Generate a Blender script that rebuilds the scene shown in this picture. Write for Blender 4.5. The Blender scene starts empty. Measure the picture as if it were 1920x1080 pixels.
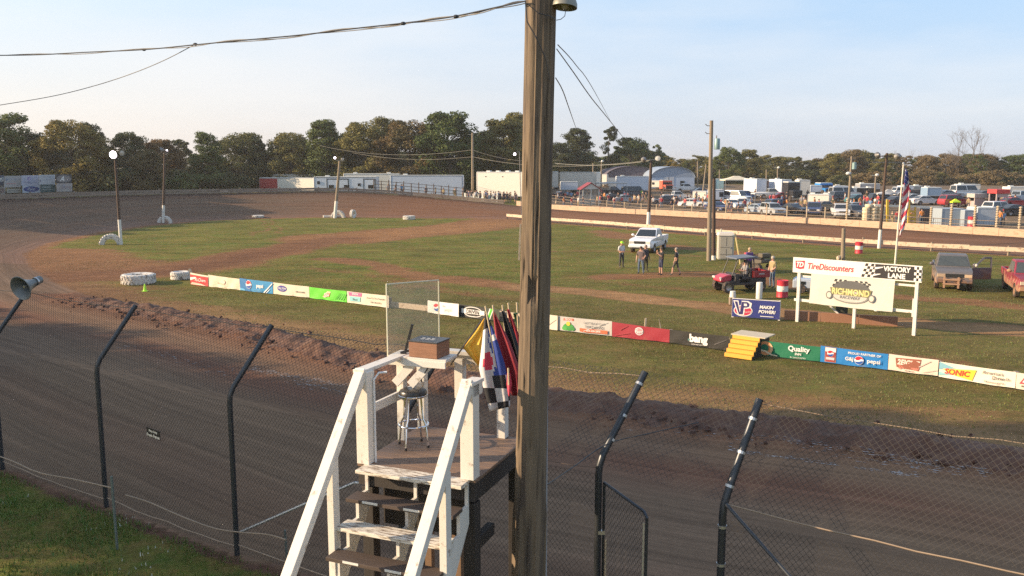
import bpy, math, random, colorsys
import numpy as np
from mathutils import Vector, Matrix, noise
from mathutils.geometry import tessellate_polygon
random.seed(7); RNG = np.random.default_rng(7)
S = bpy.context.scene; COL = S.collection
V = Vector; PI = math.pi
# ------------------------------------------------------------------ camera
CAMH, FPX, HY = 6.9, 1600.0, 310.0
PITCH = math.atan((540 - HY) / FPX)
cd = bpy.data.cameras.new('camera'); cam = bpy.data.objects.new('camera', cd); COL.objects.link(cam)
cam.location = (0, 0, CAMH); cam.rotation_euler = (PI/2 - PITCH, 0, 0)
cd.sensor_width = 36; cd.lens = FPX/1920*36; cd.clip_start = .1; cd.clip_end = 4000
S.camera = cam
CR = Matrix.Rotation(PI/2 - PITCH, 3, 'X')
def ray(px, py): return CR @ V(((px-960)/FPX, -(py-540)/FPX, -1))
def G(px, py, z=0.0):                       # the place on the level z seen at this point of the photograph
    d = ray(px, py); t = (z-CAMH)/d.z
    return V((d.x*t, d.y*t, z))
def D(px, py, y):                           # the place at this distance in front of the grandstand
    d = ray(px, py); t = y/d.y
    return V((d.x*t, y, CAMH+d.z*t))
# ------------------------------------------------------------------ materials
MATS = {}
def nt(m):
    m.use_nodes = True; return m.node_tree.nodes, m.node_tree.links
def mat(name, col, rough=.65, metal=0., var=.18, scale=6., bump=0., spec=.5, stretch=None, trans=0., alpha=1., wear=None, wearamt=.5, wscale=9., dirt=None):
    if name in MATS: return MATS[name]
    m = bpy.data.materials.new(name); N, L = nt(m); b = N['Principled BSDF']
    b.inputs['Roughness'].default_value = rough; b.inputs['Metallic'].default_value = metal
    b.inputs['Specular IOR Level'].default_value = spec
    tc = N.new('ShaderNodeTexCoord'); mp = N.new('ShaderNodeMapping'); L.new(tc.outputs['Object'], mp.inputs[0])
    if stretch: mp.inputs['Scale'].default_value = stretch
    nz = N.new('ShaderNodeTexNoise'); nz.inputs['Scale'].default_value = scale; nz.inputs['Detail'].default_value = 6; nz.inputs['Roughness'].default_value = .65
    L.new(mp.outputs[0], nz.inputs['Vector'])
    mx = N.new('ShaderNodeMix'); mx.data_type = 'RGBA'
    a = [max(0, c*(1-var)) for c in col]; c2 = [min(1, c*(1+var)) for c in col]
    mx.inputs['A'].default_value = (*a, 1); mx.inputs['B'].default_value = (*c2, 1)
    L.new(nz.outputs['Fac'], mx.inputs['Factor']); out = mx.outputs['Result']
    def layer(out, c, amt, sc, lo=None):
        n2 = N.new('ShaderNodeTexNoise'); n2.inputs['Scale'].default_value = sc; n2.inputs['Detail'].default_value = 8; n2.inputs['Roughness'].default_value = .7
        L.new(mp.outputs[0], n2.inputs['Vector'])
        r = N.new('ShaderNodeValToRGB'); r.color_ramp.elements[0].position = 1-amt-.06; r.color_ramp.elements[1].position = 1-amt+.06
        L.new(n2.outputs['Fac'], r.inputs[0])
        q = N.new('ShaderNodeMix'); q.data_type = 'RGBA'; q.inputs['B'].default_value = (*c, 1)
        L.new(r.outputs['Color'], q.inputs['Factor']); L.new(out, q.inputs['A']); return q.outputs['Result']
    if wear: out = layer(out, wear, wearamt, wscale)
    if dirt:                                  # mud splashed up from below, with its own ragged edge
        sx = N.new('ShaderNodeSeparateXYZ'); L.new(tc.outputs['Object'], sx.inputs[0])
        n3 = N.new('ShaderNodeTexNoise'); n3.inputs['Scale'].default_value = 3.5; n3.inputs['Detail'].default_value = 7
        L.new(tc.outputs['Object'], n3.inputs['Vector'])
        ma = N.new('ShaderNodeMath'); ma.operation = 'MULTIPLY_ADD'; ma.inputs[1].default_value = -1.6; ma.inputs[2].default_value = dirt[1]+.8
        L.new(n3.outputs['Fac'], ma.inputs[0])
        sb = N.new('ShaderNodeMath'); sb.operation = 'SUBTRACT'; L.new(ma.outputs[0], sb.inputs[0]); L.new(sx.outputs['Z'], sb.inputs[1])
        cl = N.new('ShaderNodeMath'); cl.operation = 'MULTIPLY_ADD'; cl.use_clamp = True; cl.inputs[1].default_value = 2.2; cl.inputs[2].default_value = .35
        L.new(sb.outputs[0], cl.inputs[0])
        q = N.new('ShaderNodeMix'); q.data_type = 'RGBA'; q.inputs['B'].default_value = (*dirt[0], 1)
        L.new(cl.outputs[0], q.inputs['Factor']); L.new(out, q.inputs['A']); out = q.outputs['Result']
        mr = N.new('ShaderNodeMath'); mr.operation = 'MULTIPLY_ADD'; mr.use_clamp = True; mr.inputs[1].default_value = .6; mr.inputs[2].default_value = rough
        L.new(cl.outputs[0], mr.inputs[0]); L.new(mr.outputs[0], b.inputs['Roughness'])
    L.new(out, b.inputs['Base Color'])
    if bump:
        bp = N.new('ShaderNodeBump'); bp.inputs['Strength'].default_value = bump; bp.inputs['Distance'].default_value = .02
        L.new(nz.outputs['Fac'], bp.inputs['Height']); L.new(bp.outputs[0], b.inputs['Normal'])
    if trans: b.inputs['Transmission Weight'].default_value = trans
    if alpha < 1: b.inputs['Alpha'].default_value = alpha
    MATS[name] = m; return m
def flat(col, rough=.55):                     # printed ink or plain paint in this colour
    k = 'ink_%02x%02x%02x_%d' % (*[int(255*min(1, c)) for c in col], int(rough*100))
    return mat(k, col, rough, var=.10, scale=3., dirt=((.22,.135,.085),-.26))
def emit(name, col, s):
    if name in MATS: return MATS[name]
    m = bpy.data.materials.new(name); N, L = nt(m); b = N['Principled BSDF']
    b.inputs['Base Color'].default_value = (*col, 1); b.inputs['Emission Color'].default_value = (*col, 1); b.inputs['Emission Strength'].default_value = s
    MATS[name] = m; return m
WHITE=(.78,.76,.72); CREAM=(.72,.66,.54); BLACK=(.018,.018,.02); RED=(.55,.03,.035); MAROON=(.27,.018,.03); BLUE=(.015,.13,.42); NAVY=(.025,.035,.17)
GREEN=(.11,.55,.04); DKGREEN=(.01,.15,.075); YELLOW=(.85,.48,.02); ORANGE=(.75,.2,.04); GREY=(.3,.3,.31)
M_whitepaint = mat('white_weathered_paint', (.70,.655,.585), .6, var=.10, scale=5, wear=(.25,.18,.12), wearamt=.36, wscale=7, bump=.15)
M_worn = mat('worn_white_tread_paint', (.72,.66,.56), .7, var=.12, scale=5, wear=(.20,.14,.095), wearamt=.47, wscale=16, stretch=(.35,2,2), bump=.3)
M_deck = mat('brown_deck_boards', (.19,.12,.08), .65, var=.35, scale=3, bump=.3, stretch=(1.5,8,4))
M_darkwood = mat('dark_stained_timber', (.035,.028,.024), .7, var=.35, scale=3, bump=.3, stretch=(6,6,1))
M_barewood = mat('bare_brown_plywood', (.20,.12,.07), .7, var=.25, scale=4, stretch=(4,4,1))
M_post = mat('dark_galvanised_pipe', (.055,.06,.068), .38, .55, var=.3, scale=12)
M_wire = mat('fence_wire', (.05,.045,.042), .5, .3, var=.2)
M_wirebright = mat("bright_strand_wire", (.30,.22,.15), .6, .1, var=.25)  # bright tan wire for the outer strands and the rope
M_band = mat('bright_clamp_metal', (.5,.5,.5), .35, .8, var=.1)
M_chrome = mat('chrome_tube', (.75,.75,.77), .12, 1., var=.03)
M_blackrub = mat('black_rubber', (.02,.02,.021), .6, var=.25)
M_blackplas = mat('black_plastic', (.025,.025,.027), .4, var=.2)
M_glass = mat('dark_vehicle_glass', (.02,.025,.03), .08, var=.1, spec=.8)
M_tyre = mat('tyre_rubber', (.028,.027,.026), .8, var=.3, wear=(.16,.1,.07), wearamt=.45)
M_rim = mat('grey_wheel_rim', (.32,.32,.33), .35, .7, var=.15)
M_whitetire = mat('white_painted_tyre', (.66,.62,.56), .7, var=.15, scale=5, wear=(.12,.09,.07), wearamt=.43, wscale=5, bump=.3)
M_conc = mat('cream_painted_concrete', (.46,.33,.225), .75, var=.12, scale=2.5, wear=(.36,.2,.12), wearamt=.42, wscale=2.2, stretch=(1,1,3), bump=.3)
M_plank = mat('weathered_pale_plank', (.55,.44,.32), .75, var=.2, scale=3, wear=(.25,.17,.11), wearamt=.42, wscale=4, bump=.3)
M_greyplank = mat('weathered_grey_plank', (.25,.195,.15), .8, var=.25, scale=3, wear=(.14,.09,.065), wearamt=.42, wscale=3, bump=.3)
M_galv = mat('galvanised_steel', (.42,.45,.48), .4, .6, var=.15)
M_lampgrey = mat('grey_lamp_housing', (.22,.21,.2), .45, .4, var=.15)
M_vinyl = mat('banner_backing', (.6,.58,.54), .6, var=.08)
M_skin = mat('skin', (.48,.27,.19), .55, var=.08)
M_shoe = mat('shoe_leather', (.06,.05,.045), .6, var=.2)
# ------------------------------------------------------------------ object bookkeeping
def tag(o, label=None, cat=None, group=None, kind=None):
    if label: o['label'] = label
    if cat: o['category'] = cat
    if group: o['group'] = group
    if kind: o['kind'] = kind
    return o
def thing(name, label, cat, loc=(0,0,0), rotz=0., group=None):
    o = bpy.data.objects.new(name, None); COL.objects.link(o); o.empty_display_size = .2
    o.location = loc; o.rotation_euler = (0, 0, rotz); return tag(o, label, cat, group)
def kids(o): return [c for c in bpy.data.objects if c.parent is o]
KIDS = {}
def copy_tree(o, parent=None, mats=None):
    c = o.copy(); COL.objects.link(c); c.parent = parent
    if mats and c.type == 'MESH':
        for i, sl in enumerate(c.material_slots):
                nm = sl.material.name if sl.material else None
                if nm in mats: sl.link = 'OBJECT'; sl.material = mats[nm]
    ks = KIDS.get(o.name)
    if ks is None: ks = [k for k in o.children]; KIDS[o.name] = ks
    for k in ks: copy_tree(k, c, mats)
    return c
class MB:                                     # collects shapes and links them as ONE mesh object
    def __init__(s, m=None): s.v=[]; s.f=[]; s.mi=[]; s.ms=[]; s.cur=0; s.X=None; (s.m(m) if m else None)
    def m(s, m):
        if m not in s.ms: s.ms.append(m)
        s.cur = s.ms.index(m); return s
    def add(s, vs, fs):
        k = len(s.v)
        if s.X is not None: vs = [s.X @ V(p) for p in vs]
        s.v.extend([tuple(p) for p in vs]); s.f.extend([tuple(k+i for i in f) for f in fs]); s.mi.extend([s.cur]*len(fs)); return s
    def box(s, c, sz, R=None, taper=1.):
        x,y,z = sz[0]/2, sz[1]/2, sz[2]/2; t = taper
        p = [V(q) for q in ((-x,-y,-z),(x,-y,-z),(x,y,-z),(-x,y,-z),(-x*t,-y*t,z),(x*t,-y*t,z),(x*t,y*t,z),(-x*t,y*t,z))]
        if R is not None: p = [R @ q for q in p]
        c = V(c)
        return s.add([q+c for q in p], [(0,3,2,1),(4,5,6,7),(0,1,5,4),(1,2,6,5),(2,3,7,6),(3,0,4,7)])
    def bar(s, p, q, w, h, up=(0,0,1)):        # rectangular timber from p to q; h along up
        p, q, up = V(p), V(q), V(up); d = (q-p).normalized(); a = d.cross(up)
        if a.length < 1e-5: a = d.cross(V((1,0,0)))
        a.normalize(); b = a.cross(d); a *= w/2; b *= h/2
        return s.add([p-a-b,p+a-b,p+a+b,p-a+b,q-a-b,q+a-b,q+a+b,q-a+b], [(0,3,2,1),(4,5,6,7),(0,1,5,4),(1,2,6,5),(2,3,7,6),(3,0,4,7)])
    def tube(s, pts, r, n=8, cap=True):
        pts = [V(p) for p in pts]; rs = r if isinstance(r, (list, tuple)) else [r]*len(pts); vs=[]; fs=[]
        a = None
        for i, p in enumerate(pts):
            d = (pts[min(i+1, len(pts)-1)] - pts[max(i-1, 0)]).normalized()
            if a is None:
                a = d.cross(V((0,0,1)))
                if a.length < .05: a = d.cross(V((0,1,0)))
            a = (a - d*a.dot(d)).normalized(); b = d.cross(a)
            for k in range(n):
                t = 2*PI*k/n; vs.append(p + (a*math.cos(t)+b*math.sin(t))*rs[i])
        for i in range(len(pts)-1):
            for k in range(n): fs.append((i*n+k, i*n+(k+1)%n, (i+1)*n+(k+1)%n, (i+1)*n+k))
        if cap: fs.append(tuple(range(n-1,-1,-1))); fs.append(tuple((len(pts)-1)*n+k for k in range(n)))
        return s.add(vs, fs)
    def lathe(s, prof, o=(0,0,0), R=None, n=24, arc=2*PI, close=False):   # prof: (radius, height)
        o = V(o); vs=[]; fs=[]; full = abs(arc-2*PI) < 1e-6; cnt = n if full else n+1; m = len(prof)
        for k in range(cnt):
            t = arc*k/n
            for r,z in prof:
                p = V((r*math.cos(t), r*math.sin(t), z)); vs.append(o + (R @ p if R is not None else p))
        for k in range(n):
            k2 = (k+1) % cnt
            for i in range(m-1 if not close else m):
                j = (i+1) % m; fs.append((k*m+i, k2*m+i, k2*m+j, k*m+j))
        return s.add(vs, fs)
    def ball(s, c, r, R=None, n=12, k=8, jit=0., seed=0):
        c = V(c); r = V(r if isinstance(r, (tuple, list)) else (r,r,r)); vs=[]; fs=[]
        for i in range(k+1):
            th = PI*i/k
            for j in range(n):
                ph = 2*PI*j/n; q = V((math.sin(th)*math.cos(ph), math.sin(th)*math.sin(ph), math.cos(th)))
                g = 1 + (jit*noise.noise(q*1.7+V((seed*3.1,seed,0))) if jit else 0)
                p = V((q.x*r.x*g, q.y*r.y*g, q.z*r.z*g)); vs.append(c + (R @ p if R is not None else p))
        for i in range(k):
            for j in range(n): fs.append((i*n+j, (i+1)*n+j, (i+1)*n+(j+1)%n, i*n+(j+1)%n))
        return s.add(vs, fs)
    def prism(s, out, fn0, fn1):               # a 2-D outline carried to two sides by fn0, fn1
        n = len(out); vs = [fn0(a,b) for a,b in out]+[fn1(a,b) for a,b in out]
        tri = tessellate_polygon([[V((a,b,0)) for a,b in out]]); fs=[]
        for t in tri:
            a,b,c = [V((*out[i],0)) for i in t]
            if (b-a).cross(c-a).z < 0: t = (t[0],t[2],t[1])
            fs.append((t[0],t[2],t[1])); fs.append((t[0]+n,t[1]+n,t[2]+n))
        ar = sum(out[i][0]*out[(i+1)%n][1]-out[(i+1)%n][0]*out[i][1] for i in range(n))
        for i in range(n):
            j=(i+1)%n; q = (i,j,j+n,i+n); fs.append(q if ar>0 else q[::-1])
        return s.add(vs, fs)
    def build(s, name, parent=None, world=False, smooth=False, bevel=0., loc=None):
        me = bpy.data.meshes.new(name); vs = s.v
        if world and parent is not None:
            R = parent; inv = Matrix.Identity(4)
            while R is not None: inv = R.matrix_basis.inverted() if R.parent is None else inv; R = R.parent
            vs = [inv @ V(p) for p in vs]
        if loc is not None: l = V(loc); vs = [V(p)-l for p in vs]
        me.from_pydata([tuple(p) for p in vs], [], s.f); 
        for m in s.ms: me.materials.append(m)
        if len(s.ms) > 1: me.polygons.foreach_set('material_index', s.mi)
        if smooth: me.polygons.foreach_set('use_smooth', [True]*len(me.polygons))
        me.update(); o = bpy.data.objects.new(name, me); COL.objects.link(o)
        if parent is not None: o.parent = parent
        if loc is not None: o.location = loc
        if smooth is not False and smooth != 'all' and smooth is not True:
            pass
        if smooth == 'auto' or smooth is True:
            try: me.set_sharp_from_angle(angle=math.radians(38))
            except Exception: pass
        if bevel:
            b = o.modifiers.new('bevel', 'BEVEL'); b.width = bevel; b.segments = 2; b.limit_method = 'ANGLE'
        return o
def rotz(a): return Matrix.Rotation(a, 3, 'Z')
def face(p, q):                                # rotation whose z axis points from p to q
    return (V(q)-V(p)).to_track_quat('Z', 'Y').to_matrix()
# ------------------------------------------------------------------ lettering
TXT = {}
def letters(s, bold=.0, shear=0.):
    k = (s, bold, shear)
    if k in TXT: return TXT[k]
    c = bpy.data.curves.new('letters', 'FONT'); c.body = s; c.size = 1; c.offset = bold; c.shear = shear; c.resolution_u = 3; c.space_line = .9
    o = bpy.data.objects.new('letters', c); COL.objects.link(o); bpy.context.view_layer.update()
    me = bpy.data.meshes.new_from_object(o.evaluated_get(bpy.context.evaluated_depsgraph_get()))
    vs = [(v.co.x, v.co.y) for v in me.vertices]; fs = [tuple(p.vertices) for p in me.polygons]
    bpy.data.objects.remove(o); bpy.data.curves.remove(c); bpy.data.meshes.remove(me)
    if not vs: TXT[k] = ([], [], 1, 1); return TXT[k]
    x0=min(v[0] for v in vs); x1=max(v[0] for v in vs); y0=min(v[1] for v in vs); y1=max(v[1] for v in vs)
    vs=[((x-(x0+x1)/2), (y-(y0+y1)/2)) for x,y in vs]; TXT[k]=(vs, fs, x1-x0, y1-y0); return TXT[k]
def ell(cx, cy, rx, ry, n=28, a0=0., a1=2*PI): return [(cx+rx*math.cos(a0+(a1-a0)*i/n), cy+ry*math.sin(a0+(a1-a0)*i/n)) for i in range(n if abs(a1-a0-2*PI)<1e-6 else n+1)]
class Sheet:
    """A printed sheet between four corners (metres: x along the bottom, y up), cloth-like if amp > 0."""
    def __init__(s, bl, br, tr, tl, base, amp=0., seed=0, thick=.012, backing=None, sag=0.):
        s.c=[V(p) for p in (bl,br,tr,tl)]; s.W=((s.c[1]-s.c[0]).length+(s.c[2]-s.c[3]).length)/2; s.Ht=((s.c[3]-s.c[0]).length+(s.c[2]-s.c[1]).length)/2
        s.n=(s.c[1]-s.c[0]).cross(s.c[3]-s.c[0]).normalized(); s.amp=amp; s.seed=seed; s.lay=0; s.mb=MB(); s.sag=sag
        nx=max(2,int(s.W/.12)) if amp else 2; ny=6 if amp else 2
        s.mb.m(base if not isinstance(base, tuple) else flat(base)); s.grid(0,0,s.W,s.Ht,nx,ny,0.)
        s.mb.m(backing or M_vinyl); s.grid(0,0,s.W,s.Ht,nx,ny,-thick,True)
        s.mb.m(base if not isinstance(base, tuple) else flat(base))
        ring=[(s.W*i/nx,0) for i in range(nx)]+[(s.W,s.Ht*i/ny) for i in range(ny)]+[(s.W-s.W*i/nx,s.Ht) for i in range(nx)]+[(0,s.Ht-s.Ht*i/ny) for i in range(ny)]
        k=len(ring); s.mb.add([s.P(x,y,0) for x,y in ring]+[s.P(x,y,-thick) for x,y in ring],[(i,i+k,(i+1)%k+k,(i+1)%k) for i in range(k)])
    def P(s, x, y, off):
        u=x/s.W; w=y/s.Ht; a,b,c,d=s.c; p=a*(1-u)*(1-w)+b*u*(1-w)+c*u*w+d*(1-u)*w
        if s.amp:
            q=s.seed*1.7
            g=s.amp*(math.sin(3.1*x+2.2*w+q)+.7*math.sin(6.7*x-4.*w+2*q)+.6*math.sin(11*x+7*w+q*3)*(1-w))*(.45+.55*(1-w))
            p=p+s.n*g+V((0,0,1))*(s.amp*.9*math.sin(5.3*x+q)*(1-w)-s.sag*math.sin(PI*u)*(w*.3+.7))
        return p+s.n*off
    def grid(s,x0,y0,x1,y1,nx,ny,off,flip=False):
        vs=[s.P(x0+(x1-x0)*i/nx,y0+(y1-y0)*j/ny,off) for j in range(ny+1) for i in range(nx+1)]; k=nx+1
        fs=[(j*k+i,j*k+i+1,(j+1)*k+i+1,(j+1)*k+i) for j in range(ny) for i in range(nx)]
        s.mb.add(vs,[f[::-1] for f in fs] if flip else fs)
    def off(s): s.lay+=1; return (.006 if s.amp else .003)+(.0045 if s.amp else .0025)*s.lay+s.amp*.5
    def rect(s,x0,y0,x1,y1,col): s.mb.m(flat(col)); s.grid(x0*s.W,y0*s.Ht,x1*s.W,y1*s.Ht,max(1,int((x1-x0)*s.W/.15)),4 if s.amp else 1,s.off()); return s
    def poly(s,pts,col,px=True):
        pts=[(x*s.W,y*s.Ht) for x,y in pts] if px else pts
        t=tessellate_polygon([[V((a,b,0)) for a,b in pts]]); o=s.off(); fs=[]
        for q in t:
            a,b,c=[V((*pts[i],0)) for i in q]; fs.append(q if (b-a).cross(c-a).z>0 else q[::-1])
        s.mb.m(flat(col)).add([s.P(x,y,o) for x,y in pts],fs); return s
    def ell(s,cx,cy,rx,ry,col,a0=0.,a1=2*PI):  # centre as fractions, radii in sheet heights
        return s.poly(ell(cx*s.W,cy*s.Ht,rx*s.Ht,ry*s.Ht,28,a0,a1),col,False)
    def text(s,t,cx,cy,h,col,maxw=9.,bold=.02,shear=0.,rot=0.):
        vs,fs,w,hh=letters(t,bold,shear)
        if not vs: return s
        k=h*s.Ht/hh; kx=min(k,maxw*s.W/w); o=s.off(); c,sn=math.cos(rot),math.sin(rot)
        s.mb.m(flat(col)).add([s.P(cx*s.W+x*kx*c-y*k*sn,cy*s.Ht+x*kx*sn+y*k*c,o) for x,y in vs],fs); return s
    def checks(s,x0,y0,x1,y1,nx,ny,col,skew=0.):
        for i in range(nx):
            for j in range(ny):
                if (i+j)%2: continue
                q=[(x0+(x1-x0)*(i+a)/nx+skew*(j+b)/ny, y0+(y1-y0)*(j+b)/ny) for a,b in ((0,0),(1,0),(1,1),(0,1))]
                s.poly(q,col); s.lay-=1
        s.lay+=1; return s
    def build(s,name,parent=None,world=False,loc=None): return s.mb.build(name,parent,world,loc=loc)
# ------------------------------------------------------------------ the lie of the land
INNER = [tuple(G(*q)[:2]) for q in ((1920,850),(1660,815),(1400,788),(1200,762),(1040,740),(860,702),(700,670),(540,632),(400,600),(290,580),(180,560))]
INNER += [(-27,50),(-33,58),(-38.5,67),(-41.5,76),(-43,88),(-42.5,99),(-39,107.5),(-33.5,112),(-27,114.5),(-20,115),(-13,113.5),(-6,113),(-1.0,111),(6.5,102.5)]
INNER += [tuple(G(*q)[:2]) for q in ((1200,431),(1350,443),(1500,455),(1700,467),(1920,479))] + [(62,40),(75,10),(60,-8),(40,2.6)]
OUTER = [(100,-34),(40,-13.5),(6,7.9),(2.6,10.1),(1.16,10.95),(-4.92,14.44),(-8.28,16.61),(-11.68,18.78),(-20,24.2),(-35,33),(-48,47)]
OUTER += [(-15+50*math.cos(math.radians(a)), 85+50*math.sin(math.radians(a))) for a in range(218,73,-8)]
OUTER += [tuple(G(1100,395,.7)[:2]), (20.5,107.3), tuple(G(1500,418,.6)[:2]), tuple(G(1920,447,.5)[:2]), (60,54.5),(88,30),(105,0)]
def seg_d(P, poly, closed=True):
    """distance from points to a polyline and the length along it"""
    n=len(poly); best=np.full(len(P),1e9); al=np.zeros(len(P)); acc=0.
    for i in range(n if closed else n-1):
        a=np.array(poly[i]); b=np.array(poly[(i+1)%n]); d=b-a; L=math.hypot(*d)
        t=np.clip(((P-a)@d)/(L*L),0,1); q=a+t[:,None]*d; ds=np.hypot(*(P-q).T); k=ds<best
        best[k]=ds[k]; al[k]=acc+t[k]*L; acc+=L
    return best,al
def inside(P, poly):
    r=np.zeros(len(P),bool); n=len(poly); x,y=P.T
    for i in range(n):
        (x1,y1),(x2,y2)=poly[i],poly[(i+1)%n]
        if y1==y2: continue
        k=((y1>y)!=(y2>y))&(x<(x2-x1)*(y-y1)/(y2-y1)+x1); r^=k
    return r
def sstep(a,b,x): t=np.clip((x-a)/(b-a),0,1); return t*t*(3-2*t)
def vnoise(P, sc, seed=0, octs=4):
    """smooth value noise on an array of points"""
    out=np.zeros(len(P)); amp=1.; tot=0.
    for o in range(octs):
        Q=P/sc*(2**o)+seed*17.3+o*5.1; i=np.floor(Q).astype(np.int64); f=Q-i; f=f*f*(3-2*f)
        def h(a,b):
            n=(a*374761393+b*668265263+seed*144665) & 0x7fffffff; n=((n^(n>>13))*1274126177)&0x7fffffff; return ((n^(n>>16))&0xffff)/65535.
        a,b=i[:,0],i[:,1]
        v=(h(a,b)*(1-f[:,0])+h(a+1,b)*f[:,0])*(1-f[:,1])+(h(a,b+1)*(1-f[:,0])+h(a+1,b+1)*f[:,0])*f[:,1]
        out+=amp*v; tot+=amp; amp*=.5
    return out/tot
def bankmax(x,y):                              # the turn is banked, the straights hardly
    far=sstep(46,74,y)*sstep(12,-4,-(-x))if False else sstep(46,74,y)
    return far*(.6+2.25*sstep(8,-30,x))
def land(P, detail=False):
    P=np.asarray(P,float); di,al=seg_d(P,INNER); do,_=seg_d(P,OUTER); ii=inside(P,INNER); io=inside(P,OUTER)
    bm=bankmax(P[:,0],P[:,1]); trk=io&~ii; t=di/(di+do+1e-6); z=np.where(trk,bm*t**1.15,0.)
    out=~io; base=(1.0*sstep(22,-4,P[:,0])+2.1*sstep(8,100,do)*sstep(-10,22,P[:,0]))*sstep(50,75,P[:,1])
    z=np.where(out, bm+(base-bm)*sstep(.8,9,do), z)
    if detail:
        front=(P[:,1]<46)&(P[:,0]>-24)&(P[:,0]<40)
        edge=np.exp(-((di-1.0)/1.1)**2)*np.where(front&trk,1,0)
        ri=1-2*np.abs(vnoise(P,.9,3,4)-.5)
        z+=edge*(.08+.34*vnoise(P,1.3,5,3)*ri*ri+.16*(vnoise(P,.45,6,3)-.5))
        z+=np.where(ii,(vnoise(P,3.,8,4)-.5)*.10,0)+np.where(trk&~front,(vnoise(P*[1,1],4.,9,3)-.5)*.06,0)
        z+=np.where(out&(P[:,1]<30),(vnoise(P,1.2,11,4)-.5)*.08,0)
    return z,di,do,al,ii,io
def hz(x,y): return float(land(np.array([[x,y]]))[0][0])
def ground(px,py):                             # where the line of sight meets the land
    z=0.
    for _ in range(12):
        p=G(px,py,z); z=.5*z+.5*hz(p.x,p.y)
    p=G(px,py,z); return V((p.x,p.y,z))
def stroke(P, pts, w0, w1=None, soft=.5):
    """a worn band along pixel way-points, w metres wide; 1 in the middle"""
    q=[tuple(G(*p)[:2]) for p in pts]; d,_=seg_d(P,q,False); w=w0
    return 1-sstep(w*(1-soft),w*(1+soft),d)
def area(P, pts, soft=1.):
    q=[tuple(G(*p)[:2]) for p in pts]; d,_=seg_d(P,q); i=inside(P,q); return np.where(i,1-.5*(1-sstep(0,soft,d)),.5*(1-sstep(0,soft,d)))
def make_land():
    xs=np.r_[[-2500,-1200,-600,-350,-230,-170,-140],np.arange(-120,-45,1.),np.arange(-45,45,.3),np.arange(45,130,1.),[140,170,230,350,600,1200,2500]]
    ys=np.r_[[-300,-120,-60,-30],np.arange(-14,10,1.),np.arange(10,32,.2),np.arange(32,62,.35),np.arange(62,150,.7),np.arange(150,215,2.5),[230,280,350,500,800,1400,2500]]
    nx,ny=len(xs),len(ys); X,Y=np.meshgrid(xs,ys); P=np.c_[X.ravel(),Y.ravel()]
    z,di,do,al,ii,io=land(P,True); trk=io&~ii; out=~io
    W_=np.c_[vnoise(P,5.,61,5)-.5,vnoise(P,5.,62,5)-.5]*3.2; P0=P; x,y=P.T; n1=vnoise(P,6.,21,5); n2=vnoise(P,1.6,22,4); n3=vnoise(P,14.,23,4)
    soil=np.zeros((len(P),3)); grass=np.zeros(len(P))
    def put(mask,col):
        m=np.clip(mask,0,1)[:,None]; soil[:]=soil*(1-m)+np.array(col)*m
    soil[:]=(.15,.088,.052)
    # the track: grey packed clay in the near straight and the left turn, redder down the far side
    red=np.array((.182,.086,.044)); grey=np.array((.130,.082,.052)); near=np.array((.198,.124,.074))
    k=sstep(-34,-12,x+.25*(y-110)*0+ (n1-.5)*10)*sstep(52,75,y)
    put(trk,grey); put(np.where(trk,k,0),red)
    nearm=np.where(trk,1-sstep(40,58,y),0); put(nearm,near)
    lane=np.sin(di*1.25+.6*n1*3+al*.01); put(np.where(trk,.25*sstep(.1,.9,lane),0),(.165,.078,.045))
    put(np.where(trk,.30*sstep(.55,.75,n3),0),(.105,.078,.062))
    put(np.where(trk&(y<46),np.exp(-((di-1.2)/1.5)**2)*.95,0),(.165,.075,.042))          # churned berm
    put(np.where(trk&(y<46),.75*np.exp(-((di-4.6)/.9)**2)*sstep(.35,.6,n1),0),(.17,.072,.042))
    put(np.where(trk&(y>60),np.exp(-(do/2.0)**2)*.8,0),(.06,.034,.026))                   # darker soil along the foot of the outer wall
    put(np.where(trk&(y>60),np.exp(-(di/2.6)**2)*.7,0),(.20,.11,.076))
    # infield grass with worn ways
    g=np.where(ii,1.,0.); P=P0+W_*np.clip((y-22)/30,.25,1.)[:,None]
    bare=np.maximum.reduce([
        stroke(P,[(0,525),(120,520),(260,512),(400,495),(520,468),(640,447),(740,437)],3.0,soft=.75),
        stroke(P,[(640,447),(760,436),(850,428),(930,420),(960,412)],5.6,soft=.5),
        stroke(P,[(30,478),(90,490),(150,505)],6.0,soft=.6)*.95,
        .8*stroke(P,[(620,487),(700,498),(790,523),(1030,540)],1.3,soft=.7),
        .97*stroke(P,[(1000,536),(1100,548),(1200,560),(1300,571),(1390,583),(1480,589),(1600,596),(1720,605),(1920,622)],1.25,soft=.45),
        .9*stroke(P,[(1150,520),(1260,517),(1370,517),(1450,525),(1500,540)],1.5,soft=.6),
        .8*stroke(P,[(1690,555),(1800,562),(1920,575)],1.1,soft=.6),
        .75*stroke(P,[(1120,435),(1160,446),(1180,440)],2.,soft=.7), .7*stroke(P,[(1260,462),(1330,468),(1400,480)],1.6,soft=.8),
        .5*stroke(P,[(700,520),(860,545),(1000,560)],1.,soft=.9),.55*stroke(P,[(488,440),(500,425),(492,413)],.35),.55*stroke(P,[(530,437),(520,424),(508,413)],.35),.5*stroke(P,[(1040,470),(1160,470),(1300,480)],.7,soft=.9),.45*stroke(P,[(1080,520),(1200,535),(1340,548)],.8,soft=.9),.5*stroke(P,[(1240,625),(1420,640),(1600,655),(1800,680)],.6,soft=.9),.45*stroke(P,[(560,500),(680,515),(760,540)],1.,soft=.9)])
    edge=np.where(y<50,1-sstep(.0,4.2+8.5*n1*n1,di),0.)*np.where(ii,1,0)
    leftd=area(P,[(-60,600),(330,585),(290,540),(190,520),(110,500),(0,480),(-90,520)],3.)*.85
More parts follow.
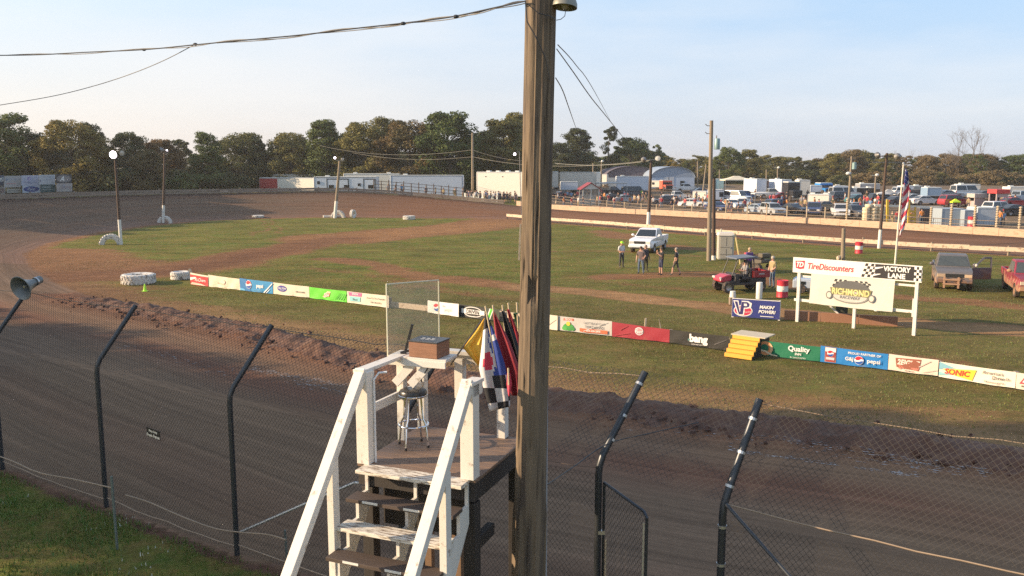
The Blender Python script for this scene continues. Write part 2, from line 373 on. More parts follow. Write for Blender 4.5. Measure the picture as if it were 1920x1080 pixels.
    bare=np.clip(np.maximum.reduce([bare,edge*.8,leftd]),0,1)
    far_e=np.where(y>60,1-sstep(.4,2.2,di),0.)*np.where(ii,1,0)
    bare=np.maximum(bare,far_e*.8)
    grass=np.where(ii,1-bare,grass)
    put(np.where(ii,.9,0),(.235,.122,.060)); put(np.where(ii,edge*.9,0),(.26,.165,.078))
    put(np.where(ii,stroke(P,[(1000,536),(1200,560),(1390,583),(1600,596),(1920,622)],1.2),0)*.75,(.31,.185,.09))
    put(np.where(ii,stroke(P,[(640,447),(760,436),(850,428),(930,420)],4.),0)*.7,(.29,.152,.07))
    put(np.where(ii,stroke(P,[(300,512),(400,497),(460,478),(520,470)],1.0),0)*.7,(.10,.05,.03))
    put(np.where(ii,leftd,0)*.85,(.165,.085,.048))
    P=P0
    put(np.where(ii,stroke(P,[(0,525),(260,512),(400,495),(520,468),(640,447)],2.6),0)*.7,(.17,.085,.048)); dry=np.where(ii,np.clip(1.15-sstep(28,62,y)+(n3-.5)*1.2,0,1),0)*np.where(x>-26,1,.4)
    # outside: lawn bank in front of the grandstand, verge and trodden lot beyond the far wall
    grass=np.where(out,.93,grass)
    grass=np.where(out&(y<40),1-.95*(1-sstep(.05,.5,do)),grass)
    verge=np.where(out&(y>45),sstep(5.5,8.5,do)*.9*(x>2),0); lot=np.where((x>-20)&(y<215),verge,0)
    lot=lot*sstep(.25,.5,vnoise(P,9.,31,4)+.18); grass=np.where(out,grass*(1-lot),grass)
    put(np.where(out&(y>45),1,0),(.17,.125,.085))
    put(np.where(out&(y<40),1,0),(.14,.075,.05))
    me=bpy.data.meshes.new('ground'); idx=np.arange(nx*ny).reshape(ny,nx)
    F=np.stack([idx[:-1,:-1].ravel(),idx[:-1,1:].ravel(),idx[1:,1:].ravel(),idx[1:,:-1].ravel()],1)
    c=(P[F[:,0]]+P[F[:,2]])/2; fi=inside(c,INNER); fo=inside(c,OUTER)
    reg=np.where(fi,2,np.where(fo,1,np.where((c[:,1]<40)&(np.abs(c[:,0])<60),3,0)))
    tuv=np.c_[al*.1,di]
    for r,nm in ((0,'ground'),(1,'dirt_track'),(2,'infield'),(3,'grass_bank')):
        f=F[reg==r]; u,inv=np.unique(f,return_inverse=True); f=inv.reshape(-1,4)
        me=bpy.data.meshes.new(nm); me.from_pydata(np.c_[P[u],z[u]].tolist(),[],f.tolist())
        a=me.attributes.new('soil','FLOAT_COLOR','POINT'); a.data.foreach_set('color',np.c_[soil[u],np.ones(len(u))].astype(np.float32).ravel())
        a=me.attributes.new('grass','FLOAT','POINT'); a.data.foreach_set('value',grass[u].astype(np.float32))
        a=me.attributes.new('dry','FLOAT','POINT'); a.data.foreach_set('value',dry[u].astype(np.float32))
        a=me.attributes.new('lane','FLOAT_VECTOR','POINT'); a.data.foreach_set('vector',np.c_[tuv[u],np.zeros(len(u))].astype(np.float32).ravel())
        me.polygons.foreach_set('use_smooth',[True]*len(me.polygons)); me.materials.append(LANDM['track' if r==1 else 'turf']); me.update()
        o=bpy.data.objects.new(nm,me); COL.objects.link(o); tag(o,kind='structure')
def land_mat(track):
    m=bpy.data.materials.new('packed_clay' if track else 'turf_and_dirt'); N,L=nt(m); b=N['Principled BSDF']; b.inputs['Roughness'].default_value=.92; b.inputs['Specular IOR Level'].default_value=.06 if not track else .14
    tc=N.new('ShaderNodeTexCoord')
    def at(n): a=N.new('ShaderNodeAttribute'); a.attribute_name=n; return a
    def nz(sc,vec,det=6,ro=.65,stretch=None):
        mp=N.new('ShaderNodeMapping'); L.new(vec,mp.inputs[0]); 
        if stretch: mp.inputs['Scale'].default_value=stretch
        t=N.new('ShaderNodeTexNoise'); t.inputs['Scale'].default_value=sc; t.inputs['Detail'].default_value=det; t.inputs['Roughness'].default_value=ro; L.new(mp.outputs[0],t.inputs['Vector']); return t.outputs['Fac']
    def mth(op,a,b_,c=None,cl=False):
        t=N.new('ShaderNodeMath'); t.operation=op; t.use_clamp=cl
        for i,v in enumerate((a,b_,c)):
            if v is None: continue
            if isinstance(v,(int,float)): t.inputs[i].default_value=v
            else: L.new(v,t.inputs[i])
        return t.outputs[0]
    def mix(f,a,b_,bt='MIX'):
        t=N.new('ShaderNodeMix'); t.data_type='RGBA'; t.blend_type=bt
        for k,v in (('Factor',f),('A',a),('B',b_)):
            if isinstance(v,(int,float)): t.inputs[k].default_value=v
            elif isinstance(v,tuple): t.inputs[k].default_value=(*v,1)
            else: L.new(v,t.inputs[k])
        return t.outputs['Result']
    def ramp(v,lo,hi): return mth('MULTIPLY_ADD',v,1/(hi-lo),-lo/(hi-lo),True)
    obj=tc.outputs['Object']; soil=at('soil').outputs['Color']; g=at('grass').outputs['Fac']; lane=at('lane').outputs['Vector']
    s1=nz(.55,obj); s2=nz(3.2,obj,8,.75); s3=nz(14,obj,6,.8)
    if track:
        st=nz(1.,lane,7,.72,(.9,2.6,1)); st2=nz(1.,lane,5,.7,(.35,.8,1))
        v=mth('MULTIPLY_ADD',st,1.5,.25); v=mth('MULTIPLY',v,mth('MULTIPLY_ADD',nz(1.,lane,5,.75,(.5,7.,1)),1.0,.5)); v=mth('MULTIPLY',v,mth('MULTIPLY_ADD',st2,.8,.6)); v=mth('MULTIPLY',v,mth('MULTIPLY_ADD',s2,.5,.75)); v=mth('MULTIPLY',v,mth('MULTIPLY_ADD',s3,.7,.65))
    else:
        v=mth('MULTIPLY_ADD',s2,1.1,.45); v=mth('MULTIPLY',v,mth('MULTIPLY_ADD',nz(1.,obj,7,.72,(.22,1.5,1)),1.5,.28)); v=mth('MULTIPLY',v,mth('MULTIPLY_ADD',s1,.8,.6)); v=mth('MULTIPLY',v,mth('MULTIPLY_ADD',s3,.9,.55))
    sc=N.new('ShaderNodeVectorMath'); sc.operation='SCALE'; L.new(soil,sc.inputs[0]); L.new(v,sc.inputs['Scale']); base=sc.outputs[0]
    # grass: greens, straw, and the worn clods between
    gm=mix(ramp(nz(.22,obj,6,.7),.40,.62),(.098,.142,.025),(.172,.158,.038))
    gm=mix(ramp(nz(1.7,obj,7,.7),.40,.68),gm,(.19,.125,.045))
    gm=mix(ramp(nz(.9,obj,5,.6),.54,.74),gm,(.068,.125,.020))
    gm=mix(mth('MULTIPLY',at('dry').outputs['Fac'],.85),gm,mix(ramp(nz(1.1,obj,7,.75),.38,.66),(.115,.112,.034),(.175,.118,.052)))
    gv=mth('MULTIPLY_ADD',nz(26,obj,5,.8,(1,1.,1)),1.6,.2); gv=mth('MULTIPLY',gv,mth('MULTIPLY_ADD',nz(7,obj,5,.75),1.3,.35))
    sg=N.new('ShaderNodeVectorMath'); sg.operation='SCALE'; L.new(gm,sg.inputs[0]); L.new(gv,sg.inputs['Scale'])
    pat=mth('ADD',mth('MULTIPLY_ADD',s2,.9,-.45),mth('MULTIPLY_ADD',s1,.9,-.45)); pat=mth('ADD',pat,mth('MULTIPLY_ADD',s3,.5,-.25))
    hs=nz(1.,obj,6,.7,(.10,.75,1)); pat=mth('ADD',pat,mth('MULTIPLY_ADD',hs,1.0,-.52)); sh=N.new('ShaderNodeVectorMath'); sh.operation='SCALE'; L.new(sg.outputs[0],sh.inputs[0]); L.new(mth('MULTIPLY_ADD',hs,.9,.55),sh.inputs['Scale']); sg=sh
    mot=mth('MULTIPLY_ADD',nz(.45,obj,5,.7,(.55,1,1)),1.5,.27); mo=N.new('ShaderNodeVectorMath'); mo.operation='SCALE'; L.new(sg.outputs[0],mo.inputs[0]); L.new(mot,mo.inputs['Scale']); sg=mo
    f=ramp(mth('ADD',g,mth('MULTIPLY',pat,1.0)),.36,.66)
    base=mix(f,base,sg.outputs[0])
    L.new(base,b.inputs['Base Color'])
    bp=N.new('ShaderNodeBump'); bp.inputs['Strength'].default_value=.55 if track else .9; bp.inputs['Distance'].default_value=.05 if track else .07
    hh=mth('ADD',mth('MULTIPLY',s3,.5),s2); 
    if not track: hh=mth('ADD',hh,mth('MULTIPLY',nz(26,obj,4,.8),.6))
    L.new(hh,bp.inputs['Height']); L.new(bp.outputs[0],b.inputs['Normal'])
    return m
LANDM={'track':land_mat(True),'turf':land_mat(False)}
make_land()
# ------------------------------------------------------------------ grass blades, mud clods, chalk
def blades(name,P,h0,h1,w,cols,lean=.6):
    n=len(P); z=land(P,True)[0]; a=RNG.uniform(0,2*PI,n); h=RNG.uniform(h0,h1,n); ww=w*RNG.uniform(.6,1.4,n); la=RNG.uniform(0,2*PI,n); ll=h*lean*RNG.uniform(0,1,n)
    b=np.c_[P,z-.015]; d=np.c_[np.cos(a),np.sin(a),0*a]*ww[:,None]; t=b+np.c_[np.cos(la)*ll,np.sin(la)*ll,h]
    v=np.stack([b-d,b+d,t],1).reshape(-1,3); f=np.arange(3*n).reshape(n,3)
    me=bpy.data.meshes.new(name); me.from_pydata(v.tolist(),[],f.tolist())
    for c in cols: me.materials.append(c)
    me.polygons.foreach_set('material_index',RNG.integers(0,len(cols),n).astype(np.int32)); me.update()
    o=bpy.data.objects.new(name,me); COL.objects.link(o); return tag(o,kind='stuff')
M_g1=mat('blade_green',(.080,.145,.020),.6,var=.3,scale=1.5); M_g2=mat('blade_olive',(.135,.145,.030),.6,var=.3,scale=1.5); M_g3=mat('blade_straw',(.17,.14,.055),.7,var=.25); M_g4=mat('blade_dry_olive',(.15,.125,.045),.7,var=.25); M_gw=mat('clover_flower',(.55,.55,.45),.7,var=.1)
n=90000; q=np.c_[RNG.uniform(-13,0,n),RNG.uniform(8,20,n)]; k=~inside(q,OUTER)&(seg_d(q,OUTER)[0]>.12); q=q[k]
k=vnoise(q,.8,41,3)>RNG.uniform(.2,.6,len(q)); tag(blades('lawn_grass',q[k],.05,.13,.012,[M_g1,M_g1,M_g2]),'thick green lawn grass on the bank below the grandstand','grass')
n=2600; q=np.c_[RNG.uniform(-13,-2,n),RNG.uniform(9,19,n)]; k=~inside(q,OUTER)&(vnoise(q,1.6,43,3)>.5); tag(blades('clover',q[k],.05,.10,.016,[M_gw]),'small pale clover heads dotted through the lawn','clover')
n=420000; q=np.c_[RNG.uniform(-40,34,n),RNG.uniform(21,62,n)]; k=inside(q,INNER)&(RNG.uniform(0,1,n)<.1+14/q[:,1]); q=q[k]
k=(vnoise(q,1.1,44,4)+.35*vnoise(q,6.,45,3)>RNG.uniform(.42,.85,len(q)))&(seg_d(q,INNER)[0]>.7); q=q[k]
bare=np.maximum.reduce([stroke(q,[(0,525),(260,512),(520,468),(740,437)],3.4),stroke(q,[(1000,536),(1200,560),(1390,583),(1600,596),(1920,622)],1.4),stroke(q,[(1150,520),(1370,517),(1500,540)],1.5),area(q,[(-60,600),(330,585),(290,540),(110,500),(-90,520)],3.)*.8,.7*stroke(q,[(620,487),(790,523),(1030,540)],1.3)])
q=q[RNG.uniform(0,1,len(q))>bare]; tag(blades('infield_grass',q,.03,.09,.014,[M_g2,M_g2,M_g4,M_g1]),'short rough infield grass going to straw','grass')
def clods():
    mb=MB(mat('wet_mud_clod',(.105,.050,.033),.9,var=.35,scale=9,bump=.4)); ico=[]
    fr=INNER[:11]; 
    for i in range(1500):
        j=random.choices(range(len(fr)-1),[math.dist(fr[k],fr[k+1]) for k in range(len(fr)-1)])[0]; t=random.random()
        a,b=V(fr[j]),V(fr[j+1]); p=a.lerp(b,t); n_=V(((b-a).y,-(b-a).x)).normalized()
        if n_.y>0: n_=-n_
        p=p+n_*random.gauss(1.0,.6); r=random.choice((.02,.03,.035,.05,.075))*random.uniform(.7,1.3)
        mb.ball((p.x,p.y,hz(p.x,p.y)+random.uniform(.03,.2)),(r*random.uniform(.8,1.6),r*random.uniform(.8,1.5),r*.8),rotz(random.uniform(0,6)),8,6,1.3,i)
    return tag(mb.build('mud_clods',smooth=True),'churned dark mud clods along the inside berm of the near straight','mud',kind='stuff')
clods()
def berm():
    """the bank of churned clay thrown up along the inside of the near straight"""
    fr=[V((INNER[0][0]*.62+40*.38,INNER[0][1]*.62+2.6*.38,0))]+[V((a,b,0)) for a,b in INNER[:11]]; path=[]
    for i in range(len(fr)-1):
        p0,p1,p2,p3=fr[max(i-1,0)],fr[i],fr[i+1],fr[min(i+2,len(fr)-1)]; n=max(2,int((p2-p1).length/.07))
        for k in range(n):
            t=k/n; path.append(.5*((2*p1)+(p2-p0)*t+(2*p0-5*p1+4*p2-p3)*t*t+(-p0+3*p1-3*p2+p3)*t**3))
    P=np.array([(p.x,p.y) for p in path]); T=np.gradient(P,axis=0); T/=np.linalg.norm(T,axis=1)[:,None]; Nn=np.c_[T[:,1],-T[:,0]]; Nn=np.where((Nn[:,1]>0)[:,None],-Nn,Nn)
    vs=np.linspace(-.9,2.5,46); n,m=len(P),len(vs); Q=(P[:,None,:]+Nn[:,None,:]*vs[None,:,None]).reshape(-1,2); v=np.tile(vs,n)
    wob=vnoise(Q,4.,71,3); vv=v+(wob-.5)*1.3; prof=np.exp(-((vv-.75)/.62)**2)*(.55+.9*vnoise(Q,2.2,72,3)); ri=1-2*np.abs(vnoise(Q,.75,73,5)-.5); fine=vnoise(Q,.22,74,4)-.5
    ends=np.repeat(np.minimum(1,np.minimum(np.arange(n),n-1-np.arange(n))/60.),m); fade=sstep(-.9,-.3,v)*sstep(2.5,1.5,v)*ends; z=land(Q,True)[0]+(.15*prof+.13*(ri-.55)*np.clip(prof*1.6,.15,1)+.11*fine*np.clip(prof*1.5,.2,1))*fade-.03*(1-fade)-.004
    idx=np.arange(n*m).reshape(n,m); F=np.stack([idx[:-1,:-1].ravel(),idx[1:,:-1].ravel(),idx[1:,1:].ravel(),idx[:-1,1:].ravel()],1)
    me=bpy.data.meshes.new('mud_berm'); me.from_pydata(np.c_[Q,z].tolist(),[],F.tolist()); me.polygons.foreach_set('use_smooth',[True]*len(F)); me.materials.append(mat('churned_clay',(.112,.053,.032),.9,var=.5,scale=1.6,bump=.6,wear=(.165,.092,.055),wearamt=.42,wscale=3.)); me.update()
    o=bpy.data.objects.new('mud_berm',me); COL.objects.link(o); tag(o,kind='structure')
berm()
def chalk():
    mb=MB(mat('lime_line',(.58,.55,.54),.95,var=.3,wear=(.13,.09,.07),wearamt=.52,wscale=14)); 
    for (a,b,w,den) in (((465,689),(640,722),.12,120),((545,712),(660,740),.12,40),((230,648),(470,706),.18,60),((1395,820),(1840,887),.22,260),((1480,815),(1850,890),.10,110),((1360,842),(1730,892),.08,80),((1150,795),(1400,830),.15,20)):
        A=G(*a,.02); B=G(*b,.02); d=(B-A).normalized(); s=V((-d.y,d.x,0))
        for i in range(den):
            p=A.lerp(B,random.random())+s*random.gauss(0,w); l=random.uniform(.02,.16); ww=random.uniform(.008,.026); z=land(np.array([[p.x,p.y]]),True)[0][0]+.006
            q=[p-d*l-s*ww*.3,p-d*l*.2-s*ww,p+d*l-s*ww*.2,p+d*l*.4+s*ww]; mb.add([(v.x,v.y,z) for v in q],[(0,1,2,3)])
    return tag(mb.build('chalk_lines'),kind='structure')
chalk()
# ------------------------------------------------------------------ the flag stand by the gate
def flag_stand():
    a=math.radians(22); FL=V((-1.83,9.74,0)); t=thing('flag_stand','raised wooden flag stand with white posts, brown deck and steep stairs beside the big pole','flag stand',FL,-a)
    Wd,Dp,Z,P=1.52,1.6,3.4,.165
    mb=MB(M_deck)
    for i in range(11): mb.box((Wd/2,.0725+i*.1455,Z-.019),(Wd+.02,.139,.038))
    mb.build('deck',t,bevel=.004)
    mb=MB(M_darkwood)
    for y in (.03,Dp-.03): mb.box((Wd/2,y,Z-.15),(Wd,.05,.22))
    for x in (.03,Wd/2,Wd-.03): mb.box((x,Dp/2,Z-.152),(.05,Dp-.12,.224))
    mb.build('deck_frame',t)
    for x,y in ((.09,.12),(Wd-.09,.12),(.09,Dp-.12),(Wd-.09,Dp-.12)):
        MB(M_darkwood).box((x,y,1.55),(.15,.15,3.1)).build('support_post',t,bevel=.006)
    MB(M_darkwood).box((Wd-.09,.42,2.55),(.09,.5,.14)).build('cross_brace',t)
    def post(x,y,h,w=P,d=P): MB(M_whitepaint).box((x,y,Z+h/2),(w,d,h)).build('post',t,bevel=.006)
    post(P/2,P/2-.02,1.12); post(Wd-P/2,P/2-.02,1.10)
    for x,y,h,w in ((.06,Dp-.07,1.02,.11),(.62,Dp-.06,1.0,.12),(1.22,Dp-.06,1.0,.12),(.06,.98,1.0,.10)): post(x,y,h,w,w)
    zr=Z+1.13
    def rail(p,q,w=.15,h=.04,m=M_whitepaint,n='rail'): MB(m).bar(p,q,w,h).build(n,t,bevel=.004)
    rail((.07,-.05,zr),(.07,1.62,zr-.03)); rail((.07,.06,Z+.62),(.07,Dp-.1,Z+.60),.04,.11)
    rail((.30,Dp-.06,zr-.05),(Wd+.05,Dp-.06,zr-.05),.14,.05); rail((.12,Dp-.02,zr-.14),(Wd-.05,Dp-.02,zr-.14),.04,.13)
    rail((Wd-.07,-.06,zr-.02),(Wd-.07,.27,zr-.03)); rail((Wd-.02,-.02,zr-.1),(Wd-.02,.24,zr-.11),.04,.14)
    # writing shelf on slanted boards
    MB(M_whitepaint).box((.34,1.02,zr-.02),(.80,.36,.035),rotz(.05)).box((.34,.85,zr-.075),(.8,.03,.08),rotz(.05)).build('shelf',t,bevel=.003)
    for x in (.20,.42): MB(M_whitepaint).bar((x-.16,.84,zr-.36),(x+.06,.92,zr-.1),.11,.03,(0,1,0)).build('shelf_brace',t,bevel=.003)
    # the clear windshield at the far corner
    A,B=V((-1.58,10.62,0)),V((-.97,11.16,0)); inv=t.matrix_basis.inverted(); A=inv@A; B=inv@B; n=(B-A).cross(V((0,0,1))).normalized()*.006
    za,zb=D(726,668,10.62).z,D(733,533,10.62).z; zc=D(820,525,11.16).z
    m=mat('scuffed_clear_acrylic',(.50,.48,.38),.35,var=.25,scale=4,alpha=.20,wear=(.62,.60,.50),wearamt=.33,wscale=6)
    vs=[A+V((0,0,za)),B+V((0,0,za)),B+V((0,0,zc)),A+V((0,0,zb))]
    MB(m).add([v-n for v in vs]+[v+n for v in vs],[(0,1,2,3),(7,6,5,4),(0,4,5,1),(1,5,6,2),(2,6,7,3),(3,7,4,0)]).build('windshield',t)
    me=mat('acrylic_edge',(.62,.60,.46),.4,var=.1); mb=MB(me)
    for p,q in ((0,3),(3,2),(2,1)): mb.bar(vs[p],vs[q],.014,.014,(1,0,0))
    mb.build('windshield_edge',t)
    mb=MB(M_blackplas); mb.bar((.10,1.0,zr),(.20,1.03,zr+.38),.03,.03).bar((.06,.96,zr+.015),(.38,1.08,zr+.10),.035,.03).bar((.30,1.05,zr+.08),(.33,1.0,zr-.35),.02,.02); mb.tube([(.12,1.0,zr),(.2,.9,zr-.2),(.25,.88,zr-.3),(.4,.9,zr-.25),(.5,.86,zr-.12)],.007,5)
    mb.build('bracket',t)
    MB(mat('white_conduit',(.7,.7,.7),.4)).tube([(P+.02,.1,Z),(P+.02,.1,zr-.12),(P+.05,.16,zr-.05),(P+.14,.2,zr-.04)],.013,8).build('conduit',t)
    # stairs
    rise,run=.262,.212; N=13
    for k,x in enumerate((.13,Wd/2+.02,Wd-.09)):
        pts=[(0,Z-.04)]
        for i in range(N): pts+=[(-run*i-.03,Z-.04-rise*i) if i else (-.03,Z-.04),(-run*i-.03-.0,Z-.04-rise*(i+1)),(-run*(i+1)-.03,Z-.04-rise*(i+1))]
        low=[(a,b) for a,b in pts if b>.0]; e=low[-1]; low+=[(e[0],0.0),(e[0]+.3,0.0),(.0,Z-.52)]
        q=[]; 
        for p in low:
            if not q or (abs(p[0]-q[-1][0])+abs(p[1]-q[-1][1]))>1e-4: q.append(p)
        MB(M_whitepaint).prism(q,lambda y,z,x=x:V((x-.02,y,z)),lambda y,z,x=x:V((x+.02,y,z))).build('stringer',t)
    for i in range(N-1):
        y=-run*i-.10; z=Z-.02-rise*i
        o=MB(M_worn if i%2==0 else mat('dark_tread_board',(.075,.052,.04),.7,var=.35,scale=5,stretch=(.6,3,3),bump=.3)).box((Wd/2+.02,y,z),(Wd-.16,.245,.042)).build('tread',t,bevel=.004)
        if i%2:
            for x in (.42,.95): MB(mat('white_grip_strip',(.7,.68,.62),.6)).box((x,y-.1245,z+.008),(.2,.006,.026)).build('grip_strip',o)
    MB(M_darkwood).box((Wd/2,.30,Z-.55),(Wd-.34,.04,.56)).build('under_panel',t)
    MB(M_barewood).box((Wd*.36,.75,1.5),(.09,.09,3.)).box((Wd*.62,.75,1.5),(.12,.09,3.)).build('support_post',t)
    sl=-rise/run
    for x in (.075,Wd-.075):
        L=2.45; MB(M_whitepaint).bar((x,.02,zr+.005),(x,-L,zr+.005+sl*L),.125,.10,(0,0,1)).build('handrail',t,bevel=.006)
    for x,y in ((.06,-.62),(Wd-.06,-.62),(.06,-1.75),(Wd-.06,-1.75)):
        z1=zr+sl*(-y)-.07; z0=max(Z+sl*(-y)-.75,0); MB(M_whitepaint).box((x,y,(z0+z1)/2),(.085,.12,z1-z0)).build('baluster',t,bevel=.004)
    return t
STAND=flag_stand()
def st(x,y,z): return STAND.matrix_basis @ V((x,y,z))
def stool():
    p=G(776,836,3.4); t=thing('bar_stool','chrome bar stool with black padded seat on the brown deck','stool',(p.x,p.y,3.402),.4)
    MB(mat('black_vinyl_seat',(.015,.015,.017),.35,var=.15,spec=.6)).lathe([(0,.735),(.13,.735),(.165,.72),(.175,.70),(.175,.665),(.16,.65),(0,.65)],n=28).build('seat',t,smooth=True)
    MB(M_chrome).lathe([(.178,.648),(.182,.655),(.182,.668),(.178,.672)],n=28).build('seat_band',t,smooth=True)
    for k in range(4):
        a=PI/4+k*PI/2; c,s=math.cos(a),math.sin(a)
        l=MB(M_chrome).tube([(.11*c,.11*s,.65),(.135*c,.135*s,.36),(.17*c,.17*s,.30),(.205*c,.205*s,.02)],.0125,8).build('leg',t,smooth=True)
        MB(M_blackrub).tube([(.205*c,.205*s,.0),(.204*c,.204*s,.03)],.016,8).build('foot_cap',l)
    pts=[(.185*math.cos(i*PI/16),.185*math.sin(i*PI/16),.285) for i in range(33)]
    MB(M_chrome).tube(pts,.012,8,False).build('foot_ring',t,smooth=True)
stool()
def wood_box():
    p=st(.44,1.02,4.53+.002); t=thing('wooden_box','small brown wooden box with dark lid on the white shelf','box',p,-.42)
    m=mat('varnished_crate',(.25,.12,.07),.6,var=.5,scale=5,stretch=(1,1,6),bump=.2)
    MB(m).box((0,0,.095),(.40,.33,.19)).build('body',t,bevel=.004)
    l=MB(mat('dark_slate_lid',(.05,.05,.055),.4,var=.25)).box((0,0,.199),(.415,.345,.018)).build('lid',t,bevel=.003)
    mb=MB(flat((.55,.55,.55)))
    for i,x in enumerate((-.09,-.02,.05)): mb.box((x,.03,.2095),(.045,.02,.002)); mb.box((x+.01,-.03,.2095),(.05,.018,.002),rotz(.2))
    mb.build('marking',l)
wood_box()
def cloth(name,label,L,R,y,colf,mats,amp=.03,nf=2.5,stick=None,dy=0.,nu=10,nv=26,seed=0):
    """a flag hanging in folds between two edges, on its stick"""
    def along(P,t):
        s=t*(len(P)-1); i=min(int(s),len(P)-2); f=s-i; return P[i][0]*(1-f)+P[i+1][0]*f, P[i][1]*(1-f)+P[i+1][1]*f
    t0=D(*L[0],y); t=thing(name,label,'flag',(t0.x,t0.y,t0.z-.5)); mb=MB()
    for m in mats: mb.m(m)
    vs=[]
    for j in range(nv+1):
        v=j/nv; a=along(L,v); b=along(R,v)
        for i in range(nu+1):
            u=i/nu; px=a[0]*(1-u)+b[0]*u; py=a[1]*(1-u)+b[1]*u
            f=amp*math.sin(2*PI*nf*u+seed+1.3*v)*min(1,.25+1.5*v)+.02*math.sin(5*v+seed)
            vs.append(D(px,py,y+f+dy*v))
    k=nu+1; fs=[]; mi=[]
    for j in range(nv):
        for i in range(nu): fs.append((j*k+i,(j+1)*k+i,(j+1)*k+i+1,j*k+i+1)); mi.append(colf((i+.5)/nu,(j+.5)/nv))
    mb.v=[tuple(p) for p in vs]; mb.f=fs; mb.mi=mi
    o=mb.build('cloth',t,True,True); s=o.modifiers.new('thickness','SOLIDIFY'); s.thickness=.004
    if stick:
        (p,q,c)=stick; MB(c).tube([D(*p,y-.01),D(*q,y+.01)],.011,8).build('stick',t,True,True)
M_stick=mat('pale_wood_dowel',(.58,.46,.30),.6,var=.15); M_stickd=mat('weathered_dowel',(.22,.17,.12),.6,var=.2)
def cl(n,c): return mat(n,c,.75,var=.12,scale=14)
cY,cW,cB,cBl,cR,cR2,cG,cPR=cl('yellow_cloth',(.95,.52,.06)),cl('white_cloth',(.62,.60,.60)),cl('black_cloth',(.02,.02,.024)),cl('blue_cloth',(.03,.06,.28)),cl('maroon_cloth',(.30,.03,.045)),cl('red_cloth',(.42,.03,.045)),cl('green_cloth',(.02,.10,.05)),cl('bright_red_cloth',(.62,.05,.09))
cloth('signal_flag','yellow flag spread in a triangle on its stick behind the back rail',[(911,591),(893,620),(868,652),(886,674),(903,694)],[(913,592),(911,620),(908,652),(909,675),(906,696)],10.72,lambda u,v:0,[cY],.022,2.2,((845,684),(913,586),M_stickd),seed=1)
def chk(u,v):
    if v<.14: return 1
    if .30<v<.62:
        d=math.hypot((u-.36)*1.0,(v-.46)*2.1)
        if u>.62: return 2
        if d<.2: return 3
        if d<.28: return 0
        return 2 if u>.5 else 0
    if v<.30: return 0 if (int(u*2)+int(v*8))%2 or u<.4 else 2
    return 1 if (int(u*2.2)+int((v-.62)*6.5))%2 else 0
cloth('signal_flag','crumpled black and white chequered flag with a blue and red roundel, nearest the stair post',[(909,588),(904,640),(898,690),(905,722),(918,772)],[(914,588),(928,625),(946,680),(955,725),(957,762)],9.92,chk,[cW,cB,cBl,cPR],.03,1.6,((932,690),(910,574),M_stick),seed=2,nu=14,nv=40)
cloth('signal_flag','dull red flag hanging in the middle of the flags on the rail',[(924,584),(930,640),(943,700),(960,742)],[(927,584),(956,640),(978,700),(977,742)],10.02,lambda u,v:0,[cR],.03,1.5,((940,705),(924,572),M_stick),seed=3)
cloth('signal_flag','black flag hanging between the two red flags',[(940,583),(950,640),(962,690),(970,715)],[(946,583),(967,630),(984,690),(988,715)],10.12,lambda u,v:0,[cB],.025,1.5,((955,700),(942,572),M_stick),seed=4)
cloth('signal_flag','darker red flag tucked against the pole behind the black flag',[(951,580),(960,625),(972,690),(976,720)],[(955,580),(972,625),(988,690),(990,720)],10.22,lambda u,v:0,[cR2],.025,1.5,((965,690),(953,568),M_stick),seed=5)
cloth('signal_flag','small dark green flag rolled tight, furthest to the right in the holder',[(962,588),(966,600),(972,622)],[(969,586),(977,600),(981,620)],10.3,lambda u,v:0,[cG],.015,1.,((976,690),(969,567),M_stick),seed=6,nv=12)
cloth('signal_flag','bright red flag tip showing below the dull red flag beside the stair post',[(951,700),(950,720),(953,742)],[(957,700),(960,720),(956,744)],9.84,lambda u,v:0,[cPR],.01,1.,((954,722),(953,690),M_stick),seed=7,nv=10)
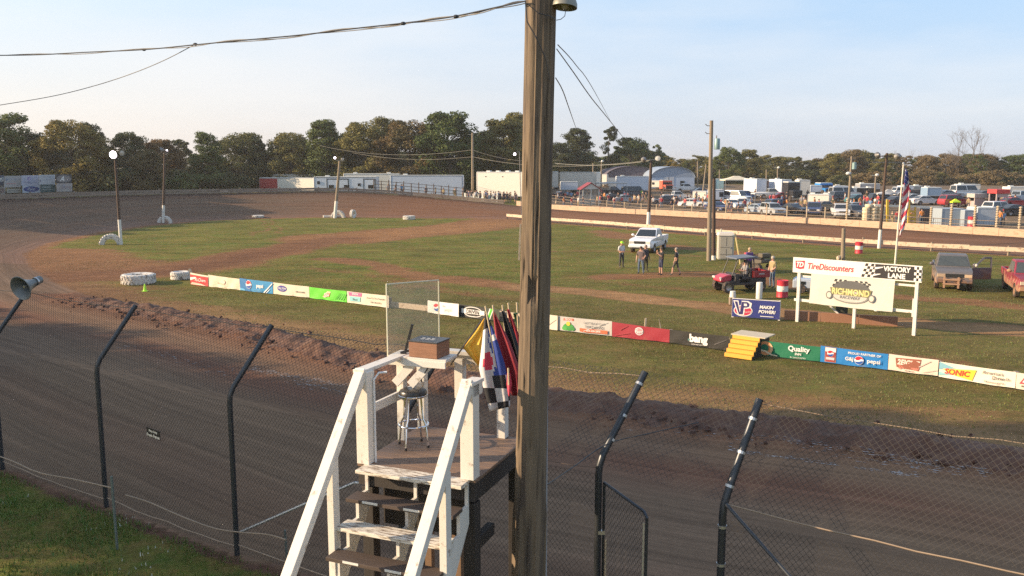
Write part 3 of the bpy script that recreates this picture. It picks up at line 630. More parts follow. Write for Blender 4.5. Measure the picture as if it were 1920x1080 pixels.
# ------------------------------------------------------------------ the big pole in front
M_pole=None
def pole_mat():
    m=mat('split_weathered_pole',(.165,.120,.078),.85,var=.45,scale=3.2,stretch=(5,5,.35),bump=.9,wear=(.075,.056,.042),wearamt=.45,wscale=1.8); return m
def main_pole():
    y=9.55; a=D(991,1080,y); b=D(1014,0,y); d=(b-a)/(b.z-a.z); base=a-d*a.z
    t=thing('utility_pole','thick weathered wooden utility pole standing right in front of the flag stand','pole',base)
    mb=MB(pole_mat()); n=72; prev=None; vs=[]; fs=[]; L=12.2; K=150
    for j in range(K+1):
        z=L*j/K; c=base+d*z; r=.190-.0035*z
        for i in range(n):
            th=2*PI*i/n; g=noise.noise(V((math.cos(th)*3.2,math.sin(th)*3.2,z*.32)))*.013+noise.noise(V((math.cos(th)*9,math.sin(th)*9,z*.5+7)))*.008
            ck=noise.noise(V((math.cos(th)*6+3,math.sin(th)*6,z*.16+31)))
            if abs(ck)<.035: g-=.022*(1-abs(ck)/.035)
            if 5.42<z<5.62 and abs(th-4.55)<.28: g-=.035
            if z<3.1 and -0.2<math.sin(th*3+.5)<.25: g+=.018*min(1,(3.1-z)*4)
            rr=r+g; vs.append((c.x+math.cos(th)*rr,c.y+math.sin(th)*rr,z))
    for j in range(K):
        for i in range(n): fs.append((j*n+i,j*n+(i+1)%n,(j+1)*n+(i+1)%n,(j+1)*n+i))
    mb.add(vs,fs); mb.build('shaft',t,True,True)
    # lamp hood on its arm
    c=D(1059,7,9.45); R=Matrix.Rotation(.10,3,'Y')@Matrix.Rotation(-.12,3,'X')
    mh=mat('faded_lamp_hood',(.24,.235,.20),.45,.3,var=.15)
    h=MB(mh).lathe([(.02,.16),(.05,.15),(.07,.10),(.115,.05),(.135,0),(.137,-.04),(.128,-.04),(.12,0),(.05,.08),(0,.085)],c,R,28).build('lamp_hood',t,True,True)
    MB(mat('lamp_glass_off',(.35,.34,.3),.2)).ball(c+V((0,0,.0)),(.045,.045,.06)).build('bulb',h,True,True)
    MB(M_lampgrey).tube([c+V((0,0,.15)),c+V((-.02,0,.28)),c+V((-.2,.02,.34)),c+V((-.32,.05,.30))],.018,8).build('lamp_arm',t,True,True)
    MB(M_blackplas).tube([D(1043,38,9.5),D(1052,36,9.5),D(1059,30,9.45),D(1061,18,9.45)],.004,5).tube([D(985,2,9.32),D(988,40,9.3),D(1005,70,9.27),D(1022,108,9.33),D(1030,150,9.4)],.007,6).tube([D(990,8,9.3),D(1010,25,9.26),D(1030,30,9.3),D(1042,36,9.45)],.006,6).build('lead_wire',t,True)
    MB(M_plank).bar(D(976,420,9.50),D(973,488,9.50),.03,.02).build('batten',t,True)
    MB(mat('grey_plastic_conduit',(.33,.34,.37),.45)).tube([D(1026,640,9.56),D(1023,1080,9.56),V((D(1023,1080,9.56).x,9.56,0))],.014,8).build('conduit',t,True,True)
    return base,d
PB,PD=main_pole()
def sagline(a,b,sag,n=14,jit=0.,seed=0):
    a,b=V(a),V(b); o=[]
    for i in range(n+1):
        t=i/n; p=a.lerp(b,t)-V((0,0,sag*4*t*(1-t)))
        if jit and 0<i<n: p+=V((0,0,jit*noise.noise(V((i*.9,seed,0)))))
        o.append(p)
    return o
def pxline(pts,ys): return [D(px,py,y) for (px,py),y in zip(pts,ys)]
def smoothline(P,n=6):
    out=[]
    for i in range(len(P)-1):
        p0,p1,p2,p3=P[max(i-1,0)],P[i],P[i+1],P[min(i+2,len(P)-1)]
        for k in range(n):
            t=k/n; out.append(.5*((2*p1)+(p2-p0)*t+(2*p0-5*p1+4*p2-p3)*t*t+(-p0+3*p1-3*p2+p3)*t**3))
    return out+[P[-1]]
def cables():
    A=[(985,2),(930,14),(850,31),(760,43),(660,54),(560,66),(450,76),(365,84),(270,93),(160,98),(60,103),(-60,104)]
    ys=np.linspace(9.4,15,len(A)); P=smoothline(pxline(A,ys)); mc=mat('black_cable_sheath',(.03,.03,.034),.5,var=.2)
    t=thing('overhead_cable','sagging black bundle of cables running left from the big pole','cable',P[0])
    mb=MB(mc).tube(P,.009,6)
    mb.tube([p+V((0,0,.02*math.sin(i*.55)-.004)) for i,p in enumerate(P)],.006,5); mb.tube([p+V((0,.01,-.022*abs(math.sin(i*.3+1)))) for i,p in enumerate(P[:40])],.006,5)
    mb.build('cable',t,True)
    for px,py,y in ((366,83,13.0),(756,44,10.7),(855,31,10.1),(270,93,13.6)): MB(mc).ball(D(px,py,y),(.035,.03,.022),n=8,k=5).build('cable_clamp',t,True)
    Q=smoothline(pxline([(366,83),(310,112),(250,137),(180,160),(100,180),(0,197),(-60,206)],np.linspace(13,16,7)))
    t=thing('branch_wire','thin wire branching down to the left from the cable bundle','wire',Q[0]); MB(mc).tube(Q,.006,5).build('wire',t,True)
    for nm,lab,pts,y0,y1,r in (('guy_wire','longer of the two wires slanting down right from the pole to the far trees',[(1044,92),(1075,135),(1110,185),(1140,222),(1172,262)],9.6,60,.013),('guy_wire','hair-thin upper wire slanting down right beside the longer wire',[(1046,84),(1080,122),(1115,172),(1144,226)],9.6,60,.008),('guy_wire','short wire dropping steeply from the pole toward the tall dark tree',[(1042,146),(1056,172),(1068,206),(1081,243)],9.6,50,.012)):
        ys=[1/(1/y0*(1-i/(len(pts)-1))+1/y1*(i/(len(pts)-1))) for i in range(len(pts))]; Q=smoothline(pxline(pts,ys))
        t=thing(nm,lab,'wire',Q[0]); MB(mc).tube(Q,[.006+(r-.006)*i/(len(Q)-1) for i in range(len(Q))],5).build('wire',t,True)
cables()
# ------------------------------------------------------------------ chain-link catch fence
def chain(mb,O,u,v,W,Hh,p=.075,q=.09,r=.0021):
    O,u,v=V(O),V(u),V(v); k=Hh*p/q
    for sg in (1,-1):
        c=-k if sg>0 else 0.
        end=W if sg>0 else W+k
        while c<end:
            x0,x1=(c,c+k) if sg>0 else (c,c-k)
            s0,s1=0.,1.
            lo,hi=(x0,x1) if x0<x1 else (x1,x0)
            def cut(x): return (x-x0)/(x1-x0)
            ts=sorted((max(0,min(1,cut(0))),max(0,min(1,cut(W)))))
            if lo<0 or hi>W: 
                t0=0. if 0<=x0<=W else (cut(0) if x0<0 else cut(W)); t1=1. if 0<=x1<=W else (cut(0) if x1<0 else cut(W))
            else: t0,t1=0.,1.
            if t1-t0>.005:
                a=O+u*(x0+(x1-x0)*t0)+v*(Hh*t0); b=O+u*(x0+(x1-x0)*t1)+v*(Hh*t1); mb.tube([a,b],r,3,False)
            c+=p
FN=V((.83,.56,0)); M_wire2=mat('dull_strand_wire',(.16,.11,.08),.6,.1,var=.25)
def fpost(parent,B,hb=2.93,lean=.80,up=1.17,r=.048,bands=(),name='post'):
    B=V(B); k=B+V((0,0,hb)); tip=k+FN*lean+V((0,0,up))
    mb=MB(M_post).tube([B,B+V((0,0,hb-.12)),k+FN*.015,k+FN*.07+V((0,0,.14)),tip],r,10); o=mb.build(name,parent,True,True)
    for z in bands:
        if z<hb: c=B+V((0,0,z)); R=None
        else: f=(z-hb)/up; c=k.lerp(tip,f); R=face(k,tip)
        MB(M_band).lathe([(r,-.018),(r+.008,-.018),(r+.008,.018),(r,.018)],c,R,12).build('clamp',o,True)
    return k,tip
def left_fence():
    Bs=[V((x,y,0)) for x,y in ((-26.5,28.4),(-22.5,25.75),(-18.9,23.4),(-15.2,21.0),(-11.68,18.78),(-8.28,16.61),(-4.92,14.44),(-1.72,12.62),(1.16,10.95))]
    t=thing('catch_fence','tall dark chain link catch fence with leaning post tops along the near straight','fence',Bs[6])
    K=[fpost(t,b,bands=(3.25,3.55,3.95) if i==8 else ()) for i,b in enumerate(Bs)]
    for i in range(4,len(Bs)-1):
        a,b=Bs[i],Bs[i+1]; u=(b-a); W=u.length; u/=W; mb=MB(M_wire)
        chain(mb,a+V((0,0,.06)),u,V((0,0,1)),W,2.75,r=.0027 if i<7 else .0025); mb.build('mesh_panel',t,True)
        mb=MB(M_wire); vv=K[i][1]-K[i][0]; h=vv.length; chain(mb,K[i][0],u,vv/h,W,h,.085,.085,r=.0030); mb.build('mesh_panel',t,True)
    for i in range(3,len(Bs)-1):
        sg=(.05,.03,.12,.05,.06,.04,.03,.05)[i]
        MB(M_wirebright).tube(sagline(K[i][1]-V((0,0,.06)),K[i+1][1]-V((0,0,.06)),sg,8,.03,i),.0085,5).build('top_strand',t,True)
        MB(M_wire2).tube(sagline(K[i][0],K[i+1][0]-V((0,0,.03)),sg*1.6,8,.05,i+9),.005,5).build('middle_strand',t,True)
        MB(M_wirebright).tube(sagline(Bs[i]+V((0,0,.20)),Bs[i+1]+V((0,0,.16)),.05,8,.05,i+20),.010,5).build('bottom_strand',t,True)
    MB(M_galv).tube([D(450,998,14.42),D(560,950,13.7),D(665,905,13.1),Bs[7]+V((0,0,2.0))],.022,8).build('brace_pipe',t,True,True)
    return Bs,K
FB,FK=left_fence()
def on_line(px,A,B):                           # the point of the line A-B (in plan) behind this column of the picture
    k=(px-960)/FPX; A,B=V(A),V(B); best=None
    for i in range(2001):
        p=A.lerp(B,i/2000*1.6-.3); f=p.y*math.cos(PITCH)-(1.4-CAMH)*math.sin(PITCH); e=abs(p.x/f-k)
        if best is None or e<best[0]: best=(e,p)
    return best[1]
def fence_sign():
    a=on_line(280,FB[6],FB[5]); b=on_line(305,FB[6],FB[5]); off=V((-FN.x,-FN.y,0))*.02
    z1,z0=D(280,800,a.y).z,D(280,817,a.y).z; w1,w0=D(305,809,b.y).z,D(305,826,b.y).z
    s=Sheet(V((a.x,a.y,z0))+off,V((b.x,b.y,w0))+off,V((b.x,b.y,w1))+off,V((a.x,a.y,z1))+off,(.02,.018,.016),thick=.004,backing=M_blackplas)
    s.text('Stay Away',.5,.71,.36,(.80,.72,.58),.92,.05); s.text('From Fence',.5,.26,.36,(.80,.72,.58),.96,.05)
    tag(s.build('fence_sign',loc=(a.x,a.y,z0)),'small black warning sign with cream lettering tied to the catch fence','sign')
fence_sign()
def right_fence():
    Bs=[V((2.62,10.1,0)),V((5.6,8.25,0)),V((8.6,6.4,0))]; t=thing('catch_fence','right hand catch fence with a braced clamp-ringed post beyond the open gate','fence',Bs[0])
    K=[fpost(t,b,2.72,.60,1.27,.05,(1.55,1.95,2.45,2.95,3.35,3.75) if i==0 else ()) for i,b in enumerate(Bs)]
    for i in range(2):
        a,b=Bs[i],Bs[i+1]; u=b-a; W=u.length; u/=W
        mb=MB(M_wire); chain(mb,a+V((0,0,.06)),u,V((0,0,1)),W,2.5,r=.0027); mb.build('mesh_panel',t,True)
        mb=MB(M_wire); vv=K[i][1]-K[i][0]; h=vv.length; chain(mb,K[i][0],u,vv/h,W,h,.085,.085,r=.0027); mb.build('mesh_panel',t,True)
        MB(M_wirebright).tube(sagline(K[i][0]+V((0,0,.03)),K[i+1][0]+V((0,0,-.05)),.03,8,.02,i),.010,5).build('middle_strand',t,True)
        MB(M_wirebright).tube(sagline(K[i][1]-V((0,0,.06)),K[i+1][1]-V((0,0,.06)),.04,8,.03,i+4),.006,5).build('top_strand',t,True)
    MB(M_post).tube([D(1361,945,10.05),D(1420,1012,9.7),D(1480,1080,9.36),D(1560,1170,8.9)],.022,8).build('brace_pipe',t,True,True)
    # mesh hung over the gate opening, between the leaning tops
    mb=MB(M_wire); A,B=FK[8],K[0]; u=B[0]-A[0]; W=u.length; u/=W; vv=A[1]-A[0]; h=vv.length
    chain(mb,A[0]+V((0,0,.02)),u,vv/h,W,h,.085,.085,r=.0024); mb.build('mesh_panel',t,True)
    MB(M_blackplas).tube(smoothline([D(1027,908,9.6),D(1080,872,10.4),D(1140,832,11.0),D(1220,812,11.6),D(1310,792,12.2)]),.008,5).build('slack_cable',t,True)
    return Bs,K
RB,RK=right_fence()
def gate():
    A=V((1.235,10.93,0)); e=D(1213,968,9.9); B=V((e.x,e.y,0)); t=thing('gate','narrow chain link gate leaf standing open beside the gate post','gate',A); zt=D(1133,905,10.93).z
    R=[A+V((0,0,.1)),A+V((0,0,zt)),B+V((0,0,zt)),B+V((0,0,.1))]
    MB(M_post).tube([R[0],R[1]],.02,8).tube([R[1],R[2].lerp(R[1],.06),R[2]-V((0,0,.05)),R[3]],.02,8).tube([R[3],R[0]],.02,8).build('gate_frame',t,True,True)
    u=B-A; W=u.length; mb=MB(M_wire); chain(mb,A+V((0,0,.1)),u/W,V((0,0,1)),W,zt-.1,.075,.09,.0026); mb.build('mesh_panel',t,True)
    for z in (1.2,2.0): MB(M_band).box(A+V((-.03,0,z)),(.09,.06,.05)).build('hinge',t,True)
    mt=mat('yellowed_tension_bar',(.45,.38,.26),.5)
    MB(mt).bar(B+V((-.035,.01,.15)),B+V((-.035,.01,zt-.12)),.008,.02,(1,0,0)).bar(A+V((.03,-.02,.15)),A+V((.03,-.02,1.9)),.008,.02,(1,0,0)).build('tension_bar',t,True)
gate()
def rope_barrier():
    t=thing('rope_barrier','sagging pale rope on thin green stakes above the lawn','rope barrier',G(220,1030)); ms=mat('green_steel_stake',(.14,.17,.15),.55,.3,var=.3)
    s=[]
    for (b,tp) in (((220,1030),(209,893)),((538,1046),(534,994)),((-150,905),(-160,800))):
        g=G(*b); q=D(tp[0],tp[1],g.y+.02); s.append(q); MB(ms).bar(g,q,.045,.03,(1,0,0)).build('stake',t,True)
    a=s[0]-V((0,0,.22)); MB(M_wirebright).tube(smoothline([s[2]-V((0,0,.1)),D(0,856,17.2),D(70,885,16.6),D(140,899,15.9),a]),.013,6).build('rope',t,True)
    MB(M_wirebright).tube(smoothline([D(235,928,14.6),D(280,942,14.6),D(340,968,14.45),D(400,990,14.3),D(450,998,14.1),D(500,1002,13.8),D(536,1012,13.4)]),.012,6).build('rope',t,True)
rope_barrier()
def horn():
    k,tip=FK[4]; y=tip.y-.15; c=D(38,541,y-.25); b=D(70,525,y+.2); ax=(b-c).normalized(); ax=V((.30,.92,.24)).normalized(); R=ax.to_track_quat('Z','Y').to_matrix()
    t=thing('horn_speaker','grey horn loudspeaker clamped on top of a leaning fence post','loudspeaker',tip)
    mg=mat('grey_horn_enamel',(.165,.175,.17),.4,.2,var=.15)
    MB(mg).lathe([(.275,0),(.285,.01),(.27,.02),(.22,.07),(.165,.15),(.12,.24),(.085,.34),(.075,.42)],c,R,32).lathe([(.06,.40),(.10,.28),(.15,.15),(.21,.06),(.262,.006),(.275,0)],c,R,32).build('bell',t,True,True)
    MB(M_band).lathe([(.0,.10),(.03,.10),(.035,.12),(.03,.25),(0,.26)],c,R,12).build('throat',t,True,True)
    MB(mg).lathe([(0,.42),(.085,.42),(.09,.44),(.09,.56),(.075,.58),(0,.58)],c,R,20).build('driver',t,True,True)
    q=c+ax*.44; MB(M_band).lathe([(.092,-.02),(.1,-.02),(.1,.02),(.092,.02)],q,R,20).tube([q-V((0,0,.09)),tip-V((0,0,.03))],.02,8).build('bracket',t,True)
horn()
# ------------------------------------------------------------------ banners along the infield guard board
BW=[(358,533),(391,536.5),(450,543.5),(512,551),(580,558),(650,567),(729,577),(803,585),(860,593),(910,599),(937,602),(1026,616.5),(1046,619),(1147,630),(1255,642),(1366,656),(1418,664),(1537,678),(1664,693),(1759,705),(1903,727),(1990,739)]
def upto(p,px,py): return D(px,py,p.y).z
def banner(px0,b0,t0,px1,b1,t1,base,label,seed,draw,amp=.007,name='banner'):
    a=G(px0,b0,.05); b=G(px1,b1,.05); za,zb=upto(a,px0,t0),upto(b,px1,t1)
    s=Sheet(a,b,V((b.x,b.y,zb)),V((a.x,a.y,za)),base,amp,seed,.012,None,.01); draw(s)
    return tag(s.build(name,loc=(a.x,a.y,.05)),label,'banner','advertising banners along the infield board')
def roundel(s,cx,cy,r,top=(.62,.02,.04),bot=(.02,.09,.36)):
    s.ell(cx,cy,r,r,(.8,.8,.8)); w=s.W/s.Ht; R=r*.93
    up=[(R*math.cos(a),R*math.sin(a)) for a in np.linspace(.25,PI-.35,14)]+[(-R*.55,R*.02),(0,R*.08),(R*.5,R*.42)]
    dn=[(R*math.cos(a),R*math.sin(a)) for a in np.linspace(PI+.35,2*PI-.1,14)]+[(R*.55,-R*.12),(0,-R*.32),(-R*.45,-R*.36)]
    for q,c in ((up,top),(dn,bot)): s.poly([(cx*s.W+x*s.Ht,cy*s.Ht+y*s.Ht) for x,y in q],c,False); s.lay-=1
    s.lay+=1
DK=(.05,.045,.05)
def b1(s): s.rect(0,.0,1,.86,(.50,.02,.03)); s.text('Ale-8-One' if False else 'Ri-Chem',.55,.50,.30,WHITE,.85,.01,.3); s.poly([(.0,.35),(.35,.62),(.30,.72),(0,.6)],WHITE); s.poly([(.0,.02),(.9,.02),(.6,.16),(.1,.22)],(.72,.45,.36))
def b2(s): s.ell(.52,.55,.17,.17,(.62,.36,.28)); s.ell(.52,.55,.13,.13,CREAM); s.text('Richmond',.42,.40,.16,(.62,.36,.28),.3,.0,.4)
def b3(s): s.poly([(0,0),(.35,0),(.2,1),(0,1)],(.02,.17,.42)); s.poly([(0,0),(.18,0),(.12,.14),(0,.2)],(.1,.4,.68)); roundel(s,.28,.55,.36); s.text('pepsi',.62,.50,.40,WHITE,.42,.03); s.poly([(.72,.02),(.76,.02),(1.,.82),(1.,.92)],WHITE); s.poly([(.80,.02),(.82,.02),(.93,.36),(.91,.36)],WHITE); s.rect(.4,.14,.7,.18,(.1,.35,.6))
def b4(s): s.ell(.25,.56,.56,.27,(.07,.06,.32)); s.text('Dan Wise',.25,.60,.17,WHITE,.36,.02,.2); s.text('COLLISION',.25,.44,.07,WHITE,.28); s.text('859-623-9200',.76,.43,.14,DK,.42,.02)
def b5(s):
    s.poly([(.36,.25),(.44,.2),(.60,.80),(.50,.82)],(.70,.62,.40)); s.poly([(.38,.3),(.55,.35),(.58,.66),(.44,.62)],(.62,.16,.07)); s.text('mtn',.455,.60,.16,WHITE,.2,.03,.3,.2); s.text('DEW',.485,.42,.22,WHITE,.2,.03,.3,.2)
    for k in range(4): s.poly([(.70+.06*k,.12),(.74+.06*k,.2),(.86+.045*k,.75),(.84+.045*k,.75)],(.06,.36,.03))
def b6(s): s.poly([(.05,.64),(.36,.66),(.37,.98),(.04,.95)],(.62,.12,.30)); s.text('SNOW',.21,.83,.18,WHITE,.26,.03); s.poly([(.08,.18),(.33,.20),(.34,.62),(.07,.6)],(.25,.55,.58)); s.text('Shack',.21,.36,.2,DK,.24,.02,.2); s.text('Snow On The Mountain',.70,.66,.15,DK,.52,.0); s.text('859-302-5710',.70,.30,.15,DK,.48,.01); s.poly([(.5,.42),(.52,.42),(.92,.74),(.9,.74)],(.5,.5,.5))
def b8(s): roundel(s,.29,.52,.33); s.text('diet',.53,.72,.16,(.45,.45,.47),.2); s.text('pepsi',.66,.42,.34,(.50,.50,.52),.42,.0)
def b9(s): s.ell(.54,.5,1.02,.45,WHITE); s.ell(.54,.5,.95,.38,(.03,.03,.03)); s.rect(.10,.33,.98,.70,WHITE); s.text('DRIVEN',.54,.52,.30,(.03,.03,.03),.80,.03)
def b10(s): s.poly([(.0,0),(.3,0),(.62,1),(.3,1)],WHITE); s.poly([(.08,0),(.22,0),(.54,1),(.38,1)],(.11,.55,.04))
def b12(s): s.poly([(.2,.2),(.9,.7),(.9,.74),(.2,.25)],(.5,.46,.38))
def b13(s):
    s.poly([(.10,.74),(.30,.78),(.29,.94),(.11,.9)],(.55,.10,.05)); s.text('GECKO',.2,.84,.13,WHITE,.17,.02)
    s.ell(.20,.30,.42,.26,(.06,.30,.06)); s.ell(.13,.2,.2,.15,(.08,.38,.07)); s.ell(.28,.2,.18,.14,(.05,.25,.06)); s.ell(.20,.55,.16,.15,(.75,.5,.06))
    s.text('GUTTER & PAINT',.68,.74,.15,(.25,.25,.25),.5,.01); s.text('TREE SERVICE',.68,.48,.17,(.22,.22,.22),.52,.02); s.rect(.42,.10,.93,.34,(.62,.14,.06)); s.text('859-200-2870',.675,.22,.14,WHITE,.46,.02); s.poly([(.48,.14),(.5,.14),(.92,.92),(.9,.92)],(.55,.53,.5))
def b14(s): s.ell(.48,.60,.32,.29,(.72,.68,.68)); s.ell(.48,.60,.26,.23,(.55,.30,.32)); s.text('Dr',.44,.70,.16,WHITE,.06,.03,.2,.1); s.text('Pepper',.485,.55,.22,WHITE,.13,.03,.2,.12); s.poly([(.05,.06),(.33,.36),(.31,.38),(.05,.1)],(.36,.05,.06)); s.poly([(.15,.5),(.28,.88),(.27,.9),(.14,.55)],(.36,.05,.06))
def b15(s): s.text('bang',.50,.50,.78,WHITE,.60,.05); s.text('POTENT BRAIN & BODY FUEL',.50,.13,.06,WHITE,.34); s.poly([(.78,.3),(.98,.74),(.97,.76),(.76,.34)],(.10,.09,.09)); s.ell(.335,.44,.07,.08,(.1,.25,.24))
def b17(s):
    s.ell(.13,.50,.50,.47,(.72,.30,.12)); s.ell(.13,.50,.50,.47,(.78,.48,.26),-.9,.9); s.ell(.12,.52,.27,.26,(.01,.15,.075)); s.poly([(.02,.30),(.12,.26),(.22,.06),(.33,.02),(.33,.1),(.24,.14),(.14,.36),(.03,.4)],(.75,.6,.4))
    s.text('Quality',.67,.66,.46,WHITE,.50,.03); s.text('INN',.66,.36,.17,WHITE,.2,.03); s.text('BY CHOICE HOTELS',.66,.12,.08,WHITE,.42,.01)
def b18(s):
    s.rect(.07,.05,.24,.98,(.40,.18,.12)); s.rect(.075,.70,.235,.95,WHITE); s.poly([(.09,.08),(.22,.08),(.235,.7),(.075,.7)],(.34,.05,.05)); roundel(s,.155,.60,.20); s.rect(.09,.2,.22,.36,(.5,.5,.52))
    s.text('PROUD PARTNER OF',.66,.80,.15,WHITE,.58,.02); s.text('G&J',.44,.40,.30,WHITE,.2,.025); roundel(s,.585,.40,.27); s.text('pepsi',.80,.38,.34,WHITE,.30,.02)
def b19(s): s.poly([(.17,.26),(.62,.16),(.66,.9),(.14,.82)],(.30,.10,.06)); s.text('2EIGHT',.41,.60,.36,(.74,.66,.56),.46,.04,.15); s.text('Speedwear',.42,.27,.26,(.66,.22,.16),.44,.03,.3); s.text('859 408 1616',.44,.10,.07,DK,.2); s.poly([(.62,.4),(.86,.86),(.84,.88),(.62,.46)],(.60,.45,.38)); s.poly([(.7,.1),(.98,.34),(.98,.37),(.7,.14)],(.62,.48,.4))
def b20(s):
    s.poly([(.0,1),(.22,.72),(.0,.5)],(.20,.42,.50)); s.poly([(.0,.1),(.18,.3),(.0,.34)],(.25,.48,.5)); s.poly([(.05,.58),(.50,.80),(.45,.06),(.16,.30)],(.85,.55,.05)); s.text('SONIC',.25,.46,.38,(.62,.05,.03),.40,.04,.15)
    s.text("America's",.71,.76,.22,(.16,.14,.12),.40,.01); s.text('Drive In',.82,.48,.22,(.16,.14,.12),.32,.015,.1); s.text('Richmond, Ky',.74,.17,.18,(.20,.16,.13),.40,.0,.0)
def b21(s): s.poly([(.08,.35),(.30,.35),(.19,.78)],(.55,.06,.09)); s.poly([(.15,.45),(.23,.45),(.19,.62)],WHITE); s.text('AAA',.2,.22,.12,DK,.2)
CR2=(.70,.62,.50)
banner(358,533,511,391,537,517,CR2,'short red banner with white script at the far left end of the board',1,b1)
banner(391,537,515,450,543.5,523,(.72,.62,.48),'plain cream banner with a faint ring and a big crease',2,b2,.016)
banner(450.5,543.5,521.5,512,551,529,(.025,.24,.50),'blue cola banner with slanted white stripes near the left end',3,b3)
banner(513,551,529.5,580,558,537.5,CR2,'cream banner with a dark blue oval and a phone number',4,b4)
banner(580.5,558.5,538,650,567,546,(.12,.58,.04),'bright green banner with a small red and white emblem',5,b5,.012)
banner(651,567,546,729,577,554.5,CR2,'white banner with a pink and teal snow cone emblem',6,b6)
banner(802,585.5,563,860,594,570,WHITE,'white cola banner with a red white and blue roundel behind the windshield edge',8,b8)
banner(861,592.5,570,910,599,577,(.03,.03,.03),'black banner with a white oval badge behind the yellow flag',9,b9)
banner(911,599,577,936,602,580.5,(.05,.06,.04),'short green and white striped banner just left of the flags',10,b10)
banner(1022,616,588.5,1045,619,592,CR2,'plain white banner end showing just right of the big pole',12,b12)
banner(1046.5,618.5,592.5,1147,630,602.5,(.50,.47,.44),'grey white banner with a green lizard-coloured blot and an orange strip',13,b13)
banner(1147.5,630.5,603.5,1255,642,618,(.34,.028,.045),'long maroon soda banner with a small white oval',14,b14)
banner(1255.5,642,618,1366,657,631,(.022,.018,.018),'black banner with big round white lower-case letters beside the yellow steps',15,b15)
banner(1420,664.5,637,1537,678,650.5,(.012,.16,.08),'dark green hotel banner with a large orange Q ring',17,b17)
banner(1537.5,678,648,1664,693,664,(.02,.20,.52),'blue partner banner with a cup at one end',18,b18)
banner(1665,693,663.5,1758,705,675,(.72,.60,.50),'pinkish white banner with red and brown block lettering',19,b19)
banner(1760,706,678,1903,728,698,(.74,.68,.56),'drive-in banner with red letters on a yellow arrow',20,b20)
banner(1904,728,698.5,1985,740,709,CR2,'white banner with a small red triangle mark at the right edge',21,b21)
def guard_board():
    t=thing('guard_board','low weathered guard board on short posts carrying the banners along the infield','guard board',G(1255,642))
    back=V((.55,.83,0))*.07
    for i in range(len(BW)-1):
        if BW[i][0] in (1366,): continue
        a,b=G(*BW[i])+back,G(*BW[i+1])+back
        h=.46 if BW[i][0]!=729 else .30
        MB(M_plank).bar(a+V((0,0,h-.13)),b+V((0,0,h-.14)),.045,.26).build('plank',t,True)
        p=a+back*.8; MB(M_greyplank).box(p+V((0,0,.24)),(.12,.12,.52)).build('post',t,True)
    for (b,tp,w) in (((1205,622),(1211,597),.07),((1236,626),(1236,598),.035),((1131,614),(1131,601),.05),((1468,658),(1469,648),.06)):
        g=G(*b)+back*3; z=D(*tp,g.y).z; MB(M_plank).bar(g,V((D(*tp,g.y).x,g.y,z)),w,w).build('stake',t,True)
guard_board()
def yellow_steps():
    a=G(1358,668.5); b=G(1409,676); u=(b-a).normalized(); n=V((-u.y,u.x,0)); W=(b-a).length; zt=D(1375,622,G(1366,656).y+.25).z+.06
    t=thing('steps','short flight of yellow painted wooden steps over the banner board','steps',a,math.atan2(u.y,u.x)); my=mat('yellow_step_paint',(.72,.38,.05),.6,var=.12,bump=.1)
    N=5; run=.165; rise=zt/N
    for i in range(N):
        MB(my).box((W/2,i*run+.018,rise*(i+.5)-.0),(W,.036,rise*.86)).build('riser',t,bevel=.004)
        if i<N-1: MB(my).box((W/2,i*run+run/2+.04,rise*(i+1)-.02),(W+.02,run,.035)).build('tread',t,bevel=.004)
    MB(mat('bare_plywood_top',(.52,.44,.32),.7,var=.15)).box((W/2+.05,N*run+.36,zt+.002),(W+.28,.95,.036)).build('platform',t,bevel=.004)
    for x in (.03,W-.03):
        q=[(0,0)]
        for i in range(N): q+=[(i*run+.037,rise*(i+1)-.04),((i+1)*run+.03,rise*(i+1)-.04)]
        q+=[(N*run+.8,zt-.02),(N*run+.8,0)]
        MB(M_darkwood).prism(q,lambda y,z,x=x:V((x-.02,y,z)),lambda y,z,x=x:V((x+.02,y,z))).build('side_panel',t)
yellow_steps()
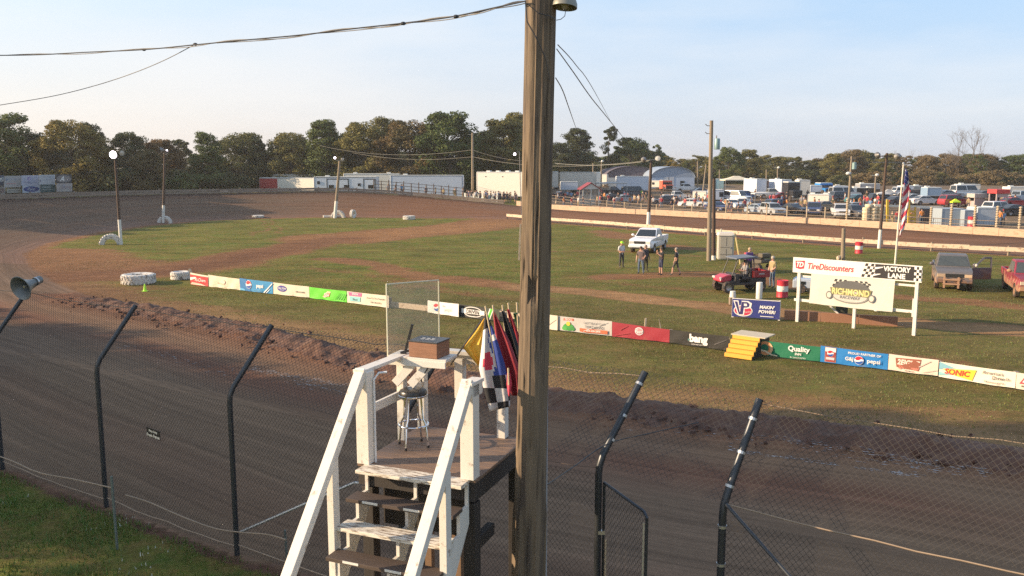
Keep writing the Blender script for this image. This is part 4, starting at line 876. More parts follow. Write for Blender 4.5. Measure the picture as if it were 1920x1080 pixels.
# ------------------------------------------------------------------ victory lane sign
def victory():
    A,Bm,C=G(1492,603),G(1607,615),G(1716,630); A0=A; u=(C-A).normalized(); n=V((u.y,-u.x,0)); Wd=(C-A).length
    t=thing('victory_lane_sign','tall white two-post sign board with a chequered strip and a sagging club banner','sign',A,math.atan2(u.y,u.x)); inv=t.matrix_basis.inverted()
    zA1,zA0=D(1483,482,A.y).z,D(1483,512,A.y).z; zC1,zC0=D(1724,499,C.y).z,D(1724,528,C.y).z; z1=(zA1+zC1)/2; z0=(zA0+zC0)/2
    for x,h,w in ((.06,z0+.1,.13),(Wd*.505,1.25,.12),(Wd-.06,z0+.1,.13)): MB(M_whitepaint).box((x,0,h/2),(w,.1,h)).build('post',t,bevel=.006)
    MB(M_whitepaint).box((Wd-.16,.0,1.15),(.05,.07,.75)).build('post_splice',t)
    MB(M_whitepaint).box((Wd/2-.08,.055,.98),(Wd+.12,.03,.12)).build('cross_rail',t,bevel=.004); MB(M_whitepaint).box((Wd/2,.055,z0-.16),(Wd,.03,.09)).build('cross_rail',t,bevel=.004)
    s=Sheet(V((-.22,-.068,z0)),V((Wd+.12,-.068,z0)),V((Wd+.12,-.068,z1)),V((-.22,-.068,z1)),(.76,.72,.66),0,0,.03,M_whitepaint)
    s.poly([(.02,.78),(.10,.82),(.095,.30),(.06,.24),(.025,.30)],(.55,.02,.05)); s.text('TD',.06,.55,.34,WHITE,.06,.04,.25); s.text('TireDiscounters',.31,.50,.40,(.62,.03,.05),.37,.02,.2)
    s.rect(.655,.08,.995,.94,(.018,.016,.02)); s.lay-=1; s.poly([(.55,.08),(.66,.08),(.66,.94),(.60,.94)],(.76,.72,.66)); 
    s.checks(.555,.08,.665,.94,5,5,(.018,.016,.02),.03); s.lay+=1; s.poly([(.645,.18),(.70,.32),(.70,.36),(.645,.3)],WHITE); s.poly([(.655,.60),(.715,.74),(.715,.8),(.655,.74)],WHITE)
    s.checks(.945,.08,.995,.94,3,5,WHITE,.0); s.text('VICTORY',.82,.70,.32,WHITE,.20,.04); s.text('LANE',.82,.29,.32,WHITE,.13,.04)
    s.build('sign_board',t)
    bx0,bx1=Wd*.125,Wd*.815; zb=.93; s=Sheet(V((bx0-.04,-.075,zb-.02)),V((bx1,-.075,zb-.03)),V((bx1+.03,-.075,z0+.0)),V((bx0,-.075,z0+.02)),(.60,.57,.50),.005,4,.006,M_vinyl,.02)
    s.checks(.27,.66,.44,.90,6,3,(.03,.03,.03),.03); s.checks(.57,.72,.74,.90,6,3,(.03,.03,.03),-.03)
    s.ell(.50,.52,.62,.36,(.10,.10,.10)); s.ell(.50,.36,.58,.22,(.22,.21,.2)); s.ell(.50,.36,.53,.18,(.48,.46,.42)); s.poly([(.27,.40),(.73,.38),(.75,.62),(.25,.62)],(.17,.155,.07)); s.text('RICHMOND',.50,.51,.21,(.62,.56,.24),.45,.035); s.text('RACEWAY',.50,.33,.10,(.2,.2,.2),.24,.02)
    for x in (.245,.755): s.ell(x,.36,.10,.13,(.15,.15,.15)); s.ell(x,.36,.07,.09,(.60,.55,.46))
    s.build('club_banner',t)
victory()
def vp_sign():
    a,b=G(1372,596.5),G(1461,603); b.z=a.z=.05; u=(b-a).normalized(); t=thing('sponsor_sign','low blue fuel sign with a red oval in front of the red buggy','sign',a,math.atan2(u.y,u.x)); W=(b-a).length; z1=upto(a,1372,562)
    s=Sheet(V((0,0,.04)),V((W,0,.04)),V((W,0,z1)),V((0,0,z1)),(.03,.04,.20),0,0,.02)
    s.ell(.235,.36,.52,.32,WHITE); s.ell(.235,.36,.47,.27,(.55,.03,.08)); 
    s.poly([(.02,.92),(.13,.92),(.17,.40),(.20,.92),(.34,.92),(.42,.80),(.40,.55),(.32,.48),(.27,.48),(.26,.12),(.13,.10)],WHITE); s.poly([(.05,.86),(.11,.86),(.17,.24),(.20,.86),(.32,.86),(.37,.76),(.36,.60),(.30,.54),(.25,.54),(.235,.16),(.15,.14)],(.04,.03,.14)); s.poly([(.25,.77),(.31,.77),(.32,.63),(.25,.63)],WHITE); s.text('Racing',.34,.30,.15,(.75,.5,.5),.2,.01,.3,.15)
    s.text("MAKIN'",.74,.64,.19,WHITE,.36,.04,.2); s.text('POWER!',.74,.38,.19,WHITE,.38,.04,.2); s.rect(.60,.10,.88,.14,WHITE); s.build('panel',t)
    for x in (.03,W-.02): MB(M_whitepaint).box((x,.05,(z1+.03)/2),(.09,.06,z1+.05)).build('post',t)
    MB(M_whitepaint).box((W/2,.03,z1+.015),(W,.05,.03)).build('top_rail',t)
vp_sign()
# ------------------------------------------------------------------ painted tyres round the infield
def tyre(label,px,py,R,w,mode,rz=0.,group='white painted marker tyres around the infield',m=None):
    g=ground(px,py); t=thing('tire_marker',label,'tyre',g,rz,group); m=m or M_whitetire; mb=MB(m); r=R*.56
    prof=[(r,-w*.36),(R*.80,-w*.5),(R*.95,-w*.46),(R,-w*.3),(R,w*.3),(R*.95,w*.46),(R*.80,w*.5),(r,w*.36)]
    if mode=='flat': mb.lathe([(a,b+w*.5) for a,b in prof],(0,0,0),None,40,close=True); Rm=None; c=V((0,0,w*.5))
    else:
        Rm=Matrix.Rotation(PI/2,3,'X'); c=V((0,0,.0 if mode=='half' else R*.98)); mb.lathe(prof,c,Rm,40,close=True)
    mb.build('tyre_body',t,smooth=True)
    lug=MB(m)
    for i in range(26):
        a=2*PI*i/26
        for s in (-1,1):
            q=V((math.cos(a+.06*s)*R*1.01,math.sin(a+.06*s)*R*1.01,s*w*.22)); Rl=Matrix.Rotation(a+.06*s,3,'Z')@Matrix.Rotation(.5*s,3,'X')
            if Rm is not None: lug.box(c+Rm@q,(.06,.10,w*.40),Rm@Rl)
            else: lug.box(c+q,(.06,.10,w*.40),Rl)
    lug.build('tread_lugs',t)
for a in (('big white half-buried tyre standing beside the glowing lamp pole',208,459,.93,.42,'half',.25),('white half-buried tyre behind the second lamp pole from the left',309,418,.82,.42,'half',.15),('white half-buried tyre at the foot of the leaning lamp pole',634,408,.95,.45,'half',-.1),('whole white tyre standing on edge right of the leaning lamp pole',662,409,.55,.42,'up',1.2),('white tyre lying flat on the dirt edge of the far track, on its own',767,412,.75,.52,'flat',0),('low white tyre lying at the far grass edge left of the leaning pole',484,408,.72,.32,'flat',0),('biggest white tyre lying flat on the dirt beside the yellow marker',260,532,.92,.60,'flat',0),('white tyre lying against the left end of the banner board',339,524,.55,.50,'flat',.2)): tyre(*a)
def small_things():
    g=G(272,546); t=thing('marker_cone','small lime green marker standing by the biggest white tyre','marker',g); MB(mat('lime_plastic',(.45,.85,.04),.5)).lathe([(.13,0),(.13,.02),(.09,.03),(.03,.40),(0,.41)],n=16).build('cone',t,smooth=True); MB(mat('lime_plastic_base',(.35,.70,.04),.6)).box((0,0,.008),(.30,.30,.016)).build('foot',t)
    a=G(612,406); b=D(640,404,a.y+1.5); t=thing('timber_beam','white painted beam lying beside the half-buried tyre by the leaning pole','beam',ground(606,408)); l=t.location; MB(M_whitepaint).bar(l+V((0,0,.15)),l+V((2.3,1.,.15)),.3,.28).build('beam',t,True,bevel=.02)
    t=thing('timber_stub','short pale post stub at the left end of the banner board','post',G(362,527)); MB(M_plank).bar(t.location,D(355,504,t.location.y),.14,.12).build('post',t,True)
    g=G(1423,560); t=thing('bollard','white cylindrical post beside the red buggy','post',g); z=D(1423,530,g.y).z; MB(M_whitepaint).lathe([(0,0),(.16,0),(.16,z),(.15,z+.02),(0,z+.02)],n=20).build('post',t,smooth=True)
    g=G(1378,574)+V((0,.5,0)); t=thing('bucket','pale upturned bucket behind the blue fuel sign','bucket',g); MB(M_whitepaint).lathe([(0,.30),(.13,.30),(.16,0),(0,0)],(0,0,.38),n=18).build('bucket',t,smooth=True); MB(M_greyplank).box((0,0,.19),(.3,.3,.38)).build('stand',t)
    c=G(1700,600); a,b=G(1470,599),G(1683,612); u=(b-a).normalized(); t=thing('dirt_retaining_board','long low reddish-brown wooden board lying behind the victory lane sign','board',a,math.atan2(u.y,u.x)); W=(b-a).length; h=D(1683,594,b.y).z
    mm=mat('clay_stained_board',(.30,.15,.09),.85,var=.2,scale=2,bump=.3)
    for i in range(3): MB(mm).box((W*(i+.5)/3,0,h/2),(W/3-.02,.12,h)).build('board',t,bevel=.006)
    g=G(1566,604); t=thing('podium_frame','grey step frame with a slanted white plank under the victory lane banner','frame',g,-.35); MB(mat('dark_green_panel',(.05,.055,.04),.7)).box((.25,.3,.40),(.5,.06,.80)).build('back_panel',t); MB(M_whitepaint).box((-.05,0,.80),(.62,.22,.10)).build('top_board',t,bevel=.005); MB(M_whitepaint).bar((-.25,-.05,.72),(.35,-.1,.18),.10,.07).build('slanted_plank',t); MB(M_plank).box((0,0,.15),(.12,.12,.3)).box((.16,.05,.15),(.05,.05,.3)).build('leg',t)
    g=G(1650,588)+V((0,.4,0)); z=D(1650,563,g.y).z; zb=D(1650,583,g.y).z; t=thing('white_bucket','small round white bucket hanging under the club banner','bucket',V((g.x,g.y,zb))); MB(mat('white_plastic',(.75,.72,.66),.4)).lathe([(0,0),(.11,0),(.14,z-zb-.02),(.145,z-zb),(0,z-zb)],n=18).build('bucket',t,smooth=True); MB(M_wire).tube([(-.13,0,z-zb),(0,0,z-zb+.2),(.13,0,z-zb)],.006,5).build('handle',t)
    g=G(1507,556); t=thing('utility_cart','pale enclosed cart half hidden behind the victory lane sign','cart',g+V((1.0,1.5,0)),-.35); mb=MB(mat('pale_cart_body',(.42,.46,.52),.4,var=.1)).box((0,0,.5),(2.1,1.3,.42)); mb.box((-.1,0,.74),(1.7,1.2,.08)); mb.build('body',t,bevel=.04); MB(M_glass).box((-.55,-.655,.58),(.35,.02,.18)).box((.1,-.655,.58),(.35,.02,.18)).build('window',t)
    for x,y in ((-.6,-.62),(.6,-.62),(-.6,.62),(.6,.62)): MB(M_tyre).lathe([(0,-.08),(.24,-.08),(.26,0),(.24,.08),(0,.08)],(x,y,.26),Matrix.Rotation(PI/2,3,'X'),18).build('wheel',t,smooth=True)
small_things()
def barrel(px,py,label,h=.9,r=.29,zz=None,grp='red and white safety barrels'):
    g=ground(px,py); t=thing('barrel',label,'barrel',g,random.uniform(0,3),grp); mr=mat('red_barrel_paint',(.50,.03,.05),.5,var=.12); mw=mat('white_barrel_band',(.70,.66,.58),.5,var=.1)
    mb=MB(mr); mb.lathe([(0,0),(r,0),(r*1.03,.02),(r,.04),(r,h*.33),(r*1.03,h*.34),(r,h*.355)],n=24); mb.lathe([(r,h*.68),(r*1.03,h*.69),(r,h*.70),(r,h-.03),(r*1.03,h-.01),(r*.97,h),(r*.9,h-.03),(0,h-.03)],n=24); mb.build('drum',t,smooth=True); MB(mw).lathe([(r,h*.355),(r,h*.68)],n=24).build('white_band',t,smooth=True)
barrel(1466.5,557,'red and white barrel beside the victory lane post'); barrel(1610,475,'red and white barrel by itself on the far infield grass'); barrel(1821,426,'red and white barrel in front of the far lot fence',1.2,.42)
# ------------------------------------------------------------------ poles and lamps
M_brownpole=mat('dark_brown_pole',(.075,.048,.036),.85,var=.35,scale=4,stretch=(4,4,.5)); M_tanpole=mat('sunbleached_pole',(.24,.19,.135),.85,var=.3,scale=4,stretch=(4,4,.5),bump=.4)
def pole(label,pb,pt,rpx,m,white=0,name='lamp_pole',cat='lamp pole',grp=None,ylean=0.,base=None):
    g=base or ground(*pb); tp=D(pt[0],pt[1],g.y+ylean); r=rpx/2/FPX*g.y; t=thing(name,label,cat,g,0,grp)
    if white: q=g.lerp(tp,white); MB(mat('white_pole_paint',(.68,.66,.60),.7,var=.12,wear=(.3,.24,.18),wearamt=.38)).tube([g,q],r*1.06,10).build('painted_foot',t,True,True); MB(m).tube([q,tp],[r,r*.75],10).build('shaft',t,True,True)
    else: MB(m).tube([g,tp],[r,r*.75],10).build('shaft',t,True,True)
    return t,g,tp
EM=emit('lamp_glow_and_glint',(1.,.86,.99),7.); EM.cycles.emission_sampling='NONE'
def flood(t,c,d,s=.3,lit=False):
    c=V(c); R=V(d).normalized().to_track_quat('Z','Y').to_matrix(); h=MB(M_lampgrey).lathe([(0,-s*.9),(s*.35,-s*.85),(s*.5,-s*.4),(s,.0),(s*1.04,.02),(s*.9,.02),(s*.4,-s*.3)],c,R,20).build('floodlight',t,True,True)
    MB(EM if lit else mat('lamp_lens',(.5,.48,.42),.25)).lathe([(0,s*.25),(s*.5,s*.18),(s*.93,-.005),(0,-.01)],c,R,20).build('lens',h,True,True)
t,g,tp=pole('leaning brown pole with a white foot and a brightly glowing lamp on top',(227,459),(216,300),5.6,M_brownpole,.30); c=D(212,290,g.y-.1)
MB(M_lampgrey).box(tp+V((0,0,.1)),(.7,.06,.06)).build('lamp_bracket',t,True); flood(t,c,(-.05,-1,-.1),.37,True); flood(t,c+V((.6,.35,.15)),(.6,-.7,-.2),.25)
t,g,tp=pole('thin brown pole with a white foot second from the left, unlit lamp with a glowing glint',(306,418),(309,284),4.8,M_brownpole,.25); MB(M_lampgrey).box(tp+V((0,0,.1)),(.9,.06,.06)).build('lamp_bracket',t,True); flood(t,tp+V((.3,-.1,.15)),(.3,-1,-.3),.11,True); flood(t,tp+V((-.45,.1,.2)),(-1,-.1,-.3),.3)  # small glowing lens stands in for the glint on this unlit lamp
t,g,tp=pole('pole leaning to the right with a small lit lamp above the half-buried tyre',(628,409),(637,302),5.8,M_tanpole,.3); MB(M_lampgrey).box(tp+V((0,0,.1)),(1.,.06,.06)).build('lamp_bracket',t,True); flood(t,D(628,296,g.y-.2),(-.1,-1,-.1),.17,True); flood(t,tp+V((.4,0,.2)),(.8,-.4,-.3),.28)
t,g,tp=pole('dark lamp pole with a white foot and two hooded floodlights behind the white pickup',(1215,431),(1221,301),6.6,M_brownpole,.26); MB(M_lampgrey).box(tp+V((0,0,.08)),(1.5,.08,.08)).build('lamp_bracket',t,True); flood(t,D(1233,297,g.y-.2),(-.25,-.8,.35),.30); flood(t,D(1207,299,g.y),(.2,1,-.2),.28); MB(mat('white_wire',(.4,.4,.36),.5)).tube(sagline(tp,D(1040,306,g.y+8),.35),.018,5).build('wire',t,True)
t,g,tp=pole('tall sun-bleached power pole with a grey transformer near its top',(1329,490),(1334,226),9,M_tanpole,0,'power_pole','power pole'); q=D(1344,270,g.y)
MB(mat('transformer_grey',(.22,.33,.33),.45,.2)).lathe([(0,0),(.19,0),(.2,.03),(.2,.72),(.17,.78),(0,.78)],q-V((0,.1,.39)),None,18).build('transformer',t,True,True); MB(M_lampgrey).lathe([(0,0),(.04,0),(.04,.2),(0,.22)],q+V((-.06,-.1,.39)),None,10).build('bushing',t,True,True)
for z in (-.35,-.9): MB(M_lampgrey).tube([tp+V((0,0,z)),tp+V((-.28,0,z-.02)),tp+V((-.42,0,z+.1))],.03,6).build('insulator_arm',t,True)
t,g,tp=pole('shorter brown post strapped beside the tall power pole',(1338,488),(1339,335),7.5,M_brownpole,.06,'wooden_post','post')
t,g,tp=pole('lean dark pole with a cross-arm and two dark floodlights left of the flagpole',(1648,466),(1663,287),6.,M_brownpole,.2); MB(M_brownpole).box(tp-V((0,0,.25)),(.9,.1,.1)).build('cross_arm',t,True); MB(M_lampgrey).box(tp-V((0,0,.75)),(2.3,.07,.07)).build('lamp_bracket',t,True); flood(t,D(1646,291,g.y-.2),(-.2,.9,-.25),.27); flood(t,D(1683,293,g.y-.2),(.2,.9,-.25),.27)
t,g,tp=pole('short thick weathered post behind the victory lane sign',(1580,490),(1582,428),9,M_tanpole,0,'wooden_post','post'); MB(M_plank).ball(D(1573,484,g.y-.3),(.18,.15,.2),n=8,k=6,jit=.3).ball(D(1573,495,g.y-.3),(.2,.15,.2),n=8,k=6,jit=.3).build('rag_bundle',t,True,True)
t,g,tp=pole('pale thin power pole beyond the far wall at the head of the back straight',(886,372),(886,249),5,M_tanpole,0,'power_pole','power pole'); MB(M_lampgrey).box(tp+V((-.4,0,-.3)),(1.0,.1,.1)).build('cross_arm',t,True)
c=D(965,289,110); t=thing('floodlight','small lit floodlight on a cable just left of the big pole, above the cream trailer','floodlight',c); flood(t,c,(-.1,-1,-.1),.19,True); MB(M_lampgrey).tube([c+V((.1,.2,.2)),c+V((.6,.4,.4)),V((c.x+.9,c.y+.6,hz(c.x,c.y)))],.05,6).build('mast',t,True)
def flagpole():
    g=G(1678,497); tp=D(1694,308,g.y); t=thing('flagpole','slim white flagpole behind the victory lane sign','flagpole',g); MB(mat('white_flagpole',(.66,.60,.50),.45,var=.08)).tube([g,tp],[.068,.045],12).build('shaft',t,True,True); MB(M_galv).ball(tp+V((0,0,.06)),.08).build('finial',t,True,True)
    f=thing('national_flag','striped red, white and blue flag hanging limp against the white flagpole','flag',D(1698,318,g.y-.05)); mb=MB(cl('flag_red',(.50,.04,.08))); mb.m(cl('flag_white',(.66,.62,.62))); mb.m(cl('flag_blue',(.04,.05,.22))); vs=[]; nu,nv=10,60
    for j in range(nv+1):
        v=j/nv; px0=1697.5-16*v*.62-1*v; w=5+5*math.sin(PI*min(1,v*1.2))+3.5*v*(v<.9); py=316+124*v
        if v>.85: w*=(1-v)/.15*.7+.3
        for i in range(nu+1):
            u=i/nu; p=D(px0+w*u,py+6*u,g.y-.1-.09*math.sin(6*u+5*v)); vs.append(p)
    k=nu+1; fs=[];mi=[]
    for j in range(nv):
        for i in range(nu):
            u=(i+.5)/nu; v=(j+.5)/nv; fs.append((j*k+i,(j+1)*k+i,(j+1)*k+i+1,j*k+i+1)); st_=int((v*9.+u*1.6)*1.25)%2; mi.append((2 if not (j%4==1 and i%3==1) else 1) if v<.20+.06*math.sin(5*u) else st_)
    mb.v=[tuple(p) for p in vs]; mb.f=fs; mb.mi=mi; o=mb.build('cloth',f,True,True); s=o.modifiers.new('thickness','SOLIDIFY'); s.thickness=.006
flagpole()
# ------------------------------------------------------------------ portable toilet
def toilet():
    a,b=G(1349,487),G(1376,487); W=1.12; t=thing('portable_toilet','grey portable toilet with a pale roof beside the power pole','portable toilet',(a+b)/2+V((0,.55,0)),-.12); h=D(1362,442,a.y).z
    mg=mat('beige_plastic_wall',(.46,.43,.37),.5,var=.08); MB(mg).box((0,0,h/2),(W,1.1,h)).build('cabin',t,bevel=.03)
    MB(mat('pale_toilet_roof',(.66,.60,.52),.5)).box((0,0,h+.10),(W+.16,1.26,.22),taper=.82).build('roof',t,bevel=.03)
    d=MB(mat('beige_plastic_door',(.40,.37,.31),.5,var=.08)).box((0,-.565,h/2),(W*.80,.035,h*.92)).build('door',t,bevel=.01)
    mb=MB(mat('door_groove',(.14,.12,.10),.7)); mb.box((0,-.585,h*.25),(.025,.012,h*.42)).box((0,-.585,h*.76),(.025,.012,h*.36))
    for z in (.22,.52): mb.box((0,-.586,h*z),(W*.78,.012,.03))
    mb.build('groove',d); MB(M_galv).box((.3,-.6,h*.5),(.06,.04,.12)).build('handle',d); MB(mg).tube([(-.3,.3,h+.2),(-.3,.3,h+.45)],.05,8).build('vent',t)
    p,q=G(1388,496),D(1378,437,62.); t=thing('leaning_plank','long yellowish plank leaning against the portable toilet','plank',p); MB(mat('yellow_plank',(.48,.38,.16),.7)).bar(p,q,.12,.06,(1,0,0)).build('plank',t,True)
toilet()
# ------------------------------------------------------------------ track walls
def wall_line(name,label,pts,h,th,m,cat,jit=0.,post=0,rails=False,pm=None,step=2.4):
    """a wall along plan points; pts carry their own ground height"""
    t=thing(name,label,cat,V((pts[0][0],pts[0][1],hz(*pts[0])))); P=[V((x,y,0)) for x,y in pts]; L=[0]
    for i in range(len(P)-1): L.append(L[-1]+(P[i+1]-P[i]).length)
    def at(s):
        s=min(max(s,0),L[-1]-1e-4); i=max(k for k in range(len(P)-1) if L[k]<=s); p=P[i].lerp(P[i+1],(s-L[i])/(L[i+1]-L[i])); return V((p.x,p.y,hz(p.x,p.y)))
    n=max(1,int(L[-1]/step)); k=0; batch=4 if not rails else 1; mb=MB(m)
    for i in range(n):
        a,b=at(L[-1]*i/n),at(L[-1]*(i+1)/n); u=(b-a).normalized(); g=.012
        j=lambda s:jit*(noise.noise(V((i*1.7+s,h,3)))+.6*noise.noise(V((i*.23,s*3,9))))
        if rails:
            for z0,hh,s in rails: mb=MB(m); mb.bar(a+V((0,0,z0+j(s))),b+V((0,0,z0+j(s+.5))),th,hh); mb.build('plank',t,True)
            if i%post==0: MB(pm or m).box(a+V((0,0,(h+.12)/2))+V((u.y,-u.x,0))*-(th*.8+.05),(.16,.16,h+.14+.2*random.random()*(i%3==0))).build('post',t,True)
        else: MB(m).bar(a+u*g+V((0,0,h/2-.1+j(0))),b-u*g+V((0,0,h/2-.1+j(0)+jit*.3)),th,h+.2).build('wall_segment',t,True)
    return t
far=[p for p in OUTER[11:-2]]; i0=max(range(len(far)),key=lambda i:-abs(far[i][0]+3)-abs(far[i][1]-131)*.5)
turn=[p for p in far[:i0+1] if p[1]>88 or p[0]<-50]; turn=[p for p in turn if p[1]>70]
wall_line('turn_guard_wall','weathered grey guard wall round the outside of the banked turn',turn,.62,.12,M_greyplank,'guard wall',.05,2,[(.46,.30,0),(.14,.26,5)],M_greyplank,2.9)
wall_line('back_straight_wall','cream concrete wall along the outside of the back straight',[(far[i0][0]+2.,far[i0][1]-2.)]+far[i0+1:]+[(75,40)],.66,.28,M_conc,'wall',.08,step=2.3)
inn=[tuple(G(*q)[:2]) for q in ((950,411),(1040,419),(1120,425),(1216,433),(1300,440),(1420,449),(1480,454),(1560,460),(1700,469),(1920,481),(2050,488))]
wall_line('infield_guard_rail','low pale plank guard rail on short posts along the inside of the back straight',inn,.62,.09,M_plank,'guard rail',.06,2,[(.50,.34,0)],M_tanpole,2.7)
a,b=ground(866,371),ground(935,379); wall_line('gate_barrier','pale bluish barrier boards closing the track gate by the cream trailer',[(a.x,a.y),(b.x,b.y)],.95,.25,mat('pale_blue_barrier',(.42,.47,.50),.6,var=.12,wear=(.25,.2,.16),wearamt=.36),'barrier',.04,step=2.)
# ------------------------------------------------------------------ off-frame trees and stand that shade the near straight are built with the trees
# ------------------------------------------------------------------ vehicles (built facing +x)
M_head=mat('headlight_glass',(.62,.60,.55),.15,var=.1,spec=.8); M_tail=mat('tail_lamp',(.35,.02,.02),.25); M_grille=mat('black_grille',(.02,.02,.02),.5); M_bedliner=mat('dark_bed_liner',(.03,.03,.032),.8)
MUD=(.34,.185,.105)
def arch(x,r,z,n=8): return [(x+r*math.cos(a),max(z,.30+r*math.sin(a)*1.05)) for a in np.linspace(PI,0,n)]
def vehicle(kind,name,label,loc,head,paint,group=None,cat=None,sc=1.,open_door=False,lamp=None,trim=None,extra=None,glass=None,far=False):
    K={'pickup':dict(L=5.5,W=1.92,xf=1.72,xr=-1.72,r=.37,zb=.42,hood=1.12,belt=1.18,roof=1.82,ws=(1.05,.32),rear=(-.95,-.78),bed=True),
       'sedan':dict(L=4.7,W=1.78,xf=1.42,xr=-1.35,r=.31,zb=.25,hood=.90,belt=.95,roof=1.42,ws=(.85,.12),rear=(-1.75,-1.0),bed=False),
       'suv':dict(L=4.7,W=1.85,xf=1.42,xr=-1.40,r=.35,zb=.33,hood=1.05,belt=1.10,roof=1.74,ws=(.95,.35),rear=(-2.22,-1.95),bed=False),
       'van':dict(L=5.3,W=1.95,xf=1.75,xr=-1.55,r=.35,zb=.33,hood=1.15,belt=1.2,roof=2.1,ws=(1.55,.95),rear=(-2.6,-2.5),bed=False)}[kind]
    t=thing(name,label,cat or kind,loc,head,group); L,W,zb,bz=K['L']/2,K['W']/2,K['zb'],K['belt']; hd=K['hood']; trim=trim or paint
    def w(x,z):
        k=1-.10*max(0,(abs(x)-(L-.55))/.55)**2; k*=1-.05*max(0,(z-.8)/.5)-(.04 if z<zb+.05 else 0); return W*k
    low=[(-L+.06,zb)]+arch(K['xr'],K['r']+.09,zb)+arch(K['xf'],K['r']+.09,zb)+[(L-.12,zb),(L,zb+.12),(L-.01,.72),(L-.06,hd-.13),(L-.22,hd-.03),(K['ws'][0]+.5,hd+.035),(K['ws'][0]+.06,bz)]
    if K['bed']: low+=[(K['rear'][0]-.03,bz),(K['rear'][0]-.03,.78),(-L+.05,.78),(-L+.02,zb+.15)]
    else: low+=[(K['rear'][0]+.02,bz),(-L+.12,bz-.03 if kind=='sedan' else bz),(-L,bz-.2),(-L,zb+.14)]
    q=[]
    for p in low:
        if not q or abs(p[0]-q[-1][0])+abs(p[1]-q[-1][1])>1e-3: q.append(p)
    o=MB(paint).prism(q,lambda x,z:V((x,-w(x,z),z)),lambda x,z:V((x,w(x,z),z))).build('body',t,smooth=True,bevel=0 if far else .03)
    wg=lambda z: W*(.93-.17*(z-bz)/(K['roof']-bz)); rz=K['roof']
    a0,a1=K['ws']; r0,r1=K['rear']; g=[(a0,bz-.01),(a1,rz-.05),(a1-.18,rz),(r1+.15,rz),(r1,rz-.05),(r0,bz-.01)][::-1]
    MB(paint).prism(g,lambda x,z:V((x,-wg(z),z)),lambda x,z:V((x,wg(z),z))).build('cab',t,smooth=True,bevel=0 if far else .03)
    gl=glass or M_glass
    def pane(nm,pts,off):
        p=[V(x) for x in pts]; n=(p[1]-p[0]).cross(p[2]-p[0]).normalized(); n=n if n.dot(V(off))>0 else -n
        q=[x+n*.012 for x in p]; b=[x-n*.02 for x in p]
        f=[(0,1,2,3),(7,6,5,4),(0,4,5,1),(1,5,6,2),(2,6,7,3),(3,7,4,0)]; MB(gl).add(q+b,f).build(nm,t)
    zl,zh=bz+.05,rz-.09; lx=lambda z:a0+(a1-a0)*(z-bz)/(rz-.05-bz); rx=lambda z:r0+(r1-r0)*(z-bz)/(rz-.05-bz)
    pane('windshield',[(lx(zl),-wg(zl)+.07,zl),(lx(zl),wg(zl)-.07,zl),(lx(zh),wg(zh)-.08,zh),(lx(zh),-wg(zh)+.08,zh)],(1,0,.5))
    pane('rear_window',[(rx(zl),-wg(zl)+.1,zl),(rx(zl),wg(zl)-.1,zl),(rx(zh),wg(zh)-.1,zh),(rx(zh),-wg(zh)+.1,zh)],(-1,0,.5))
    nwin=2 if not(kind=='pickup') else 1
    xa,xb=lx(zl)-.16,rx(zl)+.12; ta,tb=lx(zh)-.06,rx(zh)+.10
    for s in (-1,1):
        for i in range(nwin):
            f0,f1=i/nwin+.02*(i>0),(i+1)/nwin-.02*(i<nwin-1)
            if open_door and s==1 and kind=='pickup': continue
            pane('side_window',[(xa+(xb-xa)*f0,s*wg(zl),zl),(xa+(xb-xa)*f1,s*wg(zl),zl),(ta+(tb-ta)*f1,s*wg(zh),zh),(ta+(tb-ta)*f0,s*wg(zh),zh)],(0,s,.2))
    for x in (K['xf'],K['xr']):
        for s in (-1,1):
            R=Matrix.Rotation(-PI/2*s,3,'X'); c=(x,s*(W-.13),K['r']); r=K['r']
            wh=MB(M_tyre).lathe([(r*.62,.11),(r*.9,.12),(r,.08),(r,-.08),(r*.9,-.12),(r*.3,-.12),(0,-.12)],c,R,12 if far else 24).build('wheel',t,smooth=True)
            if not far or True: MB(M_rim if not extra=='mud' else mat('muddy_rim',(.26,.15,.09),.8)).lathe([(0,.085),(r*.2,.09),(r*.3,.06),(r*.58,.075),(r*.63,.115),(r*.60,.05)],c,R,12 if far else 20).build('rim',wh,smooth=True)
    lm=lamp or M_head
    for s in (-1,1):
        MB(lm).box((L-.05,s*(W-.30),hd-.25),(.10,.40,.17),rotz(-.12*s)).build('headlight',t,bevel=.01)
        MB(M_tail).box((-L+.02,s*(W-.12),bz-.22),(.06,.14,.28)).build('tail_light',t)
        if not far: m=MB(trim).ball((lx(bz)-.18,s*(W+.14),bz+.14),(.07,.13,.10),n=10,k=6); m.bar((lx(bz)-.18,s*(W-.1),bz+.06),(lx(bz)-.18,s*(W+.1),bz+.1),.04,.04); m.build('mirror',t,smooth=True)
    MB(M_grille).box((L-.03,0,hd-.25),(.07,(W-.52)*2,.20)).build('grille',t)
    MB(trim).box((L+.02,0,.58),(.14,W*1.86,.20)).build('front_bumper',t,bevel=.03); MB(trim).box((-L-.02,0,.58),(.12,W*1.8,.18)).build('rear_bumper',t,bevel=.02)
    if not far: MB(M_grille).box((L-.0,0,.42),(.10,W*1.2,.10)).build('lower_intake',t)
    if K['bed']:
        xb0=K['rear'][0]-.05; mb=MB(paint)
        for s in (-1,1): mb.box(((xb0-L+.05)/2,s*(w(-1.8,1.0)-.045),.985),(abs(-L+.05-xb0),.09,.405))
        mb.box((-L+.09,0,.98),(.08,W*1.72,.40)); mb.build('bed',t,bevel=.015)
        MB(M_bedliner).box(((xb0-L)/2,0,.80),(abs(-L-xb0)-.2,W*1.7,.04)).build('bed_floor',t)
    else:
        pass
